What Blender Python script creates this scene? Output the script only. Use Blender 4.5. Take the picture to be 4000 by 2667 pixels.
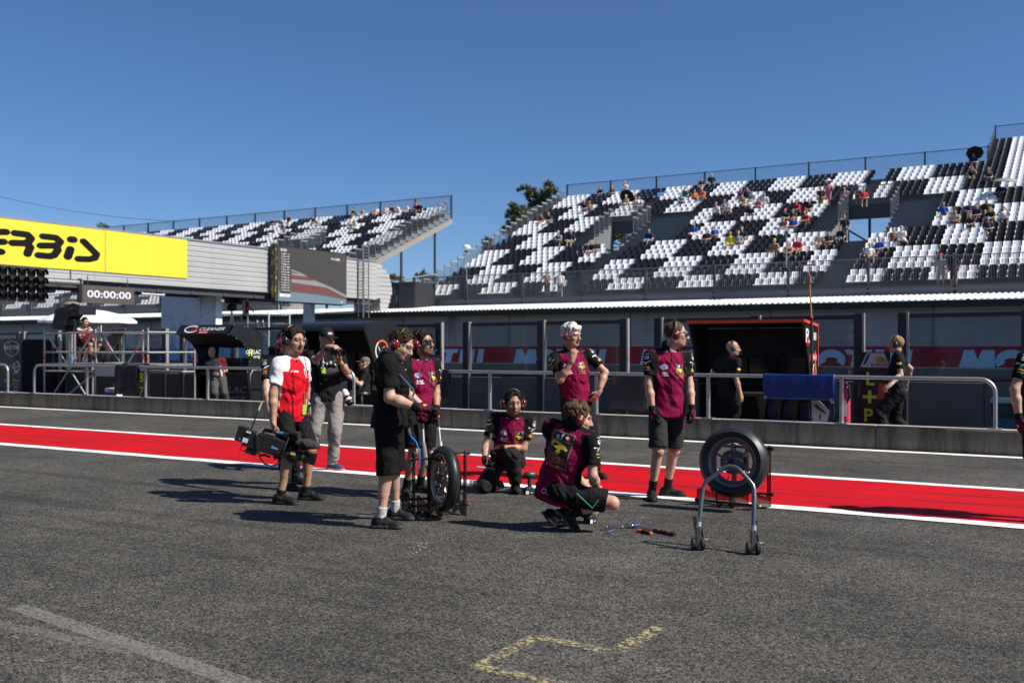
import bpy, bmesh, math, random
import numpy as np
from mathutils import Vector, Matrix
from mathutils.bvhtree import BVHTree
random.seed(7); np.random.seed(7)
for o in list(bpy.data.objects): bpy.data.objects.remove(o)
S = bpy.context.scene; C = S.collection
PI = math.pi
# ------------------------------------------------------------------ camera, sky, sun, exposure
TH = math.radians(30.17); FPX = 3889.0; HOR = 1353.6; CAMZ = 1.55
cR = np.array([math.cos(TH), math.sin(TH), 0.0]); cF = np.array([-math.sin(TH), math.cos(TH), 0.0])
cam = bpy.data.objects.new('camera', bpy.data.cameras.new('camera')); C.objects.link(cam)
cam.location = (0, 0, CAMZ); cam.rotation_euler = (PI/2, 0, TH)
cam.data.lens = 35.0; cam.data.sensor_width = 36.0
cam.data.shift_y = (HOR-1333.5)/4000.0
cam.data.clip_start = 0.1; cam.data.clip_end = 2500
cam.data.dof.use_dof = True; cam.data.dof.focus_distance = 9.3; cam.data.dof.aperture_fstop = 2.8
S.camera = cam
SUN_EL = math.radians(45); SUN_AZ = math.radians(82.0)          # azimuth from +Y towards +X
W = bpy.data.worlds.new('World'); S.world = W; W.use_nodes = True
nt = W.node_tree; bg = nt.nodes['Background']
sky = nt.nodes.new('ShaderNodeTexSky'); sky.sky_type = 'NISHITA'; sky.sun_disc = False
sky.sun_elevation = SUN_EL; sky.sun_rotation = SUN_AZ
sky.altitude = 0; sky.air_density = 0.8; sky.dust_density = 0.3; sky.ozone_density = 10.0
nt.links.new(sky.outputs[0], bg.inputs[0]); bg.inputs[1].default_value = 0.08
sl = bpy.data.lights.new('sun', 'SUN'); sl.energy = 5.0; sl.angle = math.radians(0.53); sl.color = (1.0, 0.93, 0.83)
so = bpy.data.objects.new('sun', sl); C.objects.link(so); so.location = (0, 0, 60)
sd = Vector((math.sin(SUN_AZ)*math.cos(SUN_EL), math.cos(SUN_AZ)*math.cos(SUN_EL), math.sin(SUN_EL)))
so.rotation_euler = sd.to_track_quat('Z', 'Y').to_euler()
S.view_settings.view_transform = 'Standard'; S.view_settings.look = 'None'
S.view_settings.gamma = 1.0; S.view_settings.use_curve_mapping = False
S.view_settings.exposure = 0.42
S.render.engine = 'CYCLES'; S.cycles.max_bounces = 6; S.cycles.transparent_max_bounces = 24
# ------------------------------------------------------------------ places: a photograph measurement turned into a point of the world
def Wd(px, py, d):
    p = d*(cF + (px-2000)/FPX*cR); p[2] = CAMZ + d*(HOR-py)/FPX; return p
def G(px, py): return Wd(px, py, CAMZ*FPX/(py-HOR))
def PYd(px, Y): return Y/(math.cos(TH)+(px-2000)/FPX*math.sin(TH))
def PY(px, py, Y): return Wd(px, py, PYd(px, Y))
def PX(px, py, X): return Wd(px, py, X/(-math.sin(TH)+(px-2000)/FPX*math.cos(TH)))
def XY(px, Y): return float(PY(px, HOR, Y)[0])
def ZY(px, py, Y): return float(PY(px, py, Y)[2])
# ------------------------------------------------------------------ materials
MATS = {}
def nodes(m):
    m.use_nodes = True; n = m.node_tree.nodes; return n, m.node_tree.links, n['Principled BSDF']
def mat(name, col, rough=0.6, metal=0.0, var=0.12, vscale=6.0, bump=0.0, bscale=60.0, emit=0.0, coat=0.0, streak=None, spec=None):
    if name in MATS: return MATS[name]
    m = bpy.data.materials.new(name); n, l, b = nodes(m)
    tc = n.new('ShaderNodeTexCoord'); col = tuple(col)
    b.inputs['Roughness'].default_value = rough; b.inputs['Metallic'].default_value = metal
    if coat: b.inputs['Coat Weight'].default_value = coat; b.inputs['Coat Roughness'].default_value = 0.08
    if spec is not None: b.inputs['Specular IOR Level'].default_value = spec
    nz = n.new('ShaderNodeTexNoise'); nz.inputs['Scale'].default_value = vscale; nz.inputs['Detail'].default_value = 5
    l.new(tc.outputs['Object'], nz.inputs['Vector'])
    mx = n.new('ShaderNodeMix'); mx.data_type = 'RGBA'
    mx.inputs[6].default_value = tuple(c*(1-var) for c in col)+(1,); mx.inputs[7].default_value = tuple(min(1, c*(1+var)) for c in col)+(1,)
    l.new(nz.outputs[0], mx.inputs[0]); out = mx.outputs[2]
    if streak:
        mp = n.new('ShaderNodeMapping'); mp.inputs['Scale'].default_value = streak[0]
        l.new(tc.outputs['Object'], mp.inputs[0])
        n2 = n.new('ShaderNodeTexNoise'); n2.inputs['Scale'].default_value = 1.0; n2.inputs['Detail'].default_value = 6; n2.inputs['Roughness'].default_value = 0.65
        l.new(mp.outputs[0], n2.inputs['Vector'])
        rp = n.new('ShaderNodeValToRGB'); rp.color_ramp.elements[0].position = streak[2]; rp.color_ramp.elements[1].position = streak[3]
        l.new(n2.outputs[0], rp.inputs[0])
        m2 = n.new('ShaderNodeMix'); m2.data_type = 'RGBA'; m2.inputs[7].default_value = tuple(streak[1])+(1,)
        l.new(rp.outputs[0], m2.inputs[0]); l.new(out, m2.inputs[6]); out = m2.outputs[2]
    l.new(out, b.inputs['Base Color'])
    rr = n.new('ShaderNodeMapRange'); rr.inputs[3].default_value = max(0.03, rough-0.1); rr.inputs[4].default_value = min(1, rough+0.1)
    l.new(nz.outputs[0], rr.inputs[0]); l.new(rr.outputs[0], b.inputs['Roughness'])
    if bump:
        n3 = n.new('ShaderNodeTexNoise'); n3.inputs['Scale'].default_value = bscale; n3.inputs['Detail'].default_value = 4
        l.new(tc.outputs['Object'], n3.inputs['Vector'])
        bp = n.new('ShaderNodeBump'); bp.inputs['Strength'].default_value = bump; bp.inputs['Distance'].default_value = 0.01
        l.new(n3.outputs[0], bp.inputs['Height']); l.new(bp.outputs[0], b.inputs['Normal'])
    if emit:
        b.inputs['Emission Color'].default_value = col+(1,); b.inputs['Emission Strength'].default_value = emit
    MATS[name] = m; return m
def attr_mat(name, rough, kind):
    m = bpy.data.materials.new(name); n, l, b = nodes(m)
    a = n.new('ShaderNodeVertexColor'); a.layer_name = 'Col'
    tc = n.new('ShaderNodeTexCoord'); nz = n.new('ShaderNodeTexNoise')
    nz.inputs['Scale'].default_value = 45 if kind == 'skin' else 25; nz.inputs['Detail'].default_value = 5
    l.new(tc.outputs['Object'], nz.inputs['Vector'])
    mr = n.new('ShaderNodeMapRange'); mr.inputs[3].default_value = 0.82; mr.inputs[4].default_value = 1.18
    l.new(nz.outputs[0], mr.inputs[0])
    hs = n.new('ShaderNodeHueSaturation'); l.new(a.outputs[0], hs.inputs['Color']); l.new(mr.outputs[0], hs.inputs['Value'])
    l.new(hs.outputs[0], b.inputs['Base Color'])
    b.inputs['Roughness'].default_value = rough
    bp = n.new('ShaderNodeBump')
    if kind == 'skin':
        b.inputs['Subsurface Weight'].default_value = 0.08; b.inputs['Subsurface Radius'].default_value = (0.012, 0.005, 0.003); b.inputs['Subsurface Scale'].default_value = 1.0
        n2 = n.new('ShaderNodeTexNoise'); n2.inputs['Scale'].default_value = 220; bp.inputs['Strength'].default_value = 0.15; bp.inputs['Distance'].default_value = 0.004
    else:
        b.inputs['Specular IOR Level'].default_value = 0.15
        n2 = n.new('ShaderNodeTexNoise'); n2.inputs['Scale'].default_value = 9; n2.inputs['Detail'].default_value = 7; n2.inputs['Distortion'].default_value = 0.8
        bp.inputs['Strength'].default_value = 0.6; bp.inputs['Distance'].default_value = 0.05
        if kind == 'hair':
            n2.inputs['Scale'].default_value = 90; bp.inputs['Strength'].default_value = 0.9; bp.inputs['Distance'].default_value = 0.01
    l.new(tc.outputs['Object'], n2.inputs['Vector']); l.new(n2.outputs[0], bp.inputs['Height']); l.new(bp.outputs[0], b.inputs['Normal'])
    MATS[name] = m; return m
M_SKIN = attr_mat('skin', 0.5, 'skin'); M_CLOTH = attr_mat('fabric', 0.85, 'cloth'); M_HAIR = attr_mat('hair', 0.6, 'hair'); M_SHOE = attr_mat('shoe', 0.6, 'shoe')
def glass_mat(name, tint, ior=1.5, rough=0.02, dirt=0.06):
    m = bpy.data.materials.new(name); n, l, b = nodes(m); n.remove(b); o = n['Material Output']
    t = n.new('ShaderNodeBsdfTransparent'); t.inputs[0].default_value = tuple(tint)+(1,)
    g = n.new('ShaderNodeBsdfGlossy'); g.inputs['Roughness'].default_value = rough
    d = n.new('ShaderNodeBsdfDiffuse'); d.inputs[0].default_value = (0.4, 0.42, 0.42, 1)
    f = n.new('ShaderNodeFresnel'); ge = n.new('ShaderNodeNewGeometry'); mi = n.new('ShaderNodeMapRange')
    mi.inputs[3].default_value = ior; mi.inputs[4].default_value = 1/ior; l.new(ge.outputs['Backfacing'], mi.inputs[0]); l.new(mi.outputs[0], f.inputs[0])
    mx = n.new('ShaderNodeMixShader'); l.new(f.outputs[0], mx.inputs[0]); l.new(t.outputs[0], mx.inputs[1]); l.new(g.outputs[0], mx.inputs[2])
    tc = n.new('ShaderNodeTexCoord'); nz = n.new('ShaderNodeTexNoise'); nz.inputs['Scale'].default_value = 3.0; nz.inputs['Detail'].default_value = 6
    l.new(tc.outputs['Object'], nz.inputs['Vector'])
    mr = n.new('ShaderNodeMapRange'); mr.inputs[1].default_value = 0.45; mr.inputs[2].default_value = 0.8; mr.inputs[3].default_value = 0.02; mr.inputs[4].default_value = dirt*2.5
    l.new(nz.outputs[0], mr.inputs[0])
    m2 = n.new('ShaderNodeMixShader'); l.new(mr.outputs[0], m2.inputs[0]); l.new(mx.outputs[0], m2.inputs[1]); l.new(d.outputs[0], m2.inputs[2])
    l.new(m2.outputs[0], o.inputs[0]); MATS[name] = m; return m
def worn_mat(name, col, lo, hi, scale, rough=0.8):
    """paint that has worn through to whatever lies below it"""
    m = bpy.data.materials.new(name); n, l, b = nodes(m); o = n['Material Output']
    b.inputs['Base Color'].default_value = tuple(col)+(1,); b.inputs['Roughness'].default_value = rough
    tc = n.new('ShaderNodeTexCoord'); nz = n.new('ShaderNodeTexNoise'); nz.inputs['Scale'].default_value = scale; nz.inputs['Detail'].default_value = 8; nz.inputs['Roughness'].default_value = 0.75
    l.new(tc.outputs['Object'], nz.inputs['Vector'])
    rp = n.new('ShaderNodeMapRange'); rp.inputs[1].default_value = lo; rp.inputs[2].default_value = hi; l.new(nz.outputs[0], rp.inputs[0])
    t = n.new('ShaderNodeBsdfTransparent'); mx = n.new('ShaderNodeMixShader')
    l.new(rp.outputs[0], mx.inputs[0]); l.new(t.outputs[0], mx.inputs[1]); l.new(b.outputs[0], mx.inputs[2]); l.new(mx.outputs[0], o.inputs[0])
    MATS[name] = m; return m
# ------------------------------------------------------------------ mesh builder
def vec(a): return np.asarray(a, float)
def unit(a): a = vec(a); return a/max(1e-9, np.linalg.norm(a))
class MB:
    def __init__(s): s.v = []; s.f = []; s.m = []
    def add(s, vs, fs, m=0):
        o = len(s.v); s.v += [tuple(map(float, p)) for p in vs]; s.f += [tuple(o+i for i in f) for f in fs]; s.m += [m]*len(fs); return s
    def box(s, lo, hi, m=0):
        x0, y0, z0 = lo; x1, y1, z1 = hi
        return s.add([(x0,y0,z0),(x1,y0,z0),(x1,y1,z0),(x0,y1,z0),(x0,y0,z1),(x1,y0,z1),(x1,y1,z1),(x0,y1,z1)],
                     [(0,3,2,1),(4,5,6,7),(0,1,5,4),(1,2,6,5),(2,3,7,6),(3,0,4,7)], m)
    def obox(s, c, ax, ay, az, m=0):
        c, ax, ay, az = map(vec, (c, ax, ay, az)); vs = [c+i*ax+j*ay+k*az for k in (-1,1) for j in (-1,1) for i in (-1,1)]
        return s.add(vs, [(0,2,3,1),(4,5,7,6),(0,1,5,4),(1,3,7,5),(3,2,6,7),(2,0,4,6)], m)
    def tube(s, pts, r, seg=8, m=0, cap=True, r2=None, flat=1.0):
        pts = [vec(p) for p in pts]; n = len(pts); rs = [r]*n if r2 is None else [r+(r2-r)*i/(n-1) for i in range(n)]
        if isinstance(r, (list, tuple)): rs = list(r)
        vs = []; a = None
        for i, p in enumerate(pts):
            t = unit(pts[min(i+1, n-1)]-pts[max(i-1, 0)])
            if a is None: a = np.cross(t, (0, 0, 1)); a = np.cross(t, (1, 0, 0)) if np.linalg.norm(a) < 0.05 else a
            a = unit(a-t*np.dot(a, t)); b = np.cross(t, a)
            vs += [p+rs[i]*(math.cos(2*PI*k/seg)*a+math.sin(2*PI*k/seg)*b*flat) for k in range(seg)]
        fs = [(i*seg+k, i*seg+(k+1) % seg, (i+1)*seg+(k+1) % seg, (i+1)*seg+k) for i in range(n-1) for k in range(seg)]
        if cap: fs += [tuple(range(seg))[::-1], tuple((n-1)*seg+k for k in range(seg))]
        return s.add(vs, fs, m)
    def lathe(s, c, axis, prof, seg=24, m=0, a0=None, closed=False):
        c = vec(c); t = unit(axis); a = np.cross(t, (0, 0, 1)) if a0 is None else vec(a0)
        if np.linalg.norm(a) < 0.05: a = np.cross(t, (1, 0, 0))
        a = unit(a-t*np.dot(a, t)); b = np.cross(t, a); vs = []
        for (r, h) in prof: vs += [c+t*h+r*(math.cos(2*PI*k/seg)*a+math.sin(2*PI*k/seg)*b) for k in range(seg)]
        n = len(prof); fs = [(i*seg+k, i*seg+(k+1) % seg, ((i+1) % n)*seg+(k+1) % seg, ((i+1) % n)*seg+k) for i in range(n if closed else n-1) for k in range(seg)]
        if not closed:
            if prof[0][0] > 1e-4: fs.append(tuple(range(seg))[::-1])
            if prof[-1][0] > 1e-4: fs.append(tuple((n-1)*seg+k for k in range(seg)))
        return s.add(vs, fs, m)
    def prism(s, poly, o, ax, ay, az, m=0):
        """outline in the plane (ax, ay) at o, pushed along az"""
        o, ax, ay, az = map(vec, (o, ax, ay, az)); n = len(poly)
        vs = [o+x*ax+y*ay for x, y in poly]+[o+x*ax+y*ay+az for x, y in poly]
        return s.add(vs, [tuple(range(n))[::-1], tuple(range(n, 2*n))]+[(i, (i+1) % n, n+(i+1) % n, n+i) for i in range(n)], m)
    def ball(s, c, r, m=0, seg=12, ring=8, R=None):
        c = vec(c); r = vec(r)*np.ones(3); vs = []
        for i in range(ring+1):
            th = PI*i/ring
            for k in range(seg):
                p = r*np.array([math.sin(th)*math.cos(2*PI*k/seg), math.sin(th)*math.sin(2*PI*k/seg), math.cos(th)])
                vs.append(c+(p if R is None else R@p))
        return s.add(vs, [(i*seg+k, (i+1)*seg+k, (i+1)*seg+(k+1) % seg, i*seg+(k+1) % seg) for i in range(ring) for k in range(seg)], m)
    def quad(s, a, b, c, d, m=0): return s.add([a, b, c, d], [(0, 1, 2, 3)], m)
    def mesh(s, name, mats, smooth=False, fix=True):
        me = bpy.data.meshes.new(name); me.from_pydata(s.v, [], s.f)
        for mm in (mats if isinstance(mats, (list, tuple)) else [mats]): me.materials.append(mm)
        me.polygons.foreach_set('material_index', s.m)
        if fix and len(s.f) < 60000:
            b = bmesh.new(); b.from_mesh(me); bmesh.ops.recalc_face_normals(b, faces=b.faces); b.to_mesh(me); b.free()
        if smooth: smooth_me(me)
        me.update(); return me
    def build(s, name, mats, parent=None, smooth=False, loc=None, bevel=0.0):
        return link(name, s.mesh(name, mats, smooth), parent, loc, bevel)
def smooth_me(me, ang=40):
    me.polygons.foreach_set('use_smooth', [True]*len(me.polygons))
    try: me.set_sharp_from_angle(angle=math.radians(ang))
    except Exception: pass
def link(name, me, parent=None, loc=None, bevel=0.0):
    o = bpy.data.objects.new(name, me); C.objects.link(o)
    if parent is not None: o.parent = parent
    if loc is not None: o.location = loc
    if bevel:
        b = o.modifiers.new('bevel', 'BEVEL'); b.width = bevel; b.segments = 2; b.limit_method = 'ANGLE'
    return o
def tag(o, label=None, cat=None, group=None, kind=None):
    if label: o['label'] = label
    if cat: o['category'] = cat
    if group: o['group'] = group
    if kind: o['kind'] = kind
    return o
def thing(name, label, cat, loc=(0, 0, 0), rz=0.0, group=None):
    o = bpy.data.objects.new(name, None); C.objects.link(o); o.location = tuple(map(float, loc)); o.rotation_euler = (0, 0, rz); o.empty_display_size = 0.2
    return tag(o, label, cat, group)
def struct(o): return tag(o, kind='structure')
def copy_tree(o, parent=None):
    c = o.copy(); C.objects.link(c)
    if parent is not None: c.parent = parent
    for ch in list(o.children): copy_tree(ch, c)
    return c
_txt = {}
def text_mesh(txt, bold=0.0, shear=0.0, space=1.0):
    """flat lettering as arrays: verts (n,2), faces; cap height about 0.7"""
    k = (txt, bold, shear, space)
    if k in _txt: return _txt[k]
    cu = bpy.data.curves.new('t', 'FONT'); cu.body = txt; cu.offset = bold; cu.shear = shear; cu.space_character = space; cu.resolution_u = 3
    cu.align_x = 'CENTER'; cu.align_y = 'CENTER'
    ob = bpy.data.objects.new('t', cu); C.objects.link(ob)
    dg = bpy.context.evaluated_depsgraph_get(); me = bpy.data.meshes.new_from_object(ob.evaluated_get(dg))
    v = np.array([p.co[:2] for p in me.vertices]) if len(me.vertices) else np.zeros((0, 2)); f = [tuple(p.vertices) for p in me.polygons]
    bpy.data.objects.remove(ob); bpy.data.curves.remove(cu); bpy.data.meshes.remove(me)
    if len(v): v = v-(v.min(0)+v.max(0))/2
    _txt[k] = (v, f); return v, f
def lettering(mb, txt, c, ax, ay, h=None, w=None, m=0, bold=0.008, shear=0.0, space=1.0):
    """lay text into a MeshBuilder, centred at c; ax, ay unit vectors; h = letter height, w = total width"""
    v, f = text_mesh(txt, bold, shear, space)
    if not len(v): return mb
    ext = v.max(0)-v.min(0); sy = h/ext[1] if h else w/ext[0]; sx = w/ext[0] if w else sy
    c, ax, ay = vec(c), vec(ax), vec(ay)
    return mb.add([c+p[0]*sx*ax+p[1]*sy*ay for p in v], f, m)
def ellipse(c, ax, ay, rx, ry, n=24): return [vec(c)+rx*math.cos(2*PI*k/n)*vec(ax)+ry*math.sin(2*PI*k/n)*vec(ay) for k in range(n)]
def disc(mb, c, ax, ay, rx, ry, m=0, n=24): return mb.add(ellipse(c, ax, ay, rx, ry, n), [tuple(range(n))], m)
def ring(mb, c, ax, ay, rx, ry, t, m=0, n=32, a0=0, a1=2*PI):
    c, ax, ay = vec(c), vec(ax), vec(ay); vs = []
    for k in range(n+1):
        a = a0+(a1-a0)*k/n; u = math.cos(a)*ax*rx+math.sin(a)*ay*ry; w = math.cos(a)*ax*(rx-t)+math.sin(a)*ay*(ry-t); vs += [c+u, c+w]
    return mb.add(vs, [(2*k, 2*k+2, 2*k+3, 2*k+1) for k in range(n)], m)
def stroke2d(pts, w, n=8):
    """a rounded stroke of width w along 2-D points, as convex pieces [(poly), ...]"""
    out = []
    for (a, b) in zip(pts[:-1], pts[1:]):
        a, b = np.array(a, float), np.array(b, float); t = (b-a)/max(1e-9, np.linalg.norm(b-a)); ang = math.atan2(t[1], t[0])
        out.append([tuple(b+w/2*np.array([math.cos(ang-PI/2+PI*k/n), math.sin(ang-PI/2+PI*k/n)])) for k in range(n+1)]+
                   [tuple(a+w/2*np.array([math.cos(ang+PI/2+PI*k/n), math.sin(ang+PI/2+PI*k/n)])) for k in range(n+1)])
    return out
# plain colours used all over
BLK = mat('black_paint', (0.012, 0.012, 0.014), 0.45); BLKM = mat('black_rubber', (0.018, 0.018, 0.019), 0.75, var=0.25)
WHT = mat('white_print', (0.75, 0.75, 0.75), 0.6); STEEL = mat('galvanised_steel', (0.42, 0.43, 0.44), 0.42, 0.75, var=0.25, vscale=14, bump=0.1, bscale=30)
DKSTEEL = mat('dark_grey_steel', (0.07, 0.075, 0.085), 0.5, 0.3, var=0.2); GREYSTEEL = mat('grey_painted_steel', (0.16, 0.17, 0.185), 0.5, 0.2, var=0.2)
CHROME = mat('chrome', (0.7, 0.7, 0.72), 0.12, 1.0, var=0.05); YEL = mat('yellow_print', (0.75, 0.55, 0.02), 0.6); REDP = mat('red_print', (0.6, 0.02, 0.03), 0.5)
LIME = mat('lime_print', (0.55, 0.75, 0.03), 0.5); ORG = mat('orange_print', (0.75, 0.16, 0.02), 0.5); BLUEP = mat('blue_print', (0.02, 0.09, 0.42), 0.5)
MAROONP = mat('maroon_print', (0.22, 0.008, 0.035), 0.5)
# ================================================================== THE SETTING
XMIN, XMAX = -170.0, 70.0
# --- asphalt
def asphalt(name, base, patch=(0.55, 1.35)):
    m = bpy.data.materials.new(name); n, l, b = nodes(m); tc = n.new('ShaderNodeTexCoord')
    def noise(sc, det=4, ro=0.6, mp=None):
        z = n.new('ShaderNodeTexNoise'); z.inputs['Scale'].default_value = sc; z.inputs['Detail'].default_value = det; z.inputs['Roughness'].default_value = ro
        if mp:
            q = n.new('ShaderNodeMapping'); q.inputs['Scale'].default_value = mp; q.inputs['Rotation'].default_value = (0, 0, -0.05); l.new(tc.outputs['Object'], q.inputs[0]); l.new(q.outputs[0], z.inputs['Vector'])
        else: l.new(tc.outputs['Object'], z.inputs['Vector'])
        return z
    def rng(z, a, b_, c, d):
        q = n.new('ShaderNodeMapRange'); q.inputs[1].default_value = a; q.inputs[2].default_value = b_; q.inputs[3].default_value = c; q.inputs[4].default_value = d; l.new(z, q.inputs[0]); return q.outputs[0]
    def mul(a, b_):
        q = n.new('ShaderNodeMath'); q.operation = 'MULTIPLY'; l.new(a, q.inputs[0]); l.new(b_, q.inputs[1]); return q.outputs[0]
    vo = n.new('ShaderNodeTexVoronoi'); vo.inputs['Scale'].default_value = 85; vo.inputs['Randomness'].default_value = 1; l.new(tc.outputs['Object'], vo.inputs['Vector'])
    sep = n.new('ShaderNodeSeparateColor'); l.new(vo.outputs['Color'], sep.inputs[0])
    stone = rng(sep.outputs[0], 0.0, 1.0, 0.12, 2.1)                    # each chip of stone its own grey
    edge = rng(vo.outputs['Distance'], 0.0, 0.65, 1.25, 0.4)            # tar between the chips
    big = rng(noise(0.55, 6, 0.65).outputs[0], 0.3, 0.7, *patch)
    mid = rng(noise(5.0, 5, 0.7).outputs[0], 0.3, 0.7, 0.75, 1.25)
    tyre = rng(noise(1.0, 5, 0.6, (0.16, 3.1, 1)).outputs[0], 0.33, 0.47, 0.62, 1.0)   # rubber laid along the lane
    stain = rng(noise(0.9, 7, 0.62, (1.0, 1.6, 1)).outputs[0], 0.56, 0.72, 1.0, 0.6)
    f = mul(mul(mul(mul(stone, edge), mul(big, mid)), tyre), stain)
    bright = rng(sep.outputs[1], 0.965, 0.99, 0.0, 0.22)                # a few pale chips
    cmb = n.new('ShaderNodeMix'); cmb.data_type = 'RGBA'; cmb.blend_type = 'MULTIPLY'; cmb.inputs[0].default_value = 1; cmb.inputs[6].default_value = tuple(base)+(1,); l.new(f, cmb.inputs[7])
    ad = n.new('ShaderNodeMix'); ad.data_type = 'RGBA'; l.new(bright, ad.inputs[0]); l.new(cmb.outputs[2], ad.inputs[6]); ad.inputs[7].default_value = (0.5, 0.45, 0.38, 1)
    l.new(ad.outputs[2], b.inputs['Base Color']); b.inputs['Roughness'].default_value = 0.85; b.inputs['Specular IOR Level'].default_value = 0.3
    bp = n.new('ShaderNodeBump'); bp.inputs['Strength'].default_value = 0.7; bp.inputs['Distance'].default_value = 0.006
    l.new(edge, bp.inputs['Height']); l.new(bp.outputs[0], b.inputs['Normal']); MATS[name] = m; return m
M_ASPH = asphalt('asphalt', (0.102, 0.097, 0.085)); M_TRACK = asphalt('track_asphalt', (0.075, 0.074, 0.072))
def sheet(name, x0, x1, y0, y1, z, m):
    return struct(MB().quad((x0, y0, z), (x1, y0, z), (x1, y1, z), (x0, y1, z)).build(name, m))
sheet('terrain', -900, 700, -400, 1300, -0.03, mat('grass_ground', (0.06, 0.09, 0.025), 0.9, var=0.4, vscale=0.3))
sheet('ground', XMIN, XMAX, -40, 47.2, 0.0, M_ASPH)
M_RED = mat('red_paint', (0.50, 0.004, 0.009), 0.7, spec=0.12, var=0.26, vscale=0.9, streak=((0.35, 7, 1), (0.14, 0.012, 0.014), 0.50, 0.72), bump=0.2, bscale=90)
M_LINE = worn_mat('white_line_paint', (0.78, 0.78, 0.76), 0.24, 0.34, 14)
sheet('red_pit_strip', XMIN, XMAX, 9.712, 11.94, 0.004, M_RED)
def wavy(name, y0, y1, z, m, step=0.35, amp=0.008):
    mb = MB(); n = int((XMAX-XMIN)/step); vs = []
    for i in range(n+1):
        x = XMIN+i*step; a = amp*(math.sin(x*2.3)+math.sin(x*5.9+1)+random.uniform(-1, 1)); b_ = amp*(math.sin(x*3.1+2)+random.uniform(-1, 1))
        vs += [(x, y0+a, z), (x, y1+b_, z)]
    mb.add(vs, [(2*i, 2*i+2, 2*i+3, 2*i+1) for i in range(n)]); return struct(mb.build(name, m))
wavy('pit_lane_line', 9.49, 9.715, 0.008, M_LINE); wavy('pit_lane_line', 11.93, 12.12, 0.008, M_LINE); wavy('pit_lane_line', 15.42, 15.64, 0.008, M_LINE)
# faded markings near the camera
def ground_strip(name, pts, w, m, z=0.005):
    mb = MB(); P = [G(*p) for p in pts]
    for a, b_ in zip(P[:-1], P[1:]):
        t = unit(b_-a); nrm = np.array([-t[1], t[0], 0])*w/2; a = a-t*w*0.2; b_ = b_+t*w*0.2
        mb.quad(a-nrm+(0, 0, z), b_-nrm+(0, 0, z), b_+nrm+(0, 0, z), a+nrm+(0, 0, z)); z += 0.0005
    return struct(mb.build(name, m))
ground_strip('faded_white_line', [(70, 2372), (1010, 2690)], 0.12, worn_mat('faded_white', (0.40, 0.385, 0.34), 0.38, 0.92, 45))
ground_strip('faded_white_line', [(-60, 2428), (520, 2545)], 0.10, worn_mat('faded_white_thin', (0.36, 0.35, 0.32), 0.42, 1.0, 45))
ground_strip('faded_white_line', [(1180, 2345), (1420, 2290), (1600, 2270), (1960, 2300)], 0.035, worn_mat('faint_white', (0.25, 0.25, 0.24), 0.46, 1.3, 50))
ground_strip('yellow_ground_mark', [(2263, 2690), (1865, 2605), (2090, 2490), (2250, 2520), (2360, 2545)], 0.085, worn_mat('worn_yellow', (0.46, 0.39, 0.20), 0.485, 0.60, 34))
ground_strip('yellow_ground_mark', [(2420, 2540), (2570, 2455)], 0.10, MATS['worn_yellow'])
ground_strip('red_chalk_mark', [(1800, 1956), (1850, 1952), (1905, 1957)], 0.02, worn_mat('red_chalk', (0.7, 0.08, 0.04), 0.3, 0.5, 40))
ground_strip('red_chalk_mark', [(1815, 1968), (1840, 1969)], 0.02, MATS['red_chalk'])
ground_strip('yellow_chalk_mark', [(1215, 1894), (1290, 1897)], 0.02, worn_mat('yellow_chalk', (0.35, 0.3, 0.05), 0.42, 0.6, 40))
# --- low concrete wall of the pit lane: poured blocks with recessed joints
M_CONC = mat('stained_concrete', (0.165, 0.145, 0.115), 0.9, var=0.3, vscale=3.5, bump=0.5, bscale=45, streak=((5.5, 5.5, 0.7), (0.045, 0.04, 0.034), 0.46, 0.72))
M_CAP = mat('pale_concrete_top', (0.44, 0.38, 0.32), 0.85, var=0.2, vscale=8, bump=0.4)  # paler concrete for the top face of the blocks
wall = thing('pit_wall', 'long low stained concrete wall running behind the red pit strip', 'wall')
xs = -64.0
while xs < 12:
    L = 2.55; mb = MB(); z1 = 0.355+random.uniform(-0.003, 0.003); y0 = 15.70+random.uniform(0, 0.006)
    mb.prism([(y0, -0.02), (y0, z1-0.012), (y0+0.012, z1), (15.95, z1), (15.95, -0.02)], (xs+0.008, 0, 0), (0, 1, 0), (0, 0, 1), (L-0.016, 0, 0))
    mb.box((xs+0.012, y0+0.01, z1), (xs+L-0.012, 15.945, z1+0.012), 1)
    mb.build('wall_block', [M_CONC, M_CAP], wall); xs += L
MB().box((-64, 15.72, -0.02), (12, 15.94, 0.33)).build('wall_core', M_CONC, wall)
# --- tubular hand rails on the wall
def rail(label, posts, left_curve, right_curve, y=15.82, zt=1.08):
    t = thing('hand_rail', label, 'railing', (posts[0], y, 0.36), 0, 'tubular rails on the pit wall'); o = vec((posts[0], y, 0.36)); r = 0.2
    pts = []
    if left_curve: pts += [(posts[0], y, 0.37), (posts[0], y, zt-r)]+[(posts[0]+r-r*math.cos(a), y, zt-r+r*math.sin(a)) for a in np.linspace(0.2, PI/2, 7)]
    else: pts += [(posts[0]-0.02, y, zt)]
    if right_curve: pts += [(posts[-1]-r+r*math.sin(a), y, zt-r+r*math.cos(a)) for a in np.linspace(0, PI/2-0.2, 7)]+[(posts[-1], y, zt-r), (posts[-1], y, 0.37)]
    else: pts += [(posts[-1]+0.02, y, zt)]
    MB().tube([vec(p)-o for p in pts], 0.03, 12).build('rail_tube', STEEL, t, True)
    for i, x in enumerate(posts):
        if not ((i == 0 and left_curve) or (i == len(posts)-1 and right_curve)):
            MB().tube([vec((x, y, 0.37))-o, vec((x, y, zt-0.02))-o], 0.034, 12).build('post', STEEL, t, True)
        MB().box(tuple(vec((x-0.09, y-0.07, 0.368))-o), tuple(vec((x+0.09, y+0.07, 0.38))-o)).build('base_plate', STEEL, t)
Yr = 15.82
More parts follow.
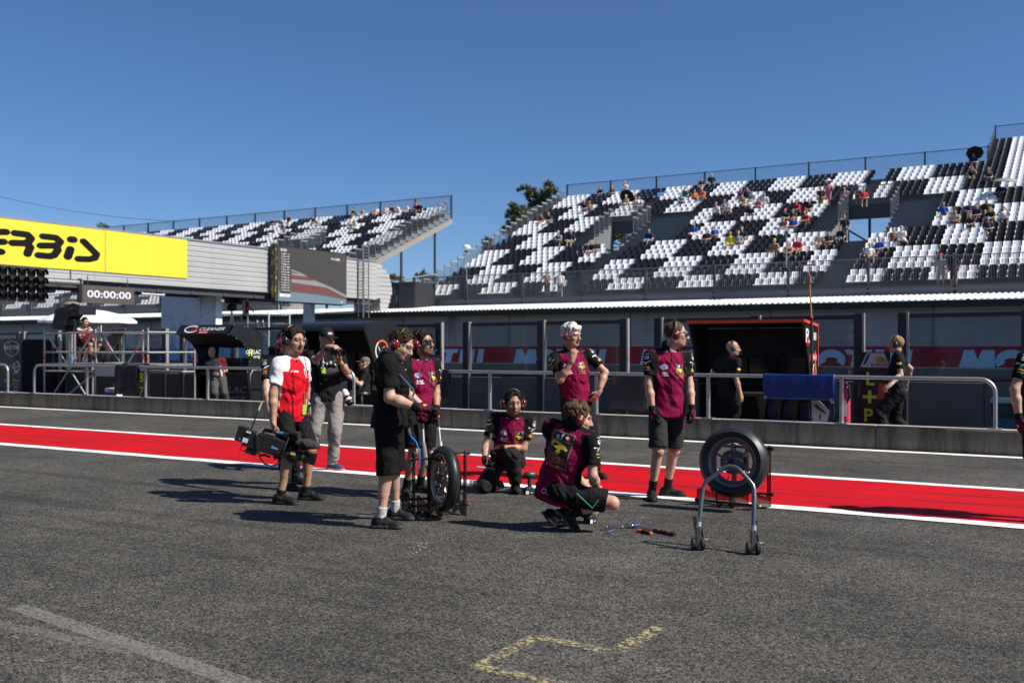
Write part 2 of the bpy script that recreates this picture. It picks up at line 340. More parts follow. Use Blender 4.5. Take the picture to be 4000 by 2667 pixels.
rail('bare steel hand rail in front of the scaffold and the cleaner stall', [XY(p, Yr) for p in (134, 340, 569, 812, 1100, 1383)], True, True)
rail('long steel hand rail on the pit wall carrying the blue cloth', [XY(p, Yr) for p in (1660, 1914, 2330, 2767, 3287, 3888)], True, True)
rail('hand rail whose curved end stops beside the black shield board', [XY(-300, Yr), XY(-130, Yr), XY(31, Yr)], False, True)
# --- fence wall of concrete and glass
M_FWALL = mat('grey_concrete', (0.115, 0.115, 0.112), 0.9, var=0.2, vscale=2.5, bump=0.3, bscale=40, streak=((1.5, 1.5, 0.5), (0.07, 0.07, 0.068), 0.55, 0.75))
def zb(x): return 0.925+0.0052*(x+1.4)
def zt_(x): return 2.15+0.006*(x+1.4)
fw = thing('concrete_wall', 'grey concrete wall carrying the glass screens behind the pit stalls', 'wall')
xs = -64.0
while xs < 12:
    L = 1.95; MB().box((xs+0.006, 19.06, -0.02), (xs+L-0.006, 19.3, zb(xs)-0.002)).build('wall_panel', M_FWALL, fw); xs += L
M_GLASS = glass_mat('screen_glass', (0.70, 0.77, 0.76)); M_FRAME = mat('dark_frame', (0.05, 0.05, 0.055), 0.4, 0.4)
M_EDGE = mat('pale_post_edge', (0.45, 0.43, 0.4), 0.4, 0.5)
def screen(label, p0, p1, mids=()):
    x0, x1 = XY(p0, 19.15), XY(p1, 19.15); t = thing('glass_screen', label, 'glass screen', (x0, 19.15, zb(x0)), 0, 'glass screens on the fence wall'); o = vec((x0, 19.15, zb(x0)))
    xsA = [x0]+[XY(m, 19.15) for m in mids]+[x1]
    for i, x in enumerate(xsA):
        w = 0.075; mb = MB(); mb.box(tuple(vec((x-w, 19.08, 0.05 if True else 0))-o-(0, 0.03, 0)), tuple(vec((x+w, 19.16, zt_(x)+0.02))-o-(0, 0.03, 0)))
        mb.box(tuple(vec((x+w, 19.07, 0.1))-o-(0, 0.03, 0)), tuple(vec((x+w+0.035, 19.17, zt_(x)+0.03))-o-(0, 0.03, 0)), 1)
        mb.build('post', [M_FRAME, M_EDGE], t)
    for a, b_ in zip(xsA[:-1], xsA[1:]):
        a, b_ = a+0.11, b_-0.075
        for zf, d0, d1 in ((zb, 0.0, 0.075), (zt_, -0.075, 0.0)):
            mb = MB()
            mb.add([vec(p)-o for p in ((a, 19.1, zf(a)+d0), (b_, 19.1, zf(b_)+d0), (b_, 19.17, zf(b_)+d0), (a, 19.17, zf(a)+d0), (a, 19.1, zf(a)+d1), (b_, 19.1, zf(b_)+d1), (b_, 19.17, zf(b_)+d1), (a, 19.17, zf(a)+d1))],
                   [(0,3,2,1),(4,5,6,7),(0,1,5,4),(1,2,6,5),(2,3,7,6),(3,0,4,7)])
            mb.build('frame_rail', M_FRAME, t)
        MB().quad(*[vec(p)-o for p in ((a, 19.135, zb(a)+0.06), (b_, 19.135, zb(b_)+0.06), (b_, 19.135, zt_(b_)-0.06), (a, 19.135, zt_(a)-0.06))]).build('pane', M_GLASS, t)
screen('glass screen at the right edge behind the wheelie bin', 3527, 4010)
screen('double glass screen behind the red edged stall', 2575, 3356, (2954,))
screen('double glass screen behind the white haired man', 1827, 2441, (2118,))
screen('wide glass screen behind the two black stalls', 720, 1720, (920, 1140, 1400))
screen('glass screen behind the jacket hung on the scaffold', 477, 650)
screen('narrow glass screen behind the camera operator on the scaffold', 262, 470)
screen('glass screen reflecting the white shield of the black board', 98, 232)
screen('glass screen cut by the left edge above the black board', -60, 80)
# --- far side of the main straight: barrier, banners
Yb = 34.5
bar = thing('concrete_barrier', 'low grey barrier along the far side of the straight', 'barrier')
xs = -130.0
while xs < 40:
    MB().box((xs+0.01, Yb, -0.02), (xs+3.98, Yb+0.3, 0.87)).build('barrier_block', mat('barrier_grey', (0.13, 0.14, 0.145), 0.85, var=0.2), bar); xs += 4.0
M_MOT = mat('maroon_banner', (0.30, 0.008, 0.02), 0.6, var=0.15, vscale=1.0); M_BAN = mat('pale_letters', (0.42, 0.66, 0.90), 0.6, var=0.06)  # white print, with the blue sky fill of its shaded side painted in
bn = thing('banner', 'long maroon banner with white MOTUL lettering on the far barrier', 'banner', (-33.2, Yb, 0.9))
MB().box((0, -0.02, -0.01), (50, 0.03, 0.66)).build('banner_cloth', M_MOT, bn)
k = -3
for k in range(-2, 6):
    x0 = -25.42+5.45*k; mb = MB()
    if x0 < -33: continue
    bx, hL = x0+33.2, 0.545
    for x1, w, poly in ((0, 1.03, [(0, 0), (.14, 1), (.42, 1), (.53, .45), (.65, 1), (1, 1), (1, 0)]), (1.92, 0.9, [(0, 1), (1, 1), (.95, .72), (.70, .72), (.58, 0), (.22, 0), (.34, .72), (.1, .72)]), (2.84, 0.36, [(0, 0), (.25, 1), (1, 1), (.75, 0)]), (3.28, 0.36, [(0, 0), (.25, 1), (1, 1), (.75, 0)]), (3.7, 0.38, [(0, 0), (.25, 1), (1, 1), (.75, 0)])):
        mb.add([(bx+x1+u*w, -0.03, v*hL) for u, v in poly], [tuple(range(len(poly)))[::-1]])
    ring(mb, (bx+1.5, -0.03, 0.2), (1, 0, 0), (0, 0, 1), 0.46, 0.355, 0.26, n=20, a0=-0.55, a1=PI+0.55)
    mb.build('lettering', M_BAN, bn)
b2 = thing('banner', 'pale blue banner with a star emblem beside the concrete pier', 'banner', (XY(660, Yb), Yb, 0.87))
MB().box((0, -0.02, 0), (XY(1075, Yb)-XY(660, Yb), 0.03, 0.62)).build('banner_cloth', mat('pale_blue_banner', (0.18, 0.45, 0.75), 0.6), b2)
mb = MB(); cx = XY(752, Yb)-XY(660, Yb); disc(mb, (cx, -0.028, 0.3), (1, 0, 0), (0, 0, 1), 0.85, 0.27); mb.build('emblem', mat('mid_blue', (0.02, 0.14, 0.5), 0.5), b2)
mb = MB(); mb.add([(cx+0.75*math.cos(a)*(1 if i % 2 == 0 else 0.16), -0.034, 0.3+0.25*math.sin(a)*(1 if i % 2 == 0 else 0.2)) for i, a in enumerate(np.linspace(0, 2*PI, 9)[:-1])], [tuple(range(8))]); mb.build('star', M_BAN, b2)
b3 = thing('banner', 'plain dark blue banner along the far barrier behind the scaffold', 'banner', (-130, Yb, 0.87))
MB().box((0, -0.02, 0), (XY(655, Yb)+130, 0.03, 0.6)).build('banner_cloth', mat('dark_blue_banner', (0.012, 0.04, 0.12), 0.6), b3)
# --- long low building under the grandstand
M_CORR = mat('grey_cladding', (0.44, 0.44, 0.45), 0.55, 0.2, var=0.12, vscale=0.8, streak=((0.8, 0.8, 0.15), (0.16, 0.16, 0.165), 0.6, 0.8))
M_ROOF = mat('white_roof_sheet', (0.66, 0.66, 0.63), 0.6, var=0.12, vscale=3); M_GUT = mat('dark_green_fascia', (0.020, 0.030, 0.018), 0.6)
Yw, Ye = 47.2, 46.3
bld = thing('low_building', 'long low building with ribbed grey cladding and white ribbed roof below the grandstand', 'building')
def corr_strip(mb, a, b_, z0, z1, n, depth, outd, flip=False):
    """horizontal ribs between a and b (xy), from z0 to z1"""
    a, b_, outd = vec(a), vec(b_), vec(outd); prof = []
    h = (z1-z0)/n
    for i in range(n):
        z = z0+i*h; prof += [(0, z), (0, z+h*0.45), (depth, z+h*0.6), (depth, z+h*0.9)]
    prof.append((0, z1)); vs = []
    for d, z in prof:
        for p in (a, b_): vs.append((p[0]+outd[0]*d, p[1]+outd[1]*d, z))
    mb.add(vs, [(2*i, 2*i+1, 2*i+3, 2*i+2) for i in range(len(prof)-1)])
x = -150.0
while x < 45:
    L = 7.2; mb = MB(); corr_strip(mb, (x+0.03, Yw), (x+L-0.03, Yw), -0.02, 3.3, 20, 0.06, (0, -1)); mb.build('cladding_panel', M_CORR, bld)
    MB().box((x-0.03, Yw-0.06, 0), (x+0.03, Yw, 3.3)).build('cover_strip', GREYSTEEL, bld); x += L
MB().box((-150, Yw+0.002, -0.02), (45, 52.2, 3.27)).build('core', M_CORR, bld)
MB().prism([(Ye, 3.27), (Ye, 3.545), (Ye+0.06, 3.545), (Ye+0.06, 3.30), (Yw+0.1, 3.28), (Yw+0.1, 3.27)], (-150, 0, 0), (0, 1, 0), (0, 0, 1), (195, 0, 0)).build('fascia', M_GUT, bld)
mb = MB(); P = 0.26; n = int(195/P); vs = []
for i in range(n*4+1):
    xx = -150+i*P/4; dz = (0, 0, 0.05, 0.05)[i % 4]
    vs += [(xx, Ye-0.08, 3.548+dz), (xx, 52.38, 4.08+dz)]
mb.add(vs, [(2*i, 2*i+2, 2*i+3, 2*i+1) for i in range(n*4)]); mb.build('roof', M_ROOF, bld)
MB().box((-150, Ye+0.05, 3.5), (45, 52.3, 3.54)).build('soffit', M_GUT, bld)

# --- the pit building behind the camera: garage fronts that the screens mirror
pb = thing('pit_building', 'long pit building with dark open garages facing the pit lane', 'building', (-60, -14, 0))
M_PB = mat('pit_facade', (0.30, 0.31, 0.33), 0.8)
MB().box((0, -10, 3.2), (120, 0, 7.5)).build('upper_wall', M_PB, pb)
for i in range(21): MB().box((i*6-0.5 if i else 0, -0.6, 0), (i*6+0.5, 0, 3.19)).build('pillar', M_PB, pb)
MB().box((0, -10, 0), (120, -4, 3.18)).build('garage_back', mat('garage_dark', (0.03, 0.03, 0.035), 0.8), pb)
# ================================================================== GRANDSTANDS
RUN, RISE, Y0, Z0, PITCH = 0.82, 0.353, 53.2, 4.87, 0.438
def rowY(k): return Y0+RUN*k
def rowZ(k): return Z0+RISE*k          # seat base
XL, XR = -37.68, 6.2                    # right stand
LX0 = -49.65                            # right end of the left stand
M_TREAD = mat('stand_concrete', (0.15, 0.16, 0.17), 0.85, var=0.2, vscale=1.2, bump=0.2)
M_SW = mat('white_seat_plastic', (0.88, 0.88, 0.87), 0.35, var=0.06, vscale=0.7); M_SB = mat('black_seat_plastic', (0.016, 0.015, 0.019), 0.35, var=0.2)
V1, V2 = (-30.6, -27.6), (-13.7, -10.6)
LV = (-61.6, -58.2)
def white(j, k):
    b = (25-k)//4
    if j >= 70: return ((0 if j < 75 else 1)+max(0, b-1)) % 2 == 1
    return (j//5+b) % 2 == 0
def missing(j, k):
    if j in (19, 20) and 18 <= k <= 24: return True
    if j in (56, 57) and 18 <= k <= 25: return True
    if 10 <= k <= 17 and (14 <= j <= 31 or 52 <= j <= 67): return True
    if k <= 9 and (23 <= j <= 25 or 58 <= j <= 60): return True
    if k == 9 and (22 <= j <= 26 or 55 <= j <= 62): return True
    return k > 25 and j < 72
def missingL(j, k):
    if j in (23, 24) and k >= 18: return True
    if 10 <= k <= 17 and 17 <= j <= 31: return True
    return k <= 9 and 23 <= j <= 25
def seat_arrays(full):
    pr = [(-0.20, -0.03), (-0.205, 0.012), (-0.16, 0.025), (-0.02, 0.0), (0.11, 0.004), (0.165, 0.04), (0.20, 0.13), (0.255, 0.27), (0.305, 0.375), (0.325, 0.385)] if full else [(-0.20, -0.02), (-0.19, 0.02), (0.0, 0.0), (0.14, 0.02), (0.20, 0.13), (0.305, 0.375), (0.325, 0.385)]
    xs = (-1, -0.82, 0, 0.82, 1) if full else (-1, -0.75, 0.75, 1); vs = []
    for i, (y, z) in enumerate(pr):
        t = i/(len(pr)-1); hw = 0.200-0.035*max(0, t-0.5)*2
        for u in xs: vs.append((u*hw, y-(0.03 if abs(u) == 1 and t > 0.4 else 0), z+(0.022 if abs(u) == 1 and 0.15 < t < 0.5 else 0)))
    n = len(xs); fs = [(i*n+j, i*n+j+1, (i+1)*n+j+1, (i+1)*n+j) for i in range(len(pr)-1) for j in range(n-1)]
    return np.array(vs), fs
SV, SF = seat_arrays(True); CVs, CFs = seat_arrays(False)
def seat_mesh(name, m):
    b = MB(); b.add(SV, SF)
    b.box((-0.16, -0.05, -0.10), (-0.13, 0.12, -0.005), 1); b.box((0.13, -0.05, -0.10), (0.16, 0.12, -0.005), 1)
    me = b.mesh(name, [m, BLK], True); return me
SEATW, SEATB = seat_mesh('white_seat', M_SW), seat_mesh('black_seat', M_SB)
seats = []
for k in range(33):
    for j in range(100):
        if not missing(j, k): seats.append((XL+PITCH*(j+0.5), k, white(j, k)))
for k in range(26):
    for j in range(112):
        if not missingL(j, k): seats.append((LX0-PITCH*(j+0.6), k, (j//5+(25-k)//4) % 2 == 0))
def inview(x, y):
    d = -x*math.sin(TH)+y*math.cos(TH); u = (x*math.cos(TH)+y*math.sin(TH))/d; return -0.515 < u < 0.515
seats.sort(key=lambda s: (0 if (inview(s[0], rowY(s[1])) and s[0] > -40) else 1, math.hypot(s[0], rowY(s[1]))))
O1 = 'zeroth first second third fourth fifth sixth seventh eighth ninth tenth eleventh twelfth thirteenth fourteenth fifteenth sixteenth seventeenth eighteenth nineteenth'.split()
def ORD(n): return O1[n] if n < 20 else ('twentieth', 'thirtieth', 'fortieth', 'fiftieth')[n//10-2] if n % 10 == 0 else ('twenty', 'thirty', 'forty', 'fifty')[n//10-2]+'-'+O1[n % 10]
for i, (x, k, w) in enumerate(seats[:300]):
    o = link('stadium_seat', SEATW if w else SEATB); o.location = (x, rowY(k), rowZ(k))
    j = int(round((x-XL)/PITCH-0.5)); n, side = (j-60, 'right') if j >= 58 and k < 10 else (58-j, 'left') if k < 10 else (j-67, 'right') if j >= 52 else (52-j, 'left')
    tag(o, '%s seat in the %s row, %s to the %s of the right %s' % ('white' if w else 'black', ORD(k+1) if k else 'front', ORD(n), side, 'aisle' if k < 10 else 'opening'), 'seat', 'white grandstand seats' if w else 'black grandstand seats')
vs = []; fs = []; ms = []
rest = seats[300:]
base = np.array([(x, rowY(k), rowZ(k)) for x, k, w in rest]); allv = (base[:, None, :]+CVs[None]).reshape(-1, 3)
nf = len(CFs); nv = len(CVs); F = (np.array(CFs)[None]+(np.arange(len(rest))*nv)[:, None, None]).reshape(-1, 4)
def np_mesh(name, V, F, mats, mi=None, smooth=False):
    me = bpy.data.meshes.new(name); F = np.asarray(F); k = F.shape[1]
    me.vertices.add(len(V)); me.vertices.foreach_set('co', np.asarray(V, np.float32).ravel())
    me.loops.add(F.size); me.loops.foreach_set('vertex_index', F.astype(np.int32).ravel())
    me.polygons.add(len(F)); me.polygons.foreach_set('loop_start', np.arange(0, F.size, k, dtype=np.int32)); me.polygons.foreach_set('loop_total', np.full(len(F), k, np.int32))
    for m in mats: me.materials.append(m)
    if mi is not None: me.polygons.foreach_set('material_index', np.asarray(mi, np.int32))
    if smooth: me.polygons.foreach_set('use_smooth', np.ones(len(F), bool))
    me.update(calc_edges=True); me.validate(); return me
me = np_mesh('stadium_seats', allv, F, [M_SW, M_SB], np.repeat([0 if w else 1 for _, _, w in rest], nf), True)
tag(link('stadium_seats', me), 'remaining rows of black and white checkered seats higher up the grandstands', 'seats', kind='stuff')
# --- terraces, walls, rails
stR = thing('grandstand', 'large open grandstand on the right with black and white checkered seats', 'grandstand', (0, 0, 0))
stL = thing('grandstand', 'grandstand on the left rising behind the yellow gantry banner', 'grandstand', (0, 0, 0))
def seg(x0, x1, holes):
    out = [(x0, x1)]
    for h0, h1 in holes: out = [q for a, b in out for q in ((a, min(b, h0)), (max(a, h1), b)) if q[1]-q[0] > 0.05]
    return out
def terraces(st, x0, x1, holes, kmax=26, xtall=None):
    for k in range(kmax+(7 if xtall is not None else 0)):
        a = x0 if k < kmax else xtall
        mb = MB(); z = rowZ(k)-0.42
        for s0, s1 in seg(a, x1, holes if 10 <= k <= 17 else []): mb.box((s0, rowY(k)-RUN/2, z-RISE-0.05), (s1, rowY(k)+RUN/2+0.02, z))
        mb.build('terrace_step', M_TREAD, st)
terraces(stR, XL-0.35, XR+14, [V1, V2], 26, -6.05)
terraces(stL, -115, LX0+0.1, [])
def bars(mb, x0, x1, y, z0, z1, step=0.12, r=0.009, zf=None):
    n = max(1, int(round((x1-x0)/step)))
    for i in range(n+1):
        x = x0+(x1-x0)*i/n; mb.add([(x-r, y-r, z0), (x+r, y-r, z0), (x+r, y+r, z0), (x-r, y+r, z0), (x-r, y-r, z1), (x+r, y-r, z1), (x+r, y+r, z1), (x-r, y+r, z1)], [(0, 1, 5, 4), (1, 2, 6, 5), (2, 3, 7, 6), (3, 0, 4, 7)])
def railing(label, x0, x1, y, z, h, postx, group, low=0.12, pw=0.055, lowwall=None):
    t = thing('guard_railing', label, 'railing', (x0, y, z), 0, group); o = vec((x0, y, z))
    mb = MB(); mb.box((0, -0.03, h-0.05), (x1-x0, 0.03, h)); mb.box((0, -0.02, low), (x1-x0, 0.02, low+0.03)); mb.build('rails', GREYSTEEL, t)
    mb = MB(); bars(mb, 0, x1-x0, 0, low, h-0.04); tag(mb.build('balusters', GREYSTEEL, t), kind='stuff')
    for x in postx: MB().box((x-x0-pw, -0.08, -0.25), (x-x0+pw, 0.08, h+0.03)).build('post', DKSTEEL, t)
    return t
PX_R = [-37.85+4.02*i for i in range(13)]
railing('long front railing of the right grandstand walkway', -37.85, 12, 52.5, 4.42, 1.58, [p for p in PX_R if p < 12], 'grandstand railings')
MB().box((-37.9, 52.42, 3.9), (16, 52.6, 4.5)).build('kerb_wall', M_TREAD, stR); MB().box((-37.9, 52.4, 4.3), (20, 52.82, 4.42)).build('walkway', M_TREAD, stR)
MB().box((-115, 52.42, 3.9), (LX0+0.1, 52.6, 4.5)).build('kerb_wall', M_TREAD, stL)
railing('front railing of the left grandstand seen below the gantry', -115, LX0, 52.5, 4.42, 1.5, [LX0-4.02*i for i in range(16)], 'grandstand railings')
railing('top railing along the back row of the right grandstand', -38.0, -6.0, 74.6, rowZ(25)-0.42, 1.85, [-38.0+4.0*i for i in range(9)], 'grandstand railings', pw=0.05)
railing('raised top railing of the tall stand block at the right edge', -6.0, 16, 74.6+7*RUN, rowZ(32)-0.42, 1.85, [-6+4*i for i in range(6)], 'grandstand railings', pw=0.05)
railing('top railing along the back of the left grandstand', -115, LX0, 74.6, rowZ(25)-0.42, 1.85, [LX0-4.0*i for i in range(16)], 'grandstand railings', pw=0.05)
def step_panel():
    mb = MB(); h = 1.15; r = 0.02
    mb.box((-r, -RUN/2, 0), (r, -RUN/2+0.04, h+0.1)); mb.box((-r, -RUN/2, h), (r, RUN/2, h+0.1), 1); mb.box((-r, -RUN/2, 0.1), (r, RUN/2, 0.14))
    for i in range(1, 7): y = -RUN/2+RUN*i/7; mb.box((-0.008, y-0.008, 0.1), (0.008, y+0.008, h))
    return mb.mesh('railing_panel', [GREYSTEEL, STEEL])
SP = step_panel()
def step_rails(x, ks, st):
    for k in ks: o = link('railing_panel', SP, st); o.location = (x, rowY(k), rowZ(k)-0.42)
step_rails(XL-0.25, range(0, 26), stR); step_rails(LX0+0.05, range(0, 26), stL); step_rails(-6.03, range(26, 33), stR)
for v in (V1, V2):
    for xx in v: step_rails(xx, range(14, 18), stR)
    # opening: side walls, beam, landing, rail above
    zl = rowZ(9)-0.42+0.15
    for xx, s in ((v[0], -1), (v[1], 1)):
        MB().prism([(61.0, zl-0.3), (61.0, zl+0.25), (67.6, rowZ(17)-0.5), (67.6, zl-0.3)], (xx-0.06*(s < 0)-0.005*s, 0, 0), (0, 1, 0), (0, 0, 1), (0.06, 0, 0)).build('opening_side', M_TREAD, stR)
    MB().box((v[0]-0.1, 67.5, rowZ(18)-0.42-0.95), (v[1]+0.1, 67.66, rowZ(18)-0.44)).build('opening_beam', DKSTEEL, stR)
    MB().box((v[0]-1.5, 60.9, zl-0.35), (v[1]+1.5, 61.02, zl)).build('landing_edge', M_TREAD, stR)
    MB().box((v[0], 61.02, zl-0.12), (v[1], 68, zl-0.02)).build('landing', M_TREAD, stR)
    mb = MB(); mb.tube([(v[0]+0.75, 70.5, zl), (v[0]+0.75, 70.5, rowZ(21)-0.9)], 0.09, 8); mb.tube([(v[0]+0.75, 70.5, zl+0.8), (v[0]-0.6, 70.5, zl+1.7)], 0.06, 8); mb.build('prop', DKSTEEL, stR)
    mb = MB(); mb.box((v[0]-0.1, 67.48, rowZ(18)+0.72), (v[1]+0.1, 67.54, rowZ(18)+0.78)); bars(mb, v[0], v[1], 67.51, rowZ(18)-0.4, rowZ(18)+0.72, 0.13, 0.01)
    mb.build('opening_rail', GREYSTEEL, stR)
mb = MB(); mb.box((LV[0], 67.48, rowZ(18)+0.72), (LV[1], 67.54, rowZ(18)+0.78)); bars(mb, LV[0], LV[1], 67.51, rowZ(18)-0.9, rowZ(18)+0.72, 0.13, 0.01); mb.build('opening_rail', GREYSTEEL, stL)
for xx in LV: step_rails(xx, range(14, 18), stL)
# stringer, columns and bracing at the open end of the left stand
M_RAKER = mat('pale_stringer', (0.30, 0.28, 0.24), 0.6, 0.1, var=0.15)
def raker(st, x, w=0.18):
    a, b_ = (rowY(0)-0.4, rowZ(0)-0.42), (rowY(25)+0.6, rowZ(25)-0.35)
    MB().prism([(a[0], a[1]-0.80), (a[0], a[1]-0.38), (b_[0], b_[1]-0.38), (b_[0], b_[1]-0.80)], (x, 0, 0), (0, 1, 0), (0, 0, 1), (w, 0, 0)).build('stringer', M_RAKER, st)
raker(stL, LX0+0.12); raker(stR, XL-0.5)
for st, x in ((stL, LX0+0.05), (stL, LX0-8), (stL, LX0-16), (stR, XL+1.5), (stR, XL+8.3), (stR, -20), (stR, -6), (stR, 3)):
    for y in (62.0, 67.0, 71.9):
        MB().tube([(x, y, 0), (x, y, rowZ((y-Y0)/RUN)-1.0)], 0.11, 8).build('column', DKSTEEL, st)
mb = MB(); x = LX0+0.05
mb.tube([(x, 67, 7.1), (x, 71.9, 7.9)], 0.07, 8, 1); mb.tube([(x, 62, 7.4), (x, 67, 5.4)], 0.07, 8); mb.tube([(x, 60, 5.45), (x, 72, 5.55)], 0.06, 8)
mb.build('bracing', [DKSTEEL, STEEL], stL)
# --- lamps on the railing
def lamp_post(label, px, ybase, ytop, y, kind):
    b = PY(px, ybase, y); top = ZY(px, ytop, y)-b[2]
    t = thing('lamp_post', label, 'lamp post', b, 0)
    MB().tube([(0, 0, -0.2), (0, 0, top-0.12)], 0.035, 8).build('pole', STEEL, t, True)
    if kind: MB().ball((0, 0, top), (0.28, 0.2, 0.2)).build('lamp_head', mat('white_lamp', (0.85, 0.85, 0.83), 0.3), t, True)
    else: MB().obox((0, -0.1, top-0.05), (0.3, 0, -0.06), (0, 0.3, 0.0), (0.01, 0, 0.05)).build('lamp_head', MATS['white_lamp'], t)
    MB().box((-0.08, -0.1, top-0.3), (0.08, 0.1, top-0.15)).build('bracket', DKSTEEL, t)
lamp_post('lamp post with a round white head at the corner of the right grandstand', 1822, 1086, 968, 52.4, 1)
lamp_post('lamp post with a flat white head on the grandstand railing', 3072, 1030, 893, 52.4, 0)
# --- dark louvred cabin between the stands
xa, xb_ = XY(1470, 50), XY(1622, 50)
t = thing('louvred_cabin', 'dark louvred cabin with a scratched door on the building roof between the stands', 'cabin', (xa, 50, 3.8))
MB().box((0.05, 0.05, 0), (xb_-xa, 2.2, 1.75)).build('body', mat('cabin_dark', (0.02, 0.022, 0.025), 0.6), t)
n = 34
for i in range(n):
    x = (xb_-xa)*i/n
    if not 0.3 < i/n < 0.56: MB().box((x, 0.0, 0), (x+0.05, 0.06, 1.72+0.05*(i > 20))).build('slat', mat('slat_grey', (0.09, 0.095, 0.1), 0.5, 0.3), t)
w = xb_-xa; MB().box((w*0.3, -0.01, 0), (w*0.56, 0.05, 1.62)).build('door', mat('scratched_door', (0.012, 0.012, 0.013), 0.5, streak=((4, 4, 1.5), (0.16, 0.16, 0.17), 0.5, 0.66)), t)
# --- overhead cable
mb = MB(); a, b_ = PY(-40, 760, 60), PY(700, 866, 72); mb.tube([a+(b_-a)*s-np.array([0, 0, 0.5*math.sin(PI*s)]) for s in np.linspace(0, 1, 9)], 0.025, 5)
tag(mb.build('overhead_cable', DKSTEEL), 'thin dark cable hanging across the sky above the yellow banner', 'cable')
# ================================================================== TREES
def leaf_mat(name, col):
    m = mat(name, col, 0.6, var=0.45, vscale=1.5); b = m.node_tree.nodes['Principled BSDF']; b.inputs['Subsurface Weight'].default_value = 0.0; return m
M_PINE = leaf_mat('pine_needles', (0.075, 0.095, 0.030)); M_BARK = mat('pine_bark', (0.10, 0.07, 0.045), 0.9, var=0.3)
def tree(name, label, base, clumps, n=520, leaf=0.19, lm=None, trunk_r=0.25, top=None, group=None):
    """clumps: (point, radius)"""
    t = thing(name, label, 'tree', base, 0, group); base = vec(base); mb = MB(); lm = lm or M_PINE
    topp = vec(top) if top is not None else np.mean([c for c, r in clumps], 0)
    path = [base+(topp-base)*s+np.array([math.sin(3*s)*0.3, 0, 0]) for s in np.linspace(0, 1, 7)]
    mb.tube([p-base for p in path], trunk_r, 8, r2=trunk_r*0.25)
    for c, r in clumps:
        c = vec(c); s = min(0.97, max(0.15, (c[2]-base[2]-r*1.6)/max(1, topp[2]-base[2]))); p = base+(topp-base)*s+np.array([math.sin(3*s)*0.3, 0, 0])
        mid = (p+c)/2-np.array([0, 0, 0.12*np.linalg.norm(c-p)]); mb.tube([p-base, mid-base, c-base], 0.09, 6, r2=0.03)
    mb.build('trunk', M_BARK, t, True)
    V = []; Fq = []; rng = np.random.default_rng(len(clumps)*7+n)
    for c, r in clumps:
        m = int(n*min(2.5, max(0.4, (r/0.7)**2))); nb = max(5, int(9*r/0.7))
        tips = vec(c)+r*0.8*rng.normal(size=(nb, 3))*np.array([0.62, 0.62, 0.5])
        for i in range(m):
            q = tips[rng.integers(nb)]+rng.normal(size=3)*0.17*max(0.6, r); d = unit(rng.normal(size=3)+np.array([0, 0, 0.9])); e = unit(np.cross(d, rng.normal(size=3)))
            L = leaf*rng.uniform(0.7, 1.5); k = len(V); V += [q-e*L*0.22, q+e*L*0.22, q+d*L*1.6+e*L*0.1, q+d*L*1.6-e*L*0.1]; Fq.append((k, k+1, k+2, k+3))
    o = link('crown', np_mesh('crown', np.array(V)-base, Fq, [lm]), t); return t
def pc(lst, Y): return [(PY(x, y, Y+random.uniform(-1, 1)), r*PYd(x, Y)/FPX) for x, y, r in lst]
tree('pine_tree', 'tall dark pine with clumped crown behind the end stairs of the right grandstand', (XY(2105, 92), 92, 0), pc([(2058,742,18),(2072,765,20),(2085,748,16),(2090,785,24),(2112,770,24),(2108,798,22),(2138,722,9),(2140,750,20),(2158,742,15),(2150,775,24),(2130,800,26),(2075,798,16),(2165,800,24),(2110,830,22),(2140,835,24),(2090,850,18)], 92), top=PY(2138, 722, 92))
tree('pine_tree', 'lower dark pine leaning left below the tall pine behind the grandstand stairs', (XY(2060, 90), 90, 0), pc([(2000,812,14),(1998,838,22),(2020,830,20),(2040,822,16),(2030,855,24),(2060,845,22),(2085,835,20),(1992,872,18),(2012,882,20),(1990,905,12),(1975,900,10),(2045,885,18),(2080,880,18)], 90), top=PY(2045, 815, 90))
tree('pine_tree', 'small pine whose top shows between the lower railing panels of the end stairs', (XY(1915, 88), 88, 0), pc([(1890,945,11),(1898,962,14),(1912,945,8),(1918,972,14),(1935,990,14),(1950,975,12),(1958,1000,14),(1900,985,12),(1985,990,12)], 88), top=PY(1898, 945, 88))
tree('pine_tree', 'pine seen through the left opening of the large grandstand', (XY(2440, 96), 96, 0), pc([(2385,905,20),(2375,930,20),(2410,890,16),(2405,925,18),(2440,935,22),(2470,900,14),(2480,930,20),(2500,915,14),(2430,905,14),(2350,945,16)], 96), top=PY(2430, 880, 96))
tree('pine_tree', 'tuft of a distant pine peeking over the gantry below the overhead cable', (XY(398, 100), 100, 0), pc([(388,886,3.5),(398,878,4.5),(408,887,3.5),(418,891,2.5)], 100), n=110, leaf=0.2, top=PY(398, 878, 100))
M_BUSH = leaf_mat('yellow_green_leaves', (0.14, 0.15, 0.035))  # bush foliage of a yellow-green kind
tree('leafy_bush', 'yellow green bush behind the cabin left of the steel column', (XY(1530, 105), 105, 0), pc([(1512,1085,14),(1530,1080,14),(1548,1084,14),(1500,1092,10),(1570,1090,12)], 105), n=300, leaf=0.2, lm=M_BUSH, top=PY(1530, 1085, 105))
tree('leafy_bush', 'dark green bush right of the steel column between the stands', (XY(1645, 105), 105, 0), pc([(1635,1080,14),(1650,1075,14),(1662,1085,12),(1680,1090,12),(1700,1095,12)], 105), n=300, leaf=0.2, lm=leaf_mat('dark_leaves', (0.05, 0.075, 0.02)), top=PY(1650, 1080, 105))
mb = MB(); rng = np.random.default_rng(5); V = []; Fq = []
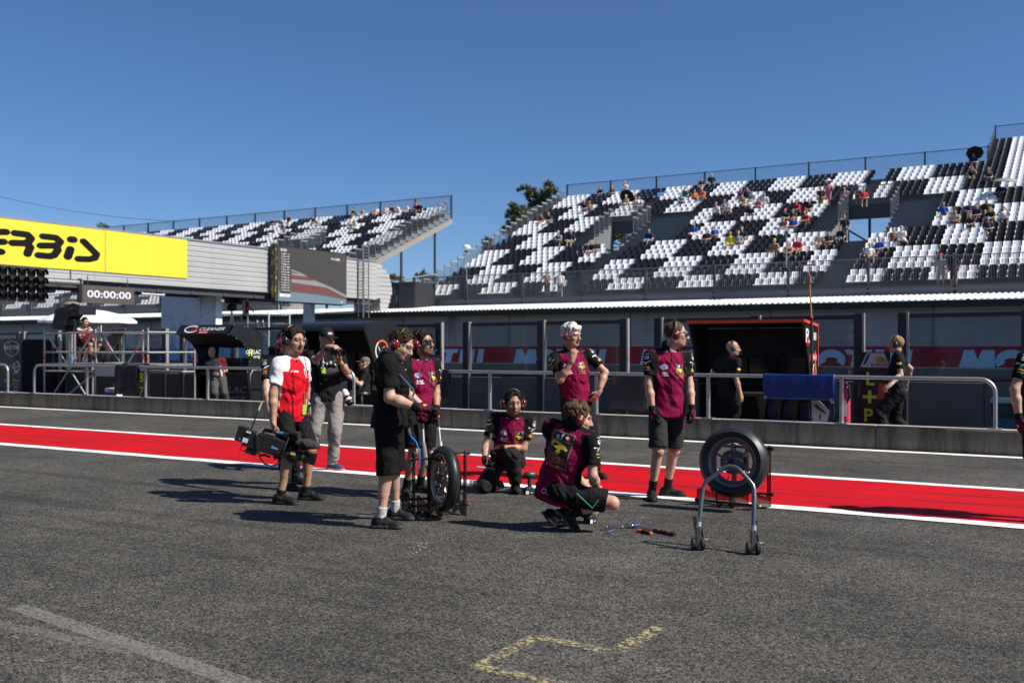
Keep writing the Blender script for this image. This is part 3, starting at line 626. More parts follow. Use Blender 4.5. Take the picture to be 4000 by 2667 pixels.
for i in range(9000):
    x = rng.uniform(-190, 120); y = 125+rng.normal()*3; h = 3.5+1.5*math.sin(x*0.31)+1.2*math.sin(x*0.87+1)
    q = np.array([x, y, rng.uniform(0, max(1, h))]); d = unit(rng.normal(size=3)); e = unit(np.cross(d, rng.normal(size=3))); k = len(V); V += [q-e*0.35, q+e*0.35, q+d*0.8+e*0.2, q+d*0.8-e*0.2]; Fq.append((k, k+1, k+2, k+3))
tag(link('far_woods', np_mesh('far_woods', V, Fq, [MATS['dark_leaves']])), 'low line of far off trees beyond the grandstands', 'trees', kind='stuff')
# ================================================================== GANTRY BRIDGE
GX = -36.0
gb = thing('gantry_bridge', 'ribbed pale grey gantry bridge crossing the straight above the pit lane', 'bridge', (GX, 10, 4.27))
M_GB = mat('pale_cladding', (0.50, 0.50, 0.49), 0.45, 0.35, var=0.1, vscale=0.6, streak=((0.2, 0.9, 6), (0.30, 0.29, 0.27), 0.62, 0.85))
gz0, gz1 = 4.27, 6.45
def gquad(y0, y1): return
y = 8.0
while y < 46:
    L = min(6.4, 46.2-y); mb = MB(); prof = []; n = 9; h = (gz1-gz0)/n
    for i in range(n): z = gz0+i*h; prof += [(0.0, z), (0.035, z+h*0.12), (0.035, z+h*0.8), (0.0, z+h*0.92)]
    prof.append((0, gz1)); vs = []
    for d, z in prof: vs += [(d, y+0.006-10, z-gz0), (d, y+L-0.006-10, z-gz0)]
    mb.add(vs, [(2*i, 2*i+1, 2*i+3, 2*i+2) for i in range(len(prof)-1)]); mb.build('cladding_panel', M_GB, gb); y += 6.4
MB().box((-2.6, -2, 0.0), (-0.02, 36.2, 2.2)).build('box_girder', M_GB, gb)
MB().box((-0.1, -2, 2.19), (0.07, 36.2, 2.27)).build('top_trim', STEEL, gb)
mb = MB()
for i in range(19): yy = -1.5+2*i; mb.box((-2.5, yy, -0.28), (-0.12, yy+0.1, -0.005)); mb.tube([(-2.4, yy, -0.2), (-0.2, yy+2, -0.2)], 0.05, 6)
mb.box((-2.55, -2, -0.3), (-2.4, 36, -0.002)); mb.box((-0.3, -2, -0.3), (-0.15, 36, -0.003)); mb.build('underside_truss', DKSTEEL, gb)
# sloping end piece towards the stand
for i in range(12):
    z = -0.9+i*0.25; ya_, yb_ = (36.25 if z > -0.1 else 36.6), float(np.interp(z, [-0.9, 0.5, 1.5, 2.1], [37.2, 37.8, 37.4, 36.3])); MB().prism([(ya_, z), (yb_, z+0.01), (yb_, z+0.23), (ya_, z+0.24)], (-2.0, 0, 0), (0, 1, 0), (0, 0, 1), (1.95+0.03*(i % 2), 0, 0)).build('end_rib', M_GB, gb)
# yellow banner with its rounded lettering
M_YB = mat('yellow_banner', (0.72, 0.60, 0.035), 0.6, var=0.08, vscale=0.6, bump=0.5, bscale=1.6)
ya = float(PX(726, 1010, GX)[1]); byn = 8.6
def gp(px, py): p = PX(px, py, GX+0.07); return p[1], p[2]
zt1 = gp(726, 937)[1]; zb1 = gp(726, 1087)[1]
ban = thing('banner', 'bright yellow banner with thick black rounded letters on the gantry', 'banner', (GX+0.06, byn, zb1))
MB().box((0, 0, 0), (0.02, gp(410, 1000)[0]-byn-0.01, zt1-zb1)).build('banner_cloth', M_YB, ban)
MB().box((0, gp(410, 1000)[0]-byn+0.01, 0.0), (0.024, ya-byn, zt1-zb1)).build('banner_cloth', M_YB, ban)
q3 = lambda x, y: (lambda p: (p[0]-byn, p[1]-zb1))(gp(x/3.1365, 840+y/3.1365))
LET = {'E': [[(-120, 205), (70, 208)], [(-150, 328), (40, 328)], [(-180, 450), (10, 450)]],
       'R': [[(182, 222), (330, 240), (375, 285), (350, 325), (300, 345), (150, 342)], [(330, 350), (368, 395), (345, 440), (335, 475)]],
       'B': [[(525, 262), (680, 278), (735, 325), (700, 375), (495, 375)], [(690, 378), (705, 430), (660, 490), (610, 505), (468, 492)]],
       'i': [[(868, 300), (896, 302)], [(858, 420), (828, 510)]],
       's': [[(1020, 322), (1180, 480), (1160, 525), (1090, 542), (955, 537)]],
       'C': [[(-560, 240), (-380, 200)], [(-560, 240), (-570, 420), (-420, 450)]]}
for ch, strokes in LET.items():
    mb = MB(); dx = 0.026
    for st in strokes:
        w = 0.245 if ch != 'i' else 0.27; ST = 1.5
        for poly in stroke2d([(lambda q: (q[0]/ST, q[1]))(q3(*p)) for p in st], w, 8):
            mb.add([(dx, a*ST, b_) for a, b_ in poly], [tuple(range(len(poly)))]); dx += 0.0006
    mb.build('letter', mat('black_print', (0.006, 0.006, 0.006), 0.7, spec=0.15), ban)
mb = MB()
for i in range(26):
    for z in (0.05, zt1-zb1-0.05): mb.box((0.02, 0.2+i*0.4, z-0.015), (0.034, 0.23+i*0.4, z+0.015))
mb.build('eyelets', DKSTEEL, ban)
# concrete pier
M_PIER = mat('streaked_pier', (0.76, 0.82, 0.90), 0.85, var=0.12, vscale=1.2, bump=0.25, streak=((2.2, 2.2, 0.28), (0.03, 0.03, 0.03), 0.56, 0.70))  # pale concrete and streaks; blue cast of sky-lit shade painted into the base
Yp = 35.0; x0, x1 = XY(629, Yp), XY(843, Yp)
pier = thing('concrete_pier', 'pale blue grey concrete pier with black water streaks under the gantry', 'pillar', (x0, Yp, 0))
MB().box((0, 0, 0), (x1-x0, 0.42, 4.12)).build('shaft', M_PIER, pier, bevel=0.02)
mb = MB()
for fx, z in ((0.2, 3.0), (0.45, 2.95), (0.75, 3.05), (0.2, 2.0), (0.75, 2.05)): mb.lathe((fx*(x1-x0), -0.004, z), (0, 1, 0), [(0.035, 0), (0.035, 0.01)], 10)
mb.build('tie_holes', BLK, pier); MB().box((0.3, 0.02, 4.12), (x1-x0-0.2, 0.4, 4.26)).build('bearing', DKSTEEL, pier)
# second pier by the screen
xq0, xq1 = XY(1184, 43.5), XY(1214, 43.5)
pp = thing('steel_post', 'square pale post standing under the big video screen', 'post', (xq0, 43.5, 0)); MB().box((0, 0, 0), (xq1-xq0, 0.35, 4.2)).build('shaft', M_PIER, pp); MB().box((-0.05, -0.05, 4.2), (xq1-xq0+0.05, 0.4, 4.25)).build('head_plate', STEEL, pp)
# timing board
def gX(px, py, X): p = PX(px, py, X); return p
X1 = GX+0.55
a = gX(321, 1113, X1); b_ = gX(525, 1126, X1); c = gX(321, 1182, X1)
tb = thing('timing_board', 'grey timing board reading 00:00:00 hung below the gantry', 'display', (X1, a[1], c[2]))
wy, hz = b_[1]-a[1], a[2]-c[2]
MB().box((-0.12, 0, 0), (0, wy, hz)).build('housing', mat('board_grey', (0.075, 0.068, 0.06), 0.8, bump=0.6, bscale=120), tb)
MB().box((-0.1, -0.16, -0.02), (0.01, -0.02, hz+0.25)).build('bracket', BLK, tb)
mb = MB(); lettering(mb, '00:00:00', (0.006, wy*0.51, hz*0.53), (0, 1, 0), (0, 0, 1), h=hz*0.42, w=wy*0.84, bold=0.018); mb.build('digits', mat('led_white', (0.62, 0.62, 0.72), 0.5, emit=0.1), tb)
for yy in (0.3, wy-0.3): MB().tube([(-0.06, yy, hz), (-0.06, yy, hz+0.4)], 0.02, 6).build('hanger', DKSTEEL, tb)
# start lights
Xs = GX+0.75
sl0 = gX(170, 1052, Xs); slb = thing('start_lights', 'black array of hooded start lights hanging under the yellow banner', 'traffic lights', (Xs, sl0[1], 3.0))
ycols = [float(gX(p, 1150, Xs)[1])-sl0[1] for p in (165, 128, 91, 54, 17, -20, -57)]
zr = [float(gX(165, p, Xs)[2])-3.0 for p in (1068, 1102, 1132, 1162)]
MB().box((-0.18, ycols[-1]-0.2, zr[0]+0.17), (-0.02, ycols[0]+0.25, zr[0]+0.24)).build('top_bar', DKSTEEL, slb)
for yc in ycols: MB().box((-0.16, yc-0.13, zr[3]-0.2), (-0.02, yc+0.13, zr[0]+0.16)).build('housing', BLK, slb)
def hood_mesh(mm):
    mb = MB(); n = 14
    vs = []
    for i in range(n+1):
        an = -0.35+(PI+0.7)*i/n
        for (d, r) in ((0.0, 0.145), (0.26-0.07*abs(math.cos(an)), 0.15)): vs.append((d, r*math.cos(an), r*math.sin(an)))
    mb.add(vs, [(2*i, 2*i+2, 2*i+3, 2*i+1) for i in range(n)]); return mb.mesh('hood', mm, True, fix=False)
HOOD = hood_mesh(mat('gloss_black', (0.012, 0.012, 0.013), 0.25))
LENSM = [MB().lathe((0, 0, 0), (1, 0, 0), [(0.135, -0.02), (0.135, 0.0), (0.09, 0.022), (0.0, 0.03)], 16).mesh('lens', mat('dark_lens_'+c_, col, 0.15), True) for c_, col in (('green', (0.001, 0.008, 0.006)), ('amber', (0.012, 0.005, 0.001)), ('red', (0.012, 0.001, 0.001)))]
for yc in ycols:
    for r_, z in enumerate(zr):
        L = link('lamp', LENSM[0 if r_ == 0 else 1 if r_ == 1 else 2], slb); L.location = (0, yc, z); h = link('hood', HOOD, L)
p0, p1 = gX(185, 1096, Xs-0.1), gX(330, 1104, Xs-0.1)
gp_ = thing('support_pipe', 'thick grey pipe carrying the start lights beside the timing board', 'pipe', (Xs-0.3, p0[1], p0[2]))
MB().tube([(0, -1.5, 0), (0, p1[1]-p0[1], 0)], 0.105, 14).build('pipe', STEEL, gp_, True); MB().tube([(0, p1[1]-p0[1]-0.25, 0), (0, p1[1]-p0[1]-0.17, 0)], 0.13, 14).build('collar', STEEL, gp_, True); MB().tube([(0, p1[1]-p0[1]-0.5, 0), (0, p1[1]-p0[1]-0.5, 0.5)], 0.03, 8).build('hanger', DKSTEEL, gp_)
a = gX(556, 1110, GX-0.2); b_ = gX(640, 1145, GX-0.2)
hf = thing('hanging_frame', 'small white pipe frame hanging under the gantry right of the timing board', 'frame', (GX-0.2, a[1], a[2])); w_ = b_[1]-a[1]; hh = -0.45
MB().tube([(0, 0, 0.1), (0, 0, hh)], 0.035, 8).build('upright', mat('white_pipe', (0.7, 0.68, 0.65), 0.5), hf, True); MB().tube([(0, w_, 0.1), (0, w_, hh)], 0.035, 8).build('upright', MATS['white_pipe'], hf, True); MB().tube([(0, 0, hh+0.03), (0, w_, hh+0.03)], 0.035, 8).build('crossbar', MATS['white_pipe'], hf, True)
# big video screen
Xv = GX+0.5
A = gX(1086, 962, Xv); B = gX(1352, 994, Xv); D = gX(1086, 1175, Xv); wv = B[1]-A[1]; hv = A[2]-D[2]
vsn = thing('video_screen', 'big video screen showing a blurred kerb and a timing list', 'screen', (Xv, A[1], D[2]))
MB().box((-0.35, -0.06, -0.02), (-0.005, wv+0.04, hv+0.06)).build('cabinet', mat('screen_case', (0.02, 0.02, 0.022), 0.5), vsn)
MB().box((-0.3, -0.2, 0.0), (0.0, -0.08, hv+0.1)).build('side_frame', mat('yellow_black_edge', (0.03, 0.03, 0.03), 0.5, streak=((8, 8, 3), (0.5, 0.36, 0.03), 0.55, 0.56)), vsn)
def scr(name, col, e): return mat(name, col, 0.5, var=0.03, emit=e, spec=0.2)
def sp(u, v, d): return (d, u*wv, v*hv)
mb = MB(); mb.add([sp(0, 0, 0), sp(1, 0, 0), sp(1, 1, 0), sp(0, 1, 0)], [(0, 1, 2, 3)], 0)
E = 0.22
pts = lambda L, d, m: mb.add([sp(u, v, d) for u, v in L], [tuple(range(len(L)))], m)
pts([(0, 0), (1, 0), (1, 0.14), (0.7, 0.32), (0, 0.36)], 0.002, 1)
pts([(0.18, 0.28), (0.6, 0.30), (0.8, 0.24), (1, 0.14), (1, 0.19), (0.75, 0.33), (0.5, 0.44), (0.3, 0.56), (0.18, 0.6)], 0.004, 2)
pts([(0.18, 0.20), (0.75, 0.17), (1, 0.10), (1, 0.14), (0.7, 0.31), (0.18, 0.36)], 0.006, 3)
pts([(0.18, 0.42), (0.45, 0.42), (0.56, 0.44), (0.4, 0.49), (0.18, 0.5)], 0.006, 3)
pts([(0.18, 0.53), (0.30, 0.535), (0.18, 0.57)], 0.006, 3)
pts([(0, 0), (1, 0), (1, 0.10), (0.5, 0.16), (0, 0.19)], 0.005, 4)
pts([(0.03, 0.15), (0.165, 0.15), (0.165, 0.90), (0.03, 0.90)], 0.008, 5)
mb.build('picture', [scr('scr_bg', (0.05, 0.048, 0.046), E), scr('scr_low', (0.085, 0.085, 0.088), E), scr('scr_white', (0.19, 0.20, 0.21), E), scr('scr_red', (0.125, 0.05, 0.048), E), scr('scr_blue', (0.12, 0.165, 0.21), E), scr('scr_list', (0.035, 0.033, 0.033), E)], vsn)
mb = MB(); MW = scr('scr_text', (0.55, 0.56, 0.58), 0.5); MR = scr('scr_rtext', (0.4, 0.05, 0.05), 0.5)
lettering(mb, '00:00', sp(0.075, 0.945, 0.01), (0, 1, 0), (0, 0, 1), h=0.05*hv, bold=0.006)
nm = ['Mar 11', 'SLo 34', 'Lec 7', 'Via 97', 'Man 5', 'Rei 24', 'Sur 67', 'Olt 88', 'Ger 31', 'Ala 22', 'Ola 96', 'Pet 9', 'Man 62', 'Gar 87', 'Bri 46']
for i, s in enumerate(nm): lettering(mb, '%d %s' % (i+1, s), sp(0.098, 0.875-0.048*i, 0.012), (0, 1, 0), (0, 0, 1), h=0.026*hv, w=0.11*wv, bold=0.006)
lettering(mb, 'WorldSBK', sp(0.83, 0.88, 0.01), (0, 1, 0), (0, 0, 1), h=0.045*hv, bold=0.006); lettering(mb, 'TV', sp(0.955, 0.88, 0.01), (0, 1, 0), (0, 0, 1), h=0.04*hv, m=1)
mb.box(sp(0.02, 0.085, 0.005), sp(0.165, 0.135, 0.012)); lettering(mb, 'TISSOT', sp(0.105, 0.11, 0.014), (0, 1, 0), (0, 0, 1), h=0.03*hv, m=2, bold=0.01); lettering(mb, 'SBK', sp(0.93, 0.045, 0.01), (0, 1, 0), (0, 0, 1), h=0.03*hv)
mb.build('captions', [MW, MR, scr('scr_dark', (0.02, 0.02, 0.02), 0)], vsn)
MB().box((-0.2, wv*0.1, -0.25), (-0.1, wv*0.15, 0)).build('bracket', DKSTEEL, vsn)
# lattice ladder tower at the end of the gantry
Xl = GX+0.4; a = gX(1418, 1212, Xl); b_ = gX(1440, 1212, Xl); topz = float(gX(1420, 952, Xl)[2])
lt = thing('lattice_tower', 'thin steel ladder tower beside the video screen', 'tower', (Xl, a[1], a[2])); w_ = b_[1]-a[1]; H = topz-a[2]
for yy in (0, w_): MB().tube([(0, yy, -0.4), (0, yy, H)], 0.035, 8).build('stile', GREYSTEEL, lt, True)
for i in range(22): z = H*i/22; MB().tube([(0, 0, z), (0, w_, z)], 0.02, 6).build('rung', GREYSTEEL, lt)
for k in (-1, 1): MB().tube([(-0.35, w_/2+k*0.25, -0.4), (-0.35, w_/2+k*0.25, H*0.75)], 0.03, 6).build('stile', GREYSTEEL, lt)
# ================================================================== PIT WALL STALLS AND KIT BEHIND THE LOW WALL
M_SHELL = mat('stall_black', (0.014, 0.014, 0.016), 0.35, var=0.2, vscale=4); M_IN = mat('stall_inside', (0.010, 0.010, 0.011), 0.7); M_SCRN = mat('dark_monitor', (0.012, 0.014, 0.018), 0.15)
def front_back(px, ratio_x): return
def stall(name, label, X0, X1, prof_out, prof_in, shell=M_SHELL, edge=None):
    """profiles in (Y, z): side panel outline; the roof follows the upper outline"""
    t = thing(name, label, 'pit stall', (X0, prof_out[0][0], 0)); oy = prof_out[0][0]
    P = [(y-oy, z) for y, z in prof_out]
    for xx in (0, X1-X0-0.035): MB().prism(P, (xx, 0, 0), (0, 1, 0), (0, 0, 1), (0.035, 0, 0)).build('side_panel', shell, t)
    return t, oy
# --- stall with the CLEANER roof
xr = float(PX(889, 1302, -17.6)[0]); XA, XB = XY(684, 16.93), -17.6
po = [(16.93, 1.86), (17.12, 2.08), (17.45, 2.06), (18.1, 1.89), (18.1, 0.0), (17.66, 0.0), (17.62, 0.45), (17.55, 0.95), (17.64, 1.2), (17.62, 1.4), (17.45, 1.62), (17.2, 1.77)]
t, oy = stall('pit_stall', 'black pit stall with a sloping roof sign reading CLEANER', XA, XB, po, None); W_ = XB-XA
MB().prism([(0.0, 1.86), (0.19, 2.08), (0.22, 2.06), (0.03, 1.84)], (0.0, 0, 0), (0, 1, 0), (0, 0, 1), (W_, 0, 0)).build('roof_sign', M_SHELL, t)
MB().prism([(0.19, 2.08), (0.52, 2.06), (1.17, 1.89), (1.17, 1.86), (0.5, 2.03), (0.2, 2.05)], (0.036, 0, 0), (0, 1, 0), (0, 0, 1), (W_-0.072, 0, 0)).build('roof', M_SHELL, t)
MB().prism([(0.03, 1.84), (0.27, 1.75), (0.52, 1.61), (0.55, 1.63), (0.29, 1.78), (0.05, 1.86)], (0.036, 0, 0), (0, 1, 0), (0, 0, 1), (W_-0.072, 0, 0)).build('lining', M_IN, t)
mb = MB(); yb = 1.12
mb.box((0.036, yb, 0), (W_-0.036, yb+0.05, 0.95)); mb.box((0.036, yb, 0.95), (0.28, yb+0.05, 1.87)); mb.box((0.28, yb, 1.52), (W_-0.036, yb+0.05, 1.87)); mb.build('back_panel', M_IN, t)
MB().box((0.036, 0.72, 0.86), (W_-0.036, yb, 0.90)).build('desk', mat('desk_grey', (0.05, 0.045, 0.045), 0.5), t)
for i in range(3): MB().box((0.12+i*0.56, 0.98, 0.95), (0.12+i*0.56+0.5, 1.02, 1.27)).build('monitor', M_SCRN, t)
MB().box((0.4, 0.74, 0.05), (W_-0.04, 0.77, 0.86)).build('front_panel', mat('front_panel', (0.022, 0.019, 0.018), 0.45), t)
ax = vec((1, 0, 0)); ay = unit((0, 0.19, 0.22)); nrm = np.cross(ax, ay); cc = vec((W_*0.5, 0.095, 1.97))+nrm*0.006
mb = MB(); lettering(mb, 'CLEANER', cc+ax*0.28, ax, ay, h=0.095, w=0.84, shear=0.25, bold=0.012); ring(mb, cc-ax*0.42, ax, ay, 0.24, 0.12, 0.04, n=24, a0=0.7, a1=5.9)
mb2 = MB(); lettering(mb, 'QM', cc-ax*0.32+nrm*0.002, ax, ay, h=0.08, w=0.26, m=1, shear=0.25, bold=0.01)
p = cc+ax*0.05-ay*0.105; mb.add([p-ax*0.16-ay*0.035, p+ax*0.16-ay*0.035, p+ax*0.17+ay*0.03, p-ax*0.15+ay*0.03], [(0, 1, 2, 3)], 1); lettering(mb, 'MOTUL', p+nrm*0.003, ax, ay, h=0.04, w=0.26, shear=0.2, bold=0.01)
mb.build('roof_lettering', [WHT, REDP], t)
def team_word(parent, c, ax, ay, w, small=True):
    ax, ay = vec(ax), vec(ay); n_ = np.cross(ax, ay); mb = MB(); c = vec(c)
    lettering(mb, 'O', c-ax*w*0.42, ax, ay, h=w*0.2, bold=0.01, shear=0.2); lettering(mb, 'ELAC', c+ax*w*0.15, ax, ay, h=w*0.2, w=w*0.62, bold=0.012, shear=0.2); lettering(mb, 'acing', c+ax*w*0.2-ay*w*0.24, ax, ay, w=w*0.45, bold=0.01, shear=0.25)
    lettering(mb, 'R', c-ax*w*0.23-ay*w*0.03+n_*0.001, ax, ay, h=w*0.34, m=1, bold=0.01, shear=0.2)
    mb.build('team_lettering', [WHT, LIME], parent)
team_word(t, (W_+0.004, 0.85, 1.42), (0, 1, 0), (0, 0, 1), 0.5)
mb = MB(); c = vec((W_*0.66, 0.735, 0.42)); lettering(mb, 'ELAC', c+(0.1, 0, 0.08), (1, 0, 0), (0, 0, 1), h=0.17, w=0.78, bold=0.006, shear=0.2); lettering(mb, 'acing', c+(0.17, 0, -0.12), (1, 0, 0), (0, 0, 1), h=0.12, w=0.52, bold=0.006, shear=0.2); lettering(mb, 'R', c+(-0.38, -0.001, 0.0), (1, 0, 0), (0, 0, 1), h=0.34, m=1, bold=0.008, shear=0.2)
mb.build('front_lettering', [mat('grey_print', (0.30, 0.30, 0.30), 0.6), mat('dull_lime', (0.22, 0.32, 0.05), 0.6)], t)
mb = MB()
for y, z in po: mb.ball((W_+0.004, (y-oy)*0.97+0.02, z*0.985), 0.009, seg=6, ring=4)
mb.build('rivets', STEEL, t)
# --- chair with lime bands right of that stall
ch = thing('tall_chair', 'black tube chair with lime green bands beside the cleaner stall', 'chair', PY(1000, 1604, 16.6)); ch.location.z = 0
for dx in (-0.2, 0.2):
    MB().tube([(dx, 0, 0), (dx, 0, 0.95)], 0.015, 8).build('leg', BLK, ch, True); MB().tube([(dx, 0.4, 0), (dx, 0.4, 1.3)], 0.015, 8).build('leg', BLK, ch, True)
    MB().tube([(dx, 0.4, 1.0), (dx, 0.1, 1.02), (dx, 0.02, 0.9), (dx, 0.0, 0.7)], 0.014, 8).build('arm', STEEL, ch, True)
MB().box((-0.2, 0.0, 0.55), (0.2, 0.4, 0.6)).build('seat', BLK, ch)
for z in (0.38, 0.72): MB().box((-0.21, 0.385, z), (0.21, 0.415, z+0.07)).build('band', mat('lime_band', (0.16, 0.42, 0.02), 0.5), ch)
MB().box((-0.2, 0.39, 0.5), (0.2, 0.41, 0.68)).build('panel', mat('grey_panel', (0.12, 0.12, 0.12), 0.6), ch)
yb_ = thing('yellow_board', 'plain fluorescent yellow board standing left of the red shirted cameraman', 'board', PY(1023, 1606, 16.9)); yb_.location.z = 0
w = XY(1085, 16.9)-XY(1023, 16.9); MB().box((0, 0, 0.05), (w, 0.02, 1.33)).build('board', mat('fluorescent_yellow', (0.72, 0.80, 0.02), 0.5), yb_); MB().box((-0.005, -0.004, 1.27), (w+0.01, 0.024, 1.36)).build('frame', BLK, yb_)
MB().box((-0.005, 0.002, 0.05), (w+0.01, 0.026, 1.0)).build('lower_panel', BLK, yb_)
# --- rounded black stall in the middle
XA, XB = XY(1158, 16.9), -13.5; W_ = XB-XA
arc = [(16.9+0.62-0.62*math.cos(a), 1.93+0.19*math.sin(a)) for a in np.linspace(0, PI*0.9, 10)]
po = arc+[(18.1, 1.9), (18.1, 0), (17.6, 0), (17.5, 0.5), (17.38, 0.95), (17.1, 1.55)]
t, oy = stall('pit_stall', 'black pit stall with a rounded roof and a ring emblem on its side', XA, XB, po, None)
a2 = [(y-oy, z) for y, z in arc]+[(1.2, 1.9)]
MB().prism(a2+[(y, z-0.04) for y, z in a2[::-1]], (0.036, 0, 0), (0, 1, 0), (0, 0, 1), (W_-0.072, 0, 0)).build('roof', M_SHELL, t, True)
MB().box((0.036, 1.1, 0), (W_-0.036, 1.15, 1.88)).build('back_panel', M_IN, t); MB().box((0.036, 0.7, 0.88), (W_-0.036, 1.1, 0.92)).build('desk', M_IN, t)
for i in range(2): MB().box((0.25+i*0.75, 0.95, 0.98), (0.25+i*0.75+0.65, 1.0, 1.4)).build('monitor', M_SCRN, t)
MB().box((0.036, 0.72, 0.05), (W_-0.036, 0.75, 0.88)).build('front_panel', M_IN, t)
mb = MB(); c = vec((W_+0.004, 0.62, 1.46)); ring(mb, c, (0, 1, 0), (0, 0, 1), 0.24, 0.24, 0.035, m=1); ring(mb, c+(0.001, 0, 0), (0, 1, 0), (0, 0, 1), 0.235, 0.235, 0.03, m=0, a0=2.2, a1=5.8)
for a in (0.5, 2.4, 4.4): mb.add([c+(0.002, 0.2*math.cos(a), 0.2*math.sin(a)), c+(0.002, 0.05*math.cos(a+1.2), 0.05*math.sin(a+1.2)), c+(0.002, 0.1*math.cos(a+0.6), 0.1*math.sin(a+0.6))], [(0, 1, 2)], 1 if a < 2 else 0)
lettering(mb, 'SUPERBIKE', c+(0, 0.03, -0.36), (0, 1, 0), (0, 0, 1), h=0.06, w=0.5, bold=0.006); mb.build('emblem', [WHT, ORG], t)
st = thing('stool', 'small round stool under the seated man in the rounded stall', 'stool', PY(1415, 1640, 16.75)); st.location.z = 0
MB().lathe((0, 0, 0.52), (0, 0, 1), [(0.0, 0.0), (0.17, 0.0), (0.18, 0.03), (0.16, 0.07), (0, 0.08)], 20).build('seat', BLK, st, True); MB().tube([(0, 0, 0.03), (0, 0, 0.52)], 0.025, 10).build('stem', CHROME, st, True); MB().lathe((0, 0, 0), (0, 0, 1), [(0.2, 0), (0.2, 0.02), (0.05, 0.045), (0, 0.045)], 20).build('foot', CHROME, st, True)
# --- red edged stall on the right
XA, XB = XY(2688, 16.9), -4.17; W_ = XB-XA
po = [(16.9, 1.97), (16.92, 2.0), (17.87, 1.93), (17.87, 0), (17.5, 0), (17.42, 0.9), (17.1, 1.6)]
t, oy = stall('pit_stall', 'black pit stall with an orange red edge round its roof', XA, XB, po, None)
M_OR = mat('orange_red_edge', (0.75, 0.075, 0.02), 0.4)
MB().prism([(0.02, 1.955), (0.02, 1.995), (0.97, 1.925), (0.97, 1.885)], (0.036, 0, 0), (0, 1, 0), (0, 0, 1), (W_-0.072, 0, 0)).build('roof', M_SHELL, t)
MB().box((-0.012, -0.025, 1.955), (W_+0.012, 0.012, 2.012)).build('edge_trim', M_OR, t); MB().prism([(-0.02, 1.965), (-0.02, 2.015), (0.985, 1.945), (0.985, 1.895)], (W_+0.002, 0, 0), (0, 1, 0), (0, 0, 1), (0.022, 0, 0)).build('edge_trim', M_OR, t); MB().box((W_+0.002, 0.955, 1.2), (W_+0.024, 0.985, 1.894)).build('edge_trim', M_OR, t)
MB().prism([(-0.02, 1.965), (-0.02, 2.015), (0.985, 1.945), (0.985, 1.895)], (-0.024, 0, 0), (0, 1, 0), (0, 0, 1), (0.022, 0, 0)).build('edge_trim', M_OR, t)
MB().box((0.036, 0.9, 0), (W_-0.036, 0.95, 1.88)).build('back_panel', M_IN, t); MB().box((0.036, 0.55, 0.86), (W_-0.036, 0.9, 0.9)).build('desk', M_IN, t)
for i in range(3): MB().box((0.35+i*0.52, 0.8, 0.98), (0.35+i*0.52+0.48, 0.84, 1.36)).build('monitor', M_SCRN, t)
MB().prism([(0.02, 1.95), (0.2, 1.6), (0.52, 0.92), (0.55, 0.92), (0.24, 1.62), (0.06, 1.95)], (0.04, 0, 0), (0, 1, 0), (0, 0, 1), (0.02, 0, 0)).build('inner_wing', M_IN, t)
xs_ = W_+0.004; mb = MB()
lettering(mb, 'R', (xs_, 0.3, 1.74), (0, 1, 0), (0, 0, 1), h=0.24, w=0.26, bold=0.015); lettering(mb, 'R', (xs_+0.001, 0.32, 1.64), (0, 1, 0), (0, 0, 1), h=0.16, w=0.2, m=1, bold=0.01)
lettering(mb, 'III', (xs_, 0.55, 1.74), (0, 1, 0), (0, 0, 1), h=0.12, w=0.16, bold=0.03); lettering(mb, 'III', (xs_, 0.8, 1.73), (0, 1, 0), (0, 0, 1), h=0.13, w=0.18, bold=0.03)
mb.box((xs_-0.002, 0.42, 1.30), (xs_+0.001, 0.92, 1.43), 1); lettering(mb, 'BURAN', (xs_+0.003, 0.67, 1.365), (0, 1, 0), (0, 0, 1), h=0.09, w=0.44, bold=0.012)
c = vec((xs_, 0.78, 0.95)); mb.add([c+(0, 0.13*x, 0.3*y) for x, y in ((-1, 0.6), (-0.6, 1), (0.6, 1), (1, 0.6), (0.8, -0.3), (0, -1), (-0.8, -0.3))], [tuple(range(7))]); mb.add([c+(0.0015, 0.1*x, 0.26*y) for x, y in ((-1, 0.6), (-0.6, 1), (0.6, 1), (1, 0.6), (0.8, -0.3), (0, -1), (-0.8, -0.3))], [tuple(range(7))], 1); mb.box(tuple(c+(0.0, -0.09, 0.06)), tuple(c+(0.003, 0.09, 0.12)))
mb.build('side_print', [WHT, REDP], t)
# tilted orange pole with weather sensors
pl = thing('sensor_pole', 'tall orange pole with weather sensors rising beside the red edged stall', 'pole', PY(3176, 1600, 17.0)); b0 = vec(pl.location); b0[2] = 0; pl.location = tuple(b0)
P1 = PY(3170, 1240, 17.0)-b0; P2 = PY(3162, 1100, 17.0)-b0; P3 = PY(3160, 1040, 17.0)-b0; P0 = PY(3172, 1480, 17.0)-b0
MB().tube([P0*[1, 1, 0], P1], 0.022, 8).build('black_wrap', BLKM, pl, True); MB().tube([P1, P2], 0.013, 8).build('pole', mat('orange_wood', (0.55, 0.24, 0.07), 0.5), pl, True); MB().tube([P2-(0, 0, 0.02), P2+(0, 0, 0.10)], 0.034, 10).build('sensor', mat('copper_brown', (0.25, 0.13, 0.08), 0.5), pl, True); MB().tube([P2+(0, 0, 0.1), P3], 0.009, 8).build('mast', STEEL, pl, True); MB().ball(P1, 0.03, seg=8, ring=6).build('collar', REDP, pl, True)
mb = MB(); mb.tube([P3-(0.13, 0, -0.02), P3+(0.1, 0, 0.02)], 0.012, 6); mb.tube([P3-(0.12, 0, -0.02), P3-(0.12, 0, 0.05)], 0.02, 6); mb.build('cross_arm', MATS['copper_brown'], pl, True); MB().lathe(P3+(0.1, 0, 0.0), (0, 0, 1), [(0.04, 0), (0.045, 0.02), (0.045, 0.1), (0, 0.11)], 14).build('cup', WHT, pl, True)
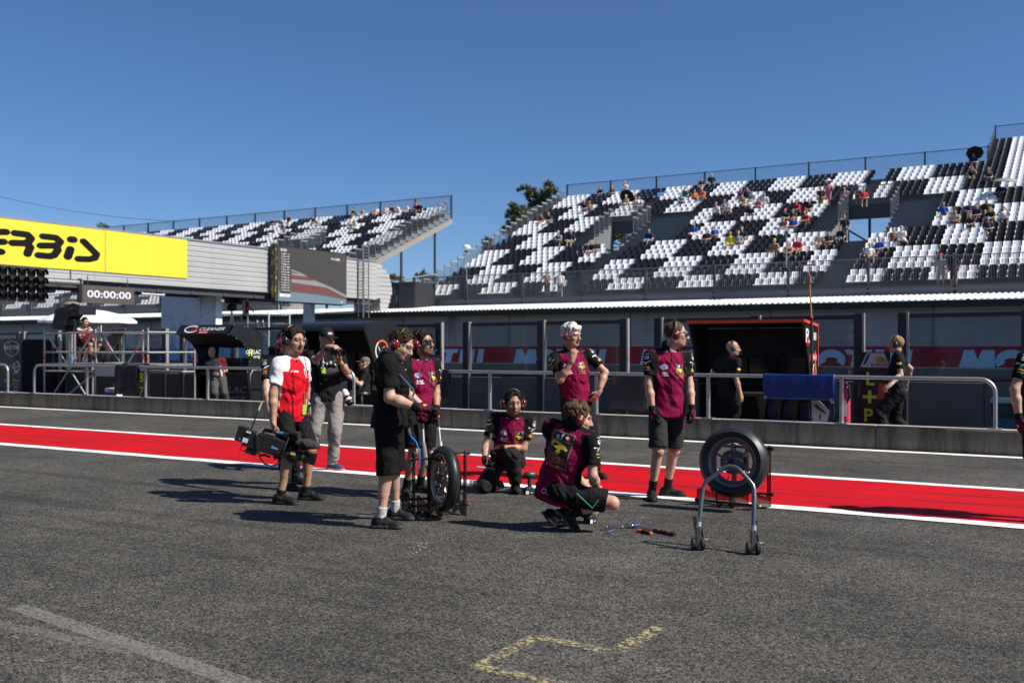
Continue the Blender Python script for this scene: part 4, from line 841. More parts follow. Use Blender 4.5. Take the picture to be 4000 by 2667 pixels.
wl = thing('wooden_pole', 'slim orange brown wooden pole leaning on the red edged stall', 'pole', PY(3198, 1470, 17.3)); b0 = vec(wl.location); MB().tube([(0.0, 0, -0.97), PY(3178, 1290, 17.85)-b0], 0.014, 8).build('shaft', mat('brown_wood', (0.34, 0.13, 0.03), 0.5), wl, True)
# blue cloth on the rail
def drape(name, label, px0, px1, ztop, zlow, m, cat, y=15.82, fold=0.02, back=0.35, wave=9.0, seed=1):
    x0, x1 = XY(px0, y), XY(px1, y); t = thing(name, label, cat, (x0, y, zlow)); n = 36; L = x1-x0; rng = np.random.default_rng(seed); ph = rng.uniform(0, 6, 6); vs = []
    prof = [(0.055, ztop-back), (0.048, ztop-0.06), (0.03, ztop+0.012), (0, ztop+0.034), (-0.034, ztop+0.012), (-0.05, ztop-0.07)]+[(-0.055, ztop-0.07-(ztop-0.07-zlow)*k/6) for k in range(1, 7)]
    for i in range(n+1):
        u = i/n
        for k, (d, z) in enumerate(prof):
            q = max(0, k-4)/7; f = fold*q*(math.sin(u*wave*2+ph[0]+q)+0.6*math.sin(u*wave*5+ph[1])+0.5*math.sin(q*9+u*7+ph[2]))
            vs.append((u*L+0.01*q*math.sin(ph[3]+3*q), d+f-0.02*q, z-zlow-0.012*math.sin(PI*u)*(k in (3,))))
    m_ = len(prof); mb = MB().add(vs, [(i*m_+k, (i+1)*m_+k, (i+1)*m_+k+1, i*m_+k+1) for i in range(n) for k in range(m_-1)])
    o = mb.build('cloth', m, t, True); so_ = o.modifiers.new('thick', 'SOLIDIFY'); so_.thickness = 0.006; return t
M_BC = mat('blue_tarpaulin', (0.004, 0.030, 0.19), 0.45, var=0.2, vscale=5, streak=((1.2, 1, 9), (0.02, 0.02, 0.12), 0.5, 0.75))
t = drape('blue_cloth', 'dark blue tarpaulin draped over the pit wall rail by the red edged stall', 2984, 3262, 1.09, 0.72, M_BC, 'cloth', fold=0.010)
drape('navy_cloth', 'lower navy cloth hanging behind the grey bracket below the tarpaulin', 3170, 3262, 0.80, 0.40, mat('navy_cloth', (0.006, 0.014, 0.06), 0.6), 'cloth', y=16.06, fold=0.008, back=0.05)
for px, py in ((2990, 1551), (3246, 1562), (3252, 1571)):
    p = PY(px, py, 15.75)-vec(t.location); MB().lathe(p-(0, 0.02, 0), (0, 1, 0), [(0.022, 0), (0.022, 0.01), (0.012, 0.012)], 12).build('eyelet', STEEL, t)
drape('black_cloth', 'black cloth hung over the rail right of the man in sunglasses', 1697, 1757, 1.09, 0.50, mat('black_cloth', (0.012, 0.012, 0.013), 0.6), 'cloth', fold=0.03, wave=4, seed=3)
drape('dark_cover', 'charcoal cover hung on the rail left of the man in dark sunglasses', 2393, 2540, 1.05, 0.42, mat('charcoal_cover', (0.045, 0.043, 0.045), 0.6), 'cover', y=16.1, fold=0.02, seed=5, wave=3)
# pit boards
def pit_board(label, px0, px1, py_top, py_bot, Y, rows, head, tilt=0.0):
    A = PY(px0, py_bot, Y); B = PY(px1, py_bot, Y); top = ZY((px0+px1)/2, py_top, Y); t = thing('pit_board', label, 'sign board', A); w = B[0]-A[0]; h = top-A[2]; sx = tilt*h
    def pt(u, v, d=0): return (u*w+sx*v, -d, v*h)
    MB().add([pt(0, 0), pt(1, 0), pt(1, 1), pt(0, 1), pt(0, 0, -0.03), pt(1, 0, -0.03), pt(1, 1, -0.03), pt(0, 1, -0.03)], [(0,1,2,3),(7,6,5,4),(0,4,5,1),(1,5,6,2),(2,6,7,3),(3,7,4,0)]).build('board', BLK, t)
    if head:
        hd = [(0.03, 0.79), (0.97, 0.79), (0.97, 0.86), (0.8, 0.985), (0.22, 0.985)]; MB().add([pt(u, v, 0.004) for u, v in hd], [tuple(range(5))]).build('head_panel', mat('pale_panel', (0.5, 0.47, 0.55), 0.5), t)
    n = len(rows)
    for i, (txt, col) in enumerate(rows):
        v = (0.76-0.74*(i+0.5)/n) if head else 1-(i+0.5)/n; mb = MB(); lettering(mb, txt, pt(0.4, v, 0.006), (1, 0, 0), (0, 0, 1), h=h*0.74/n*0.72, bold=0.02); mb.build('figure', col, t)
    return t, pt, w, h
FY = mat('fluorescent_figure', (0.62, 0.78, 0.04), 0.5)
t, pt, w, h = pit_board('tall black board showing L + P in fluorescent yellow beside the blond man', 3345, 3462, 1374, 1660, 16.75, [('L', FY), ('+', FY), ('P', FY)], True, 0.05)
mb = MB(); lettering(mb, 'BURAN', pt(0.66, 0.825, 0.009), (1, 0, 0), (0, 0, 1), h=h*0.045, w=w*0.55, bold=0.02); mb.build('head_lettering', REDP, t)
mb = MB(); c = vec(pt(0.66, 0.9, 0.009)); disc(mb, c, (1, 0, 0), (0, 0, 1), w*0.13, h*0.045); disc(mb, c+(w*0.17, 0, -h*0.015), (1, 0, 0), (0, 0, 1), w*0.1, h*0.03); mb.build('head_emblem', mat('ochre_print', (0.42, 0.32, 0.05), 0.6), t)
mb = MB(); mb.add([pt(u, v, 0.006) for u, v in ((0.66, 0.36), (0.9, 0.36), (0.92, 0.58), (0.68, 0.58))], [(0,1,2,3)]); mb.add([pt(u, v, 0.006) for u, v in ((0.02, 0.38), (0.05, 0.38), (0.05, 0.58), (0.02, 0.58))], [(0,1,2,3)]); mb.add([pt(u, v, 0.006) for u, v in ((0.0, 0.0), (0.8, 0.0), (0.8, 0.03), (0.0, 0.03))], [(0,1,2,3)]); mb.build('orange_tabs', mat('dull_orange', (0.5, 0.09, 0.02), 0.5), t)
mb = MB(); mb.add([pt(u, v, 0.0055) for u, v in ((0.13, 0.83), (0.2, 0.83), (0.36, 0.97), (0.26, 0.97))], [(0, 1, 2, 3)]); mb.build('grip_slot', BLK, t)
t, pt, w, h = pit_board('pit board with yellow 8 and 7 behind the hung black jacket', 478, 580, 1418, 1560, 16.45, [('', FY)], True)
mb = MB()
for i, c_ in enumerate('87'): lettering(mb, c_, pt(0.74, 0.62-0.38*i, 0.006), (1, 0, 0), (0, 0, 1), h=h*0.26, bold=0.02)
mb.build('figure', FY, t); mb = MB(); mb.add([pt(u, v, 0.007) for u, v in ((0.3, 0.84), (0.6, 0.84), (0.62, 0.92), (0.3, 0.92))], [(0, 1, 2, 3)]); mb.build('head_print', BLUEP, t)
t, pt, w, h = pit_board('white topped pit board behind the man in sunglasses', 1600, 1713, 1386, 1620, 16.6, [('', FY)], False)
MB().add([pt(u, v, 0.004) for u, v in ((0.02, 0.72), (0.98, 0.72), (0.98, 0.96), (0.1, 0.96))], [(0, 1, 2, 3)]).build('head_panel', MATS['pale_panel'], t); mb = MB(); ring(mb, pt(0.72, 0.83, 0.006), (1, 0, 0), (0, 0, 1), w*0.12, h*0.1, w*0.05); mb.build('head_print', BLUEP, t)
# jacket hung over the rail on the left
drape('black_jacket', 'black jacket draped over the rail below the scaffold', 455, 540, 1.09, 0.42, mat('black_jacket', (0.02, 0.019, 0.021), 0.7), 'jacket', fold=0.03, wave=3, seed=8, y=15.8)
# fire extinguisher
fe = thing('fire_extinguisher', 'slim pinkish red fire extinguisher standing behind the rail post', 'extinguisher', PY(3305, 1640, 16.1)); fe.location.z = 0.02
H = ZY(3305, 1487, 16.1)-0.02
MB().lathe((0, 0, 0), (0, 0, 1), [(0.0, 0), (0.06, 0.0), (0.066, 0.03), (0.066, H-0.2), (0.05, H-0.12), (0.025, H-0.09), (0.0, H-0.08)], 20).build('cylinder', mat('pinkish_red', (0.55, 0.05, 0.09), 0.4), fe, True)
MB().tube([(0, 0, H-0.09), (0, 0, H-0.02)], 0.02, 8).build('valve', REDP, fe, True); MB().tube([(0.0, 0, H-0.05), (0.05, -0.04, H-0.07), (0.07, -0.05, H-0.25), (-0.1, -0.05, H-0.55), (-0.2, -0.04, 0.4), (-0.23, -0.03, 0.15)], 0.018, 8).build('hose', BLKM, fe, True); MB().tube([(-0.2, -0.04, 0.42), (-0.24, -0.03, 0.0)], [0.03, 0.055], 10).build('horn', BLKM, fe, True)
MB().box((-0.02, -0.068, H*0.45), (0.02, -0.064, H*0.7)).build('label_print', WHT, fe)
# cart of black cut-out panels with a grey bracket
ct = thing('tool_cart', 'low black cart with cut-out side panel and dark blue fillers below the tarpaulin', 'cart', PY(2878, 1690, 16.25)); ct.location.z = 0; o = vec(ct.location)
q = lambda px, py, d=0: PY(px, py, 16.25+d)-o
MB().box((0, 0, 0.73), (q(3200, 1500)[0], 0.5, 0.78)).build('top', mat('brown_black', (0.03, 0.026, 0.022), 0.5), ct)
for a, b_, lab in ((2880, 2900, 0), (2960, 2990, 0), (3030, 3050, 0), (3090, 3115, 0), (3160, 3185, 0)):
    x0, x1 = q(a, 1500)[0], q(b_, 1500)[0]; MB().prism([(x0-0.03, 0.73), (x1+0.03, 0.73), (x1-0.01, 0.5), (x1, 0.05), (x0+0.02, 0.05), (x0+0.02, 0.5)], (0, 0.0, 0), (1, 0, 0), (0, 0, 1), (0, 0.03, 0)).build('rib', MATS['brown_black'], ct)
for a, b_ in ((2992, 3026), (3052, 3088), (3118, 3156)):
    x0, x1 = q(a, 1500)[0], q(b_, 1500)[0]; MB().box((x0, 0.1, 0.05), (x1, 0.13, 0.66)).build('filler', mat('navy_panel', (0.008, 0.018, 0.09), 0.5), ct)
MB().box((0, 0.45, 0.02), (q(3200, 1500)[0], 0.48, 0.73)).build('back', M_IN, ct)
gb_ = thing('grey_bracket', 'light grey metal plate with a slanted slot under the tarpaulin corner', 'plate', PY(3172, 1655, 15.98)); o = vec(gb_.location); q = lambda px, py: (lambda p: (p[0], p[2]))(PY(px, py, 15.98)-o)
MB().prism([q(3172, 1650), q(3170, 1566), q(3200, 1566), q(3240, 1605), q(3231, 1650)], (0, 0, 0), (1, 0, 0), (0, 0, 1), (0, 0.02, 0)).build('plate', mat('bracket_grey', (0.36, 0.35, 0.38), 0.5), gb_)
MB().add([(lambda p: (p[0], -0.003, p[1]))(q(*p)) for p in ((3178, 1580), (3190, 1578), (3226, 1612), (3222, 1616), (3186, 1592))], [(0, 1, 2, 3, 4)]).build('slot', mat('slot_dark', (0.03, 0.03, 0.04), 0.6), gb_)
# wheelie bin
bi = thing('wheelie_bin', 'dark teal wheelie bin behind the curved rail end at the right', 'bin', PY(3870, 1690, 17.2)); bi.location.z = 0; w = XY(3990, 17.2)-XY(3870, 17.2); H = ZY(3930, 1562, 17.2)
M_BIN = mat('teal_bin', (0.010, 0.035, 0.055), 0.4)
MB().add([(0.04, 0.04, 0.02), (w-0.04, 0.04, 0.02), (w-0.04, 0.5, 0.02), (0.04, 0.5, 0.02), (0, 0, H-0.08), (w, 0, H-0.08), (w, 0.56, H-0.08), (0, 0.56, H-0.08)], [(3,2,1,0),(4,5,6,7),(0,1,5,4),(1,2,6,5),(2,3,7,6),(3,0,4,7)]).build('body', M_BIN, bi, bevel=0.01)
MB().prism([(-0.03, H-0.079), (-0.03, H-0.04), (0.1, H), (0.5, H+0.02), (0.6, H-0.03), (0.6, H-0.079)], (-0.02, 0, 0), (0, 1, 0), (0, 0, 1), (w+0.04, 0, 0)).build('lid', M_BIN, bi, bevel=0.012); MB().box((w*0.12, -0.004, 0.1), (w*0.85, 0.03, H*0.6)).build('front_label', mat('teal_light', (0.02, 0.09, 0.16), 0.4), bi)
for xx in (0.05, w-0.1): MB().lathe((xx, 0.5, 0.1), (1, 0, 0), [(0, 0), (0.1, 0), (0.1, 0.05), (0, 0.05)], 16).build('wheel', BLKM, bi)
# --- black shield board on the left
sb = thing('shield_board', 'black stall side with a white shield and sponsor logos at the left edge', 'sign', PY(-30, 1560, 17.6)); o = vec(sb.location); sb.location.z = 0; o[2] = 0
w = PY(83, 1400, 17.6)[0]-o[0]; zt2 = ZY(40, 1322, 17.6); q = lambda x, y, d=0.006: (lambda p: np.array([p[0], -d, p[2]]))(PY(x/3.92, 1200+y/3.92, 17.6)-o)
MB().box((-1.2, 0, 0.0), (w, 0.06, zt2)).build('panel', M_SHELL, sb); MB().box((-1.2, 0.06, 0.0), (w-0.04, 1.0, zt2-0.02)).build('side', M_IN, sb)
sh = [(180, 512), (250, 535), (298, 565), (296, 640), (262, 710), (180, 762), (100, 710), (64, 640), (62, 565), (110, 535)]
sh2 = [(180, 522), (246, 543), (289, 571), (287, 638), (255, 703), (180, 750), (107, 703), (73, 638), (71, 571), (114, 543)]
mb = MB(); mb.add([q(*p) for p in sh], [tuple(range(10))[::-1]]); mb.add([q(*p, 0.009) for p in sh2], [tuple(range(10))[::-1]], 1); mb.add([q(x, y, 0.012) for x, y in ((72, 580), (288, 580), (290, 645), (70, 645))], [(0, 1, 2, 3)])
A_, B_ = unit(q(300, 600)-q(60, 600)), np.array([0, 0, 1.0]); s_ = np.linalg.norm(q(300, 600)-q(60, 600))
lettering(mb, 'RENZI', q(182, 592, 0.015), A_, B_, h=s_*0.105, w=s_*0.74, m=1, shear=0.2, bold=0.006); lettering(mb, 'CORSE', q(182, 625, 0.015), A_, B_, h=s_*0.105, w=s_*0.68, m=1, shear=0.2, bold=0.006); ring(mb, q(180, 700, 0.014), A_, B_, s_*0.13, s_*0.13, s_*0.025, a0=-0.6, a1=4.2); ring(mb, q(185, 705, 0.014), A_, B_, s_*0.08, s_*0.08, s_*0.02, m=2, a0=-1.2, a1=1.8); mb.build('shield', [WHT, BLK, REDP], sb)
mb = MB(); disc(mb, q(255, 905, 0.006), A_, B_, s_*0.22, s_*0.22); disc(mb, q(255, 905, 0.008), A_, B_, s_*0.17, s_*0.17, 2); mb.add([q(x, y, 0.010) for x, y in ((196, 885), (318, 878), (312, 930), (196, 935))], [(0, 1, 2, 3)]); lettering(mb, 'NILS', q(256, 907, 0.013), A_, B_, h=s_*0.12, w=s_*0.4, m=1, shear=0.2, bold=0.01)
lettering(mb, 'CRM', q(125, 905), A_, B_, h=s_*0.14, w=s_*0.38, bold=0.006, shear=0.2); lettering(mb, 'ENGINEERING', q(125, 940), A_, B_, h=s_*0.04, w=s_*0.42)
for (x, y, tx, ww, m_) in ((120, 1000, 'C', 0.14, 3), (245, 1000, 'Gimoto', 0.36, 0), (100, 1115, 'TOP', 0.3, 0), (100, 1138, 'FAST', 0.26, 0), (255, 1118, 'Lightech', 0.32, 0), (245, 1172, 'energy', 0.4, 3), (245, 1222, 'STARTS', 0.36, 0), (240, 1275, 'special', 0.3, 0)): lettering(mb, tx, q(x, y), A_, B_, w=s_*ww, m=m_, bold=0.01)
disc(mb, q(212, 1110), A_, B_, s_*0.06, s_*0.06, 3); disc(mb, q(195, 1170), A_, B_, s_*0.05, s_*0.04, 3); mb.build('sponsor_print', [WHT, BLK, REDP, YEL], sb)
MB().tube([q(150, 470, 0.03), q(165, 560, 0.05), q(205, 670, 0.04), q(250, 800, 0.05), q(290, 940, 0.03)], 0.012, 6).build('strap', BLKM, sb, True)
# --- scaffold tower with the broadcast camera
YS0, YS1 = 16.9, 18.4
sc = thing('scaffold', 'steel tube scaffold platform with orange marked poles at the left', 'scaffold', (XY(373, YS0), YS0, 0)); o = vec(sc.location)
xs_ = [XY(174, YS0)-o[0], 0.0, XY(578, YS0)-o[0]]; zz = {n_: ZY(373, p, YS0) for n_, p in (('top', 1299), ('mid', 1376), ('deck', 1420), ('low', 1452))}
M_TUBE = mat('scaffold_tube', (0.50, 0.49, 0.48), 0.45, 0.6, var=0.2, vscale=20); M_MARK = mat('orange_mark', (0.80, 0.12, 0.03), 0.5)
def pole(a, b_, mark=(), r=0.024, name='pole'):
    a, b_ = vec(a), vec(b_); po_ = MB().tube([a, b_], r, 10).build(name, M_TUBE, sc, True)
    for u in mark: MB().tube([a+(b_-a)*u-unit(b_-a)*0.05, a+(b_-a)*u+unit(b_-a)*0.05], r+0.0025, 10).build('mark_band', M_MARK, po_, True)
for x in xs_:
    for y in (0, YS1-YS0): pole((x, y, 0), (x, y, zz['top']+0.1), (0.62,), name='upright')
for x in xs_:
    for z in (0.35, 0.95, 1.4, 1.9):
        mb = MB(); mb.lathe((x, 0, z), (0, 0, 1), [(0.06, -0.006), (0.06, 0.006)], 12); mb.build('ring_plate', STEEL, sc)
for a, b_ in ((xs_[0], xs_[1]), (xs_[1], xs_[2])):
    for zn in ('top', 'mid', 'low'): pole((a, 0, zz[zn]), (b_, 0, zz[zn]), (0.85, ) if zn != 'low' else (0.3,), name='ledger')
    for zn in ('top', 'mid', 'low'): pole((a, YS1-YS0, zz[zn]), (b_, YS1-YS0, zz[zn]), (0.5,), name='ledger')
for x in xs_:
    for zn in ('top', 'mid', 'low'): pole((x, 0, zz[zn]), (x, YS1-YS0, zz[zn]), (), name='transom')
q = lambda x, y, Y=YS0: PY(x, y, Y)-o
pole(q(360, 1303), q(212, 1536), (0.35,), name='brace'); pole(q(182, 1305, YS0+0.1), q(258, 1415, YS0+0.5), (0.5,), name='brace'); pole(q(396, 1305, YS1), q(466, 1412, YS1), (0.45,), name='brace'); pole(q(572, 1297), q(500, 1418), (0.55,), name='brace'); pole(q(458, 1488), q(420, 1548), (0.3,), name='brace'); pole(q(262, 1545), q(366, 1462), (), name='brace'); pole(q(280, 1455, YS1), q(336, 1545, YS1), (), name='brace')
for i in range(6):
    y0 = 0.03+i*0.24; MB().box((xs_[0]+0.03, y0, zz['deck']-0.05), (xs_[2]-0.03, y0+0.225, zz['deck'])).build('deck_plank', mat('alu_deck', (0.30, 0.30, 0.30), 0.5, 0.4), sc)
MB().box((0.02, -0.03, zz['deck']-0.32), (xs_[2]-0.5, 0.0, zz['deck']-0.10)).build('kick_board', mat('pale_kick_board', (0.45, 0.45, 0.44), 0.5, 0.3), sc)
zd = zz['deck']
# broadcast camera on its pedestal
cp = PY(285, 1297, 17.15)
bc = thing('broadcast_camera', 'large broadcast camera under a dark green rain cover on the scaffold', 'camera', (cp[0], cp[1], zd)); o = vec(bc.location); q = lambda x, y, dd=0: PY(x/3.92, 1200+y/3.92, 17.15+dd)-o
mb = MB(); rr = 0.03
for x, dy in ((1055, -0.1), (1145, -0.1), (1100, 0.25)): MB().tube([q(x, 380, dy)*[1, 1, 0]+(0, 0, 0.0), q(x, 380, dy)], rr, 8).build('leg', STEEL, bc, True)
MB().lathe(q(1110, 380)-(0, 0, 0.02), (0, 0, 1), [(0, 0), (0.26, 0), (0.26, 0.05), (0.12, 0.08), (0.1, 0.16), (0.2, 0.2), (0.2, 0.36), (0, 0.38)], 20).build('pan_head', BLK, bc, True)
M_COVER = mat('green_black_cover', (0.008, 0.018, 0.018), 0.6, var=0.3); M_TEAL = mat('teal_trim', (0.05, 0.16, 0.15), 0.6)
A = [q(925, 20), q(1170, -20), q(1175, 120), q(1090, 230), q(1080, 345), q(885, 335), q(870, 290)]
mb = MB(); n = len(A); mb.add([a+(0, -0.17, 0) for a in A]+[a+(0, 0.22, 0) for a in A], [tuple(range(n)), tuple(range(n, 2*n))[::-1]]+[(i, (i+1) % n, n+(i+1) % n, n+i) for i in range(n)]); mb.build('rain_cover', M_COVER, bc, bevel=0.03)
a, b_ = q(935, 10, -0.18), q(905, 270, -0.18); mb = MB(); mb.add([q(1000, 0)+(0, -0.18, 0), q(985, 20)+(0, -0.18, 0), q(890, 270)+(0, -0.18, 0), q(905, 205)+(0, -0.18, 0), q(960, 30)+(0, -0.18, 0)], [(0, 1, 2, 3, 4)]); mb.build('trim', M_TEAL, bc); mb = MB(); mb.add([x+(0, -0.15, 0) for x in (q(1195, 170), q(1240, 200), q(1250, 280), q(1225, 345), q(1195, 360), q(1215, 270))], [tuple(range(6))]); mb.build('trim', M_TEAL, bc)
c = (q(1170, -30)+q(1335, 120))/2; ux = q(1335, 50)-q(1170, 50); wz = np.array([0, 0, (q(1170, -20)-q(1170, 125))[2]])
MB().obox(c+(0, 0.02, 0), ux*0.5, (0, 0.26, 0), wz*0.5).build('lens_box', BLK, bc, bevel=0.015); r_ = np.linalg.norm(ux)*0.38
MB().lathe(c+(0, -0.25, 0), (0.25, -1, 0), [(r_*1.05, -0.02), (r_*1.05, 0.02), (r_*0.9, 0.02), (r_*0.88, -0.01)], 24).build('lens_ring', BLK, bc, True); MB().lathe(c+(0.0, -0.252, 0), (0.25, -1, 0), [(r_*0.9, 0.0), (r_*0.5, 0.02), (0, 0.025)], 24).build('lens', mat('lens_green', (0.003, 0.012, 0.010), 0.05, coat=1.0), bc, True)
MB().ball((q(1060, -25)+q(1130, -60))/2, (0.26, 0.2, 0.08)).build('grey_bag', mat('taupe_fur', (0.22, 0.19, 0.155), 0.9, bump=0.8, bscale=25), bc, True); MB().tube([q(870, 60), q(885, 110), q(905, 180)], 0.035, 8).build('grip', BLK, bc, True); MB().ball(q(875, 60), 0.06).build('grip', BLK, bc, True)
# parasol
pa = thing('parasol', 'white parasol shading the camera operator on the scaffold', 'parasol', PY(360, 1420, 18.75)); pa.location.z = zd; o = vec(pa.location); tip = PY(340, 1203, 18.75)-o; rim = [PY(x, y, 18.75)-o for x, y in ((228, 1257), (464, 1245))]
R_ = (rim[1][0]-rim[0][0])/2; cxx = (rim[1]+rim[0])/2; tilt = unit(vec((0.02, -0.03, 1))); prof = [(0.0, 0.0), (R_*0.35, -0.06), (R_*0.7, -0.17), (R_*0.9, -0.27), (R_, -0.36)]; ctop = np.array([cxx[0], 0, tip[2]-0.02]); seg = 8; vs = [ctop]; fs = []
for j, (r, z) in enumerate(prof[1:]):
    for k in range(seg*2):
        an = 2*PI*k/(seg*2); s_ = r*(1 if k % 2 == 0 else 0.965); vs.append(ctop+(s_*math.cos(an), s_*math.sin(an), z-0.012*(k % 2)))
m_ = seg*2; fs = [(0, 1+k, 1+(k+1) % m_) for k in range(m_)]+[(1+j*m_+k, 1+(j+1)*m_+k, 1+(j+1)*m_+(k+1) % m_, 1+j*m_+(k+1) % m_) for j in range(3) for k in range(m_)]+[(1+3*m_+k, 1+3*m_+(k+1) % m_, 1+3*m_+(k+1) % m_) for k in range(0)]
mb = MB().add(vs, fs); base = len(mb.v)
mb.add([vs[1+3*m_+k] for k in range(m_)]+[vec(vs[1+3*m_+k])+(0, 0, -0.06) for k in range(m_)], [(k, (k+1) % m_, m_+(k+1) % m_, m_+k) for k in range(m_)])
MB.build(mb, 'canopy', mat('white_canopy', (0.78, 0.78, 0.82), 0.8), pa); MB().tube([ctop, PY(352, 1300, 18.2)-o, PY(372, 1350, 17.9)-o, PY(378, 1418, 17.75)-o], 0.014, 8).build('pole', STEEL, pa, True); MB().tube([ctop, ctop+(0, 0, 0.06)], 0.01, 6).build('tip', WHT, pa)
for k in range(8): an = 2*PI*k/8; MB().tube([ctop-(0, 0, 0.05), ctop+(R_*0.95*math.cos(an), R_*0.95*math.sin(an), -0.36)], 0.005, 5).build('rib', STEEL, pa)
# other things on and by the scaffold
fc = thing('flight_case', 'grey flight case the scaffold operator sits on', 'case', PY(318, 1417, 17.9)); fc.location.z = zd
MB().box((-0.28, -0.2, 0), (0.22, 0.2, 0.42)).build('body', mat('case_grey', (0.07, 0.07, 0.075), 0.5), fc, bevel=0.01)
for xx in (-0.28, 0.2): MB().box((xx-0.006, -0.207, 0.0), (xx+0.03, -0.2, 0.42)).build('edge', STEEL, fc)
MB().box((-0.1, -0.206, 0.2), (0.04, -0.2, 0.28)).build('latch', STEEL, fc)
bt = thing('water_bottle', 'clear plastic water bottle standing on the scaffold deck', 'bottle', PY(281, 1416, 17.1)); bt.location.z = zd; hb = 0.30
MB().lathe((0, 0, 0), (0, 0, 1), [(0, 0), (0.04, 0), (0.042, 0.02), (0.04, 0.18), (0.042, 0.2), (0.035, 0.235), (0.014, 0.265), (0.014, 0.28)], 14).build('body', glass_mat('clear_plastic', (0.8, 0.86, 0.92), 1.3, 0.05, 0.25), bt, True); MB().lathe((0, 0, 0.1), (0, 0, 1), [(0.0425, 0), (0.0435, 0.005), (0.0435, 0.055), (0.0425, 0.06)], 14).build('label_band', mat('blue_band', (0.08, 0.25, 0.62), 0.5), bt, True); MB().lathe((0, 0, 0.28), (0, 0, 1), [(0.016, 0), (0.016, 0.02), (0, 0.02)], 12).build('cap', WHT, bt)
jk = thing('grey_jacket', 'khaki grey jacket slung over the top rail of the scaffold', 'jacket', (PY(455, 1300, 17.5))); o = vec(jk.location); q = lambda x, y, d=0: PY(x/3.92, 1200+y/3.92, 17.0+d)-o
mb = MB(); g = [[(1745, 330), (1800, 322), (1860, 312), (1925, 330)], [(1700, 400), (1770, 395), (1840, 380), (1900, 400)], [(1630, 455), (1720, 470), (1800, 470), (1860, 470)], [(1660, 520), (1720, 540), (1770, 560), (1800, 540)], [(1690, 560), (1720, 610), (1745, 620), (1760, 580)]]
vs = [q(x, y, 0.05*math.sin(i*2.1+j*1.7)) for i, r in enumerate(g) for j, (x, y) in enumerate(r)]
ob = mb.add(vs, [(i*4+j, i*4+j+1, (i+1)*4+j+1, (i+1)*4+j) for i in range(4) for j in range(3)]).build('cloth', mat('khaki_cloth', (0.085, 0.08, 0.07), 0.8, var=0.3, vscale=15), jk, True); m_ = ob.modifiers.new('s', 'SUBSURF'); m_.levels = m_.render_levels = 2; m_ = ob.modifiers.new('t', 'SOLIDIFY'); m_.thickness = 0.04
bp_ = thing('backpack', 'black backpack leaning behind the operator on the scaffold', 'bag', PY(410, 1415, 18.0)); bp_.location.z = zd
MB().ball((0, 0, 0.26), (0.2, 0.13, 0.28)).build('body', mat('black_nylon', (0.012, 0.012, 0.014), 0.7), bp_, True); MB().ball((0, -0.12, 0.18), (0.14, 0.06, 0.15)).build('pocket', MATS['black_nylon'], bp_, True); MB().tube([(0.1, -0.1, 0.45), (0.24, -0.1, 0.4), (0.27, -0.1, 0.15), (0.2, -0.1, 0.02)], 0.015, 6).build('strap', MATS['black_nylon'], bp_, True)
pp_ = thing('papers', 'loose white papers lying on the scaffold deck', 'papers', PY(430, 1414, 17.0)); pp_.location.z = zd+0.003
for i in range(4): a = 0.3*i; c, s_ = math.cos(a), math.sin(a); x = -0.2+0.14*i; MB().obox((x, 0.02*i, 0.012+0.006*i), (0.15*c, 0.15*s_, 0), (-0.1*s_, 0.1*c, 0), (0, 0, 0.002)).build('sheet', WHT, pp_)
bx = thing('sponsor_box', 'small blue and white printed box on the ground behind the wall', 'box', PY(435, 1560, 16.5)); bx.location.z = 0.15; MB().box((-0.25, 0, 0), (0.2, 0.25, 0.36)).build('carton', WHT, bx); mb = MB(); mb.box((-0.25, -0.004, 0.0), (0.2, -0.002, 0.08)); mb.box((-0.25, -0.004, 0.16), (0.2, -0.002, 0.26)); mb.build('print', BLUEP, bx); MB().box((-0.1, -0.005, 0.28), (0.05, -0.002, 0.33)).build('print', ORG, bx)
an_ = thing('wind_meter', 'small white cup wind meter on the scaffold post', 'meter', PY(395, 1280, 17.0)); o = vec(an_.location); MB().tube([(0, 0, -0.1), (0, 0, 0.07)], 0.012, 6).build('stem', WHT, an_); mb = MB()
for k in range(3): a = 2*PI*k/3+0.4; mb.tube([(0, 0, 0.07), (0.09*math.cos(a), 0.09*math.sin(a), 0.07)], 0.004, 5); mb.ball((0.09*math.cos(a), 0.09*math.sin(a), 0.07), 0.022, seg=8, ring=6)
mb.build('cups', BLK, an_, True); MB().tube([(-0.13, 0, -0.1), (-0.13, 0, 0.03)], 0.05, 12).build('post_cap', mat('grey_plastic', (0.12, 0.11, 0.12), 0.6), an_, True)
# --- far scaffold with a second broadcast camera
Yf = 37.0
f2 = thing('far_scaffold', 'small white scaffold platform with a ladder right of the concrete pier', 'scaffold', PY(1050, 1365, Yf)); f2.location.z = 0; o = vec(f2.location); q = lambda x, y, d=0: PY(x, y, Yf+d)-o
M_WT = mat('white_tube', (0.62, 0.62, 0.62), 0.5)
def fp(a, b_, nm='pole'): MB().tube([a, b_], 0.035, 8).build(nm, M_WT, f2, True)
for px in (860, 967, 1050): fp(q(px, 1300)*[1, 1, 0], q(px, 1222), 'upright'); fp((q(px, 1300)+(0, 1.5, 0))*[1, 1, 0], q(px, 1222)+(0, 1.5, 0), 'upright')
for py in (1228, 1262): fp(q(860, py), q(1050, py), 'ledger'); fp(q(860, py)+(0, 1.5, 0), q(1050, py)+(0, 1.5, 0), 'ledger')
MB().box(tuple(q(858, 1292)), tuple(q(1052, 1289)+(0, 1.5, 0))).build('deck', MATS['alu_deck'], f2); zdf = float(q(900, 1289)[2])
for k in range(2): fp(q(1003+22*k, 1250), q(1030+22*k, 1370), 'ladder_stile')
for i in range(7): fp(q(1006+3.6*i, 1262+16*i), q(1028+3.6*i, 1262+16*i), 'rung')
fp(q(1034, 1335), q(1050, 1300), 'brace')
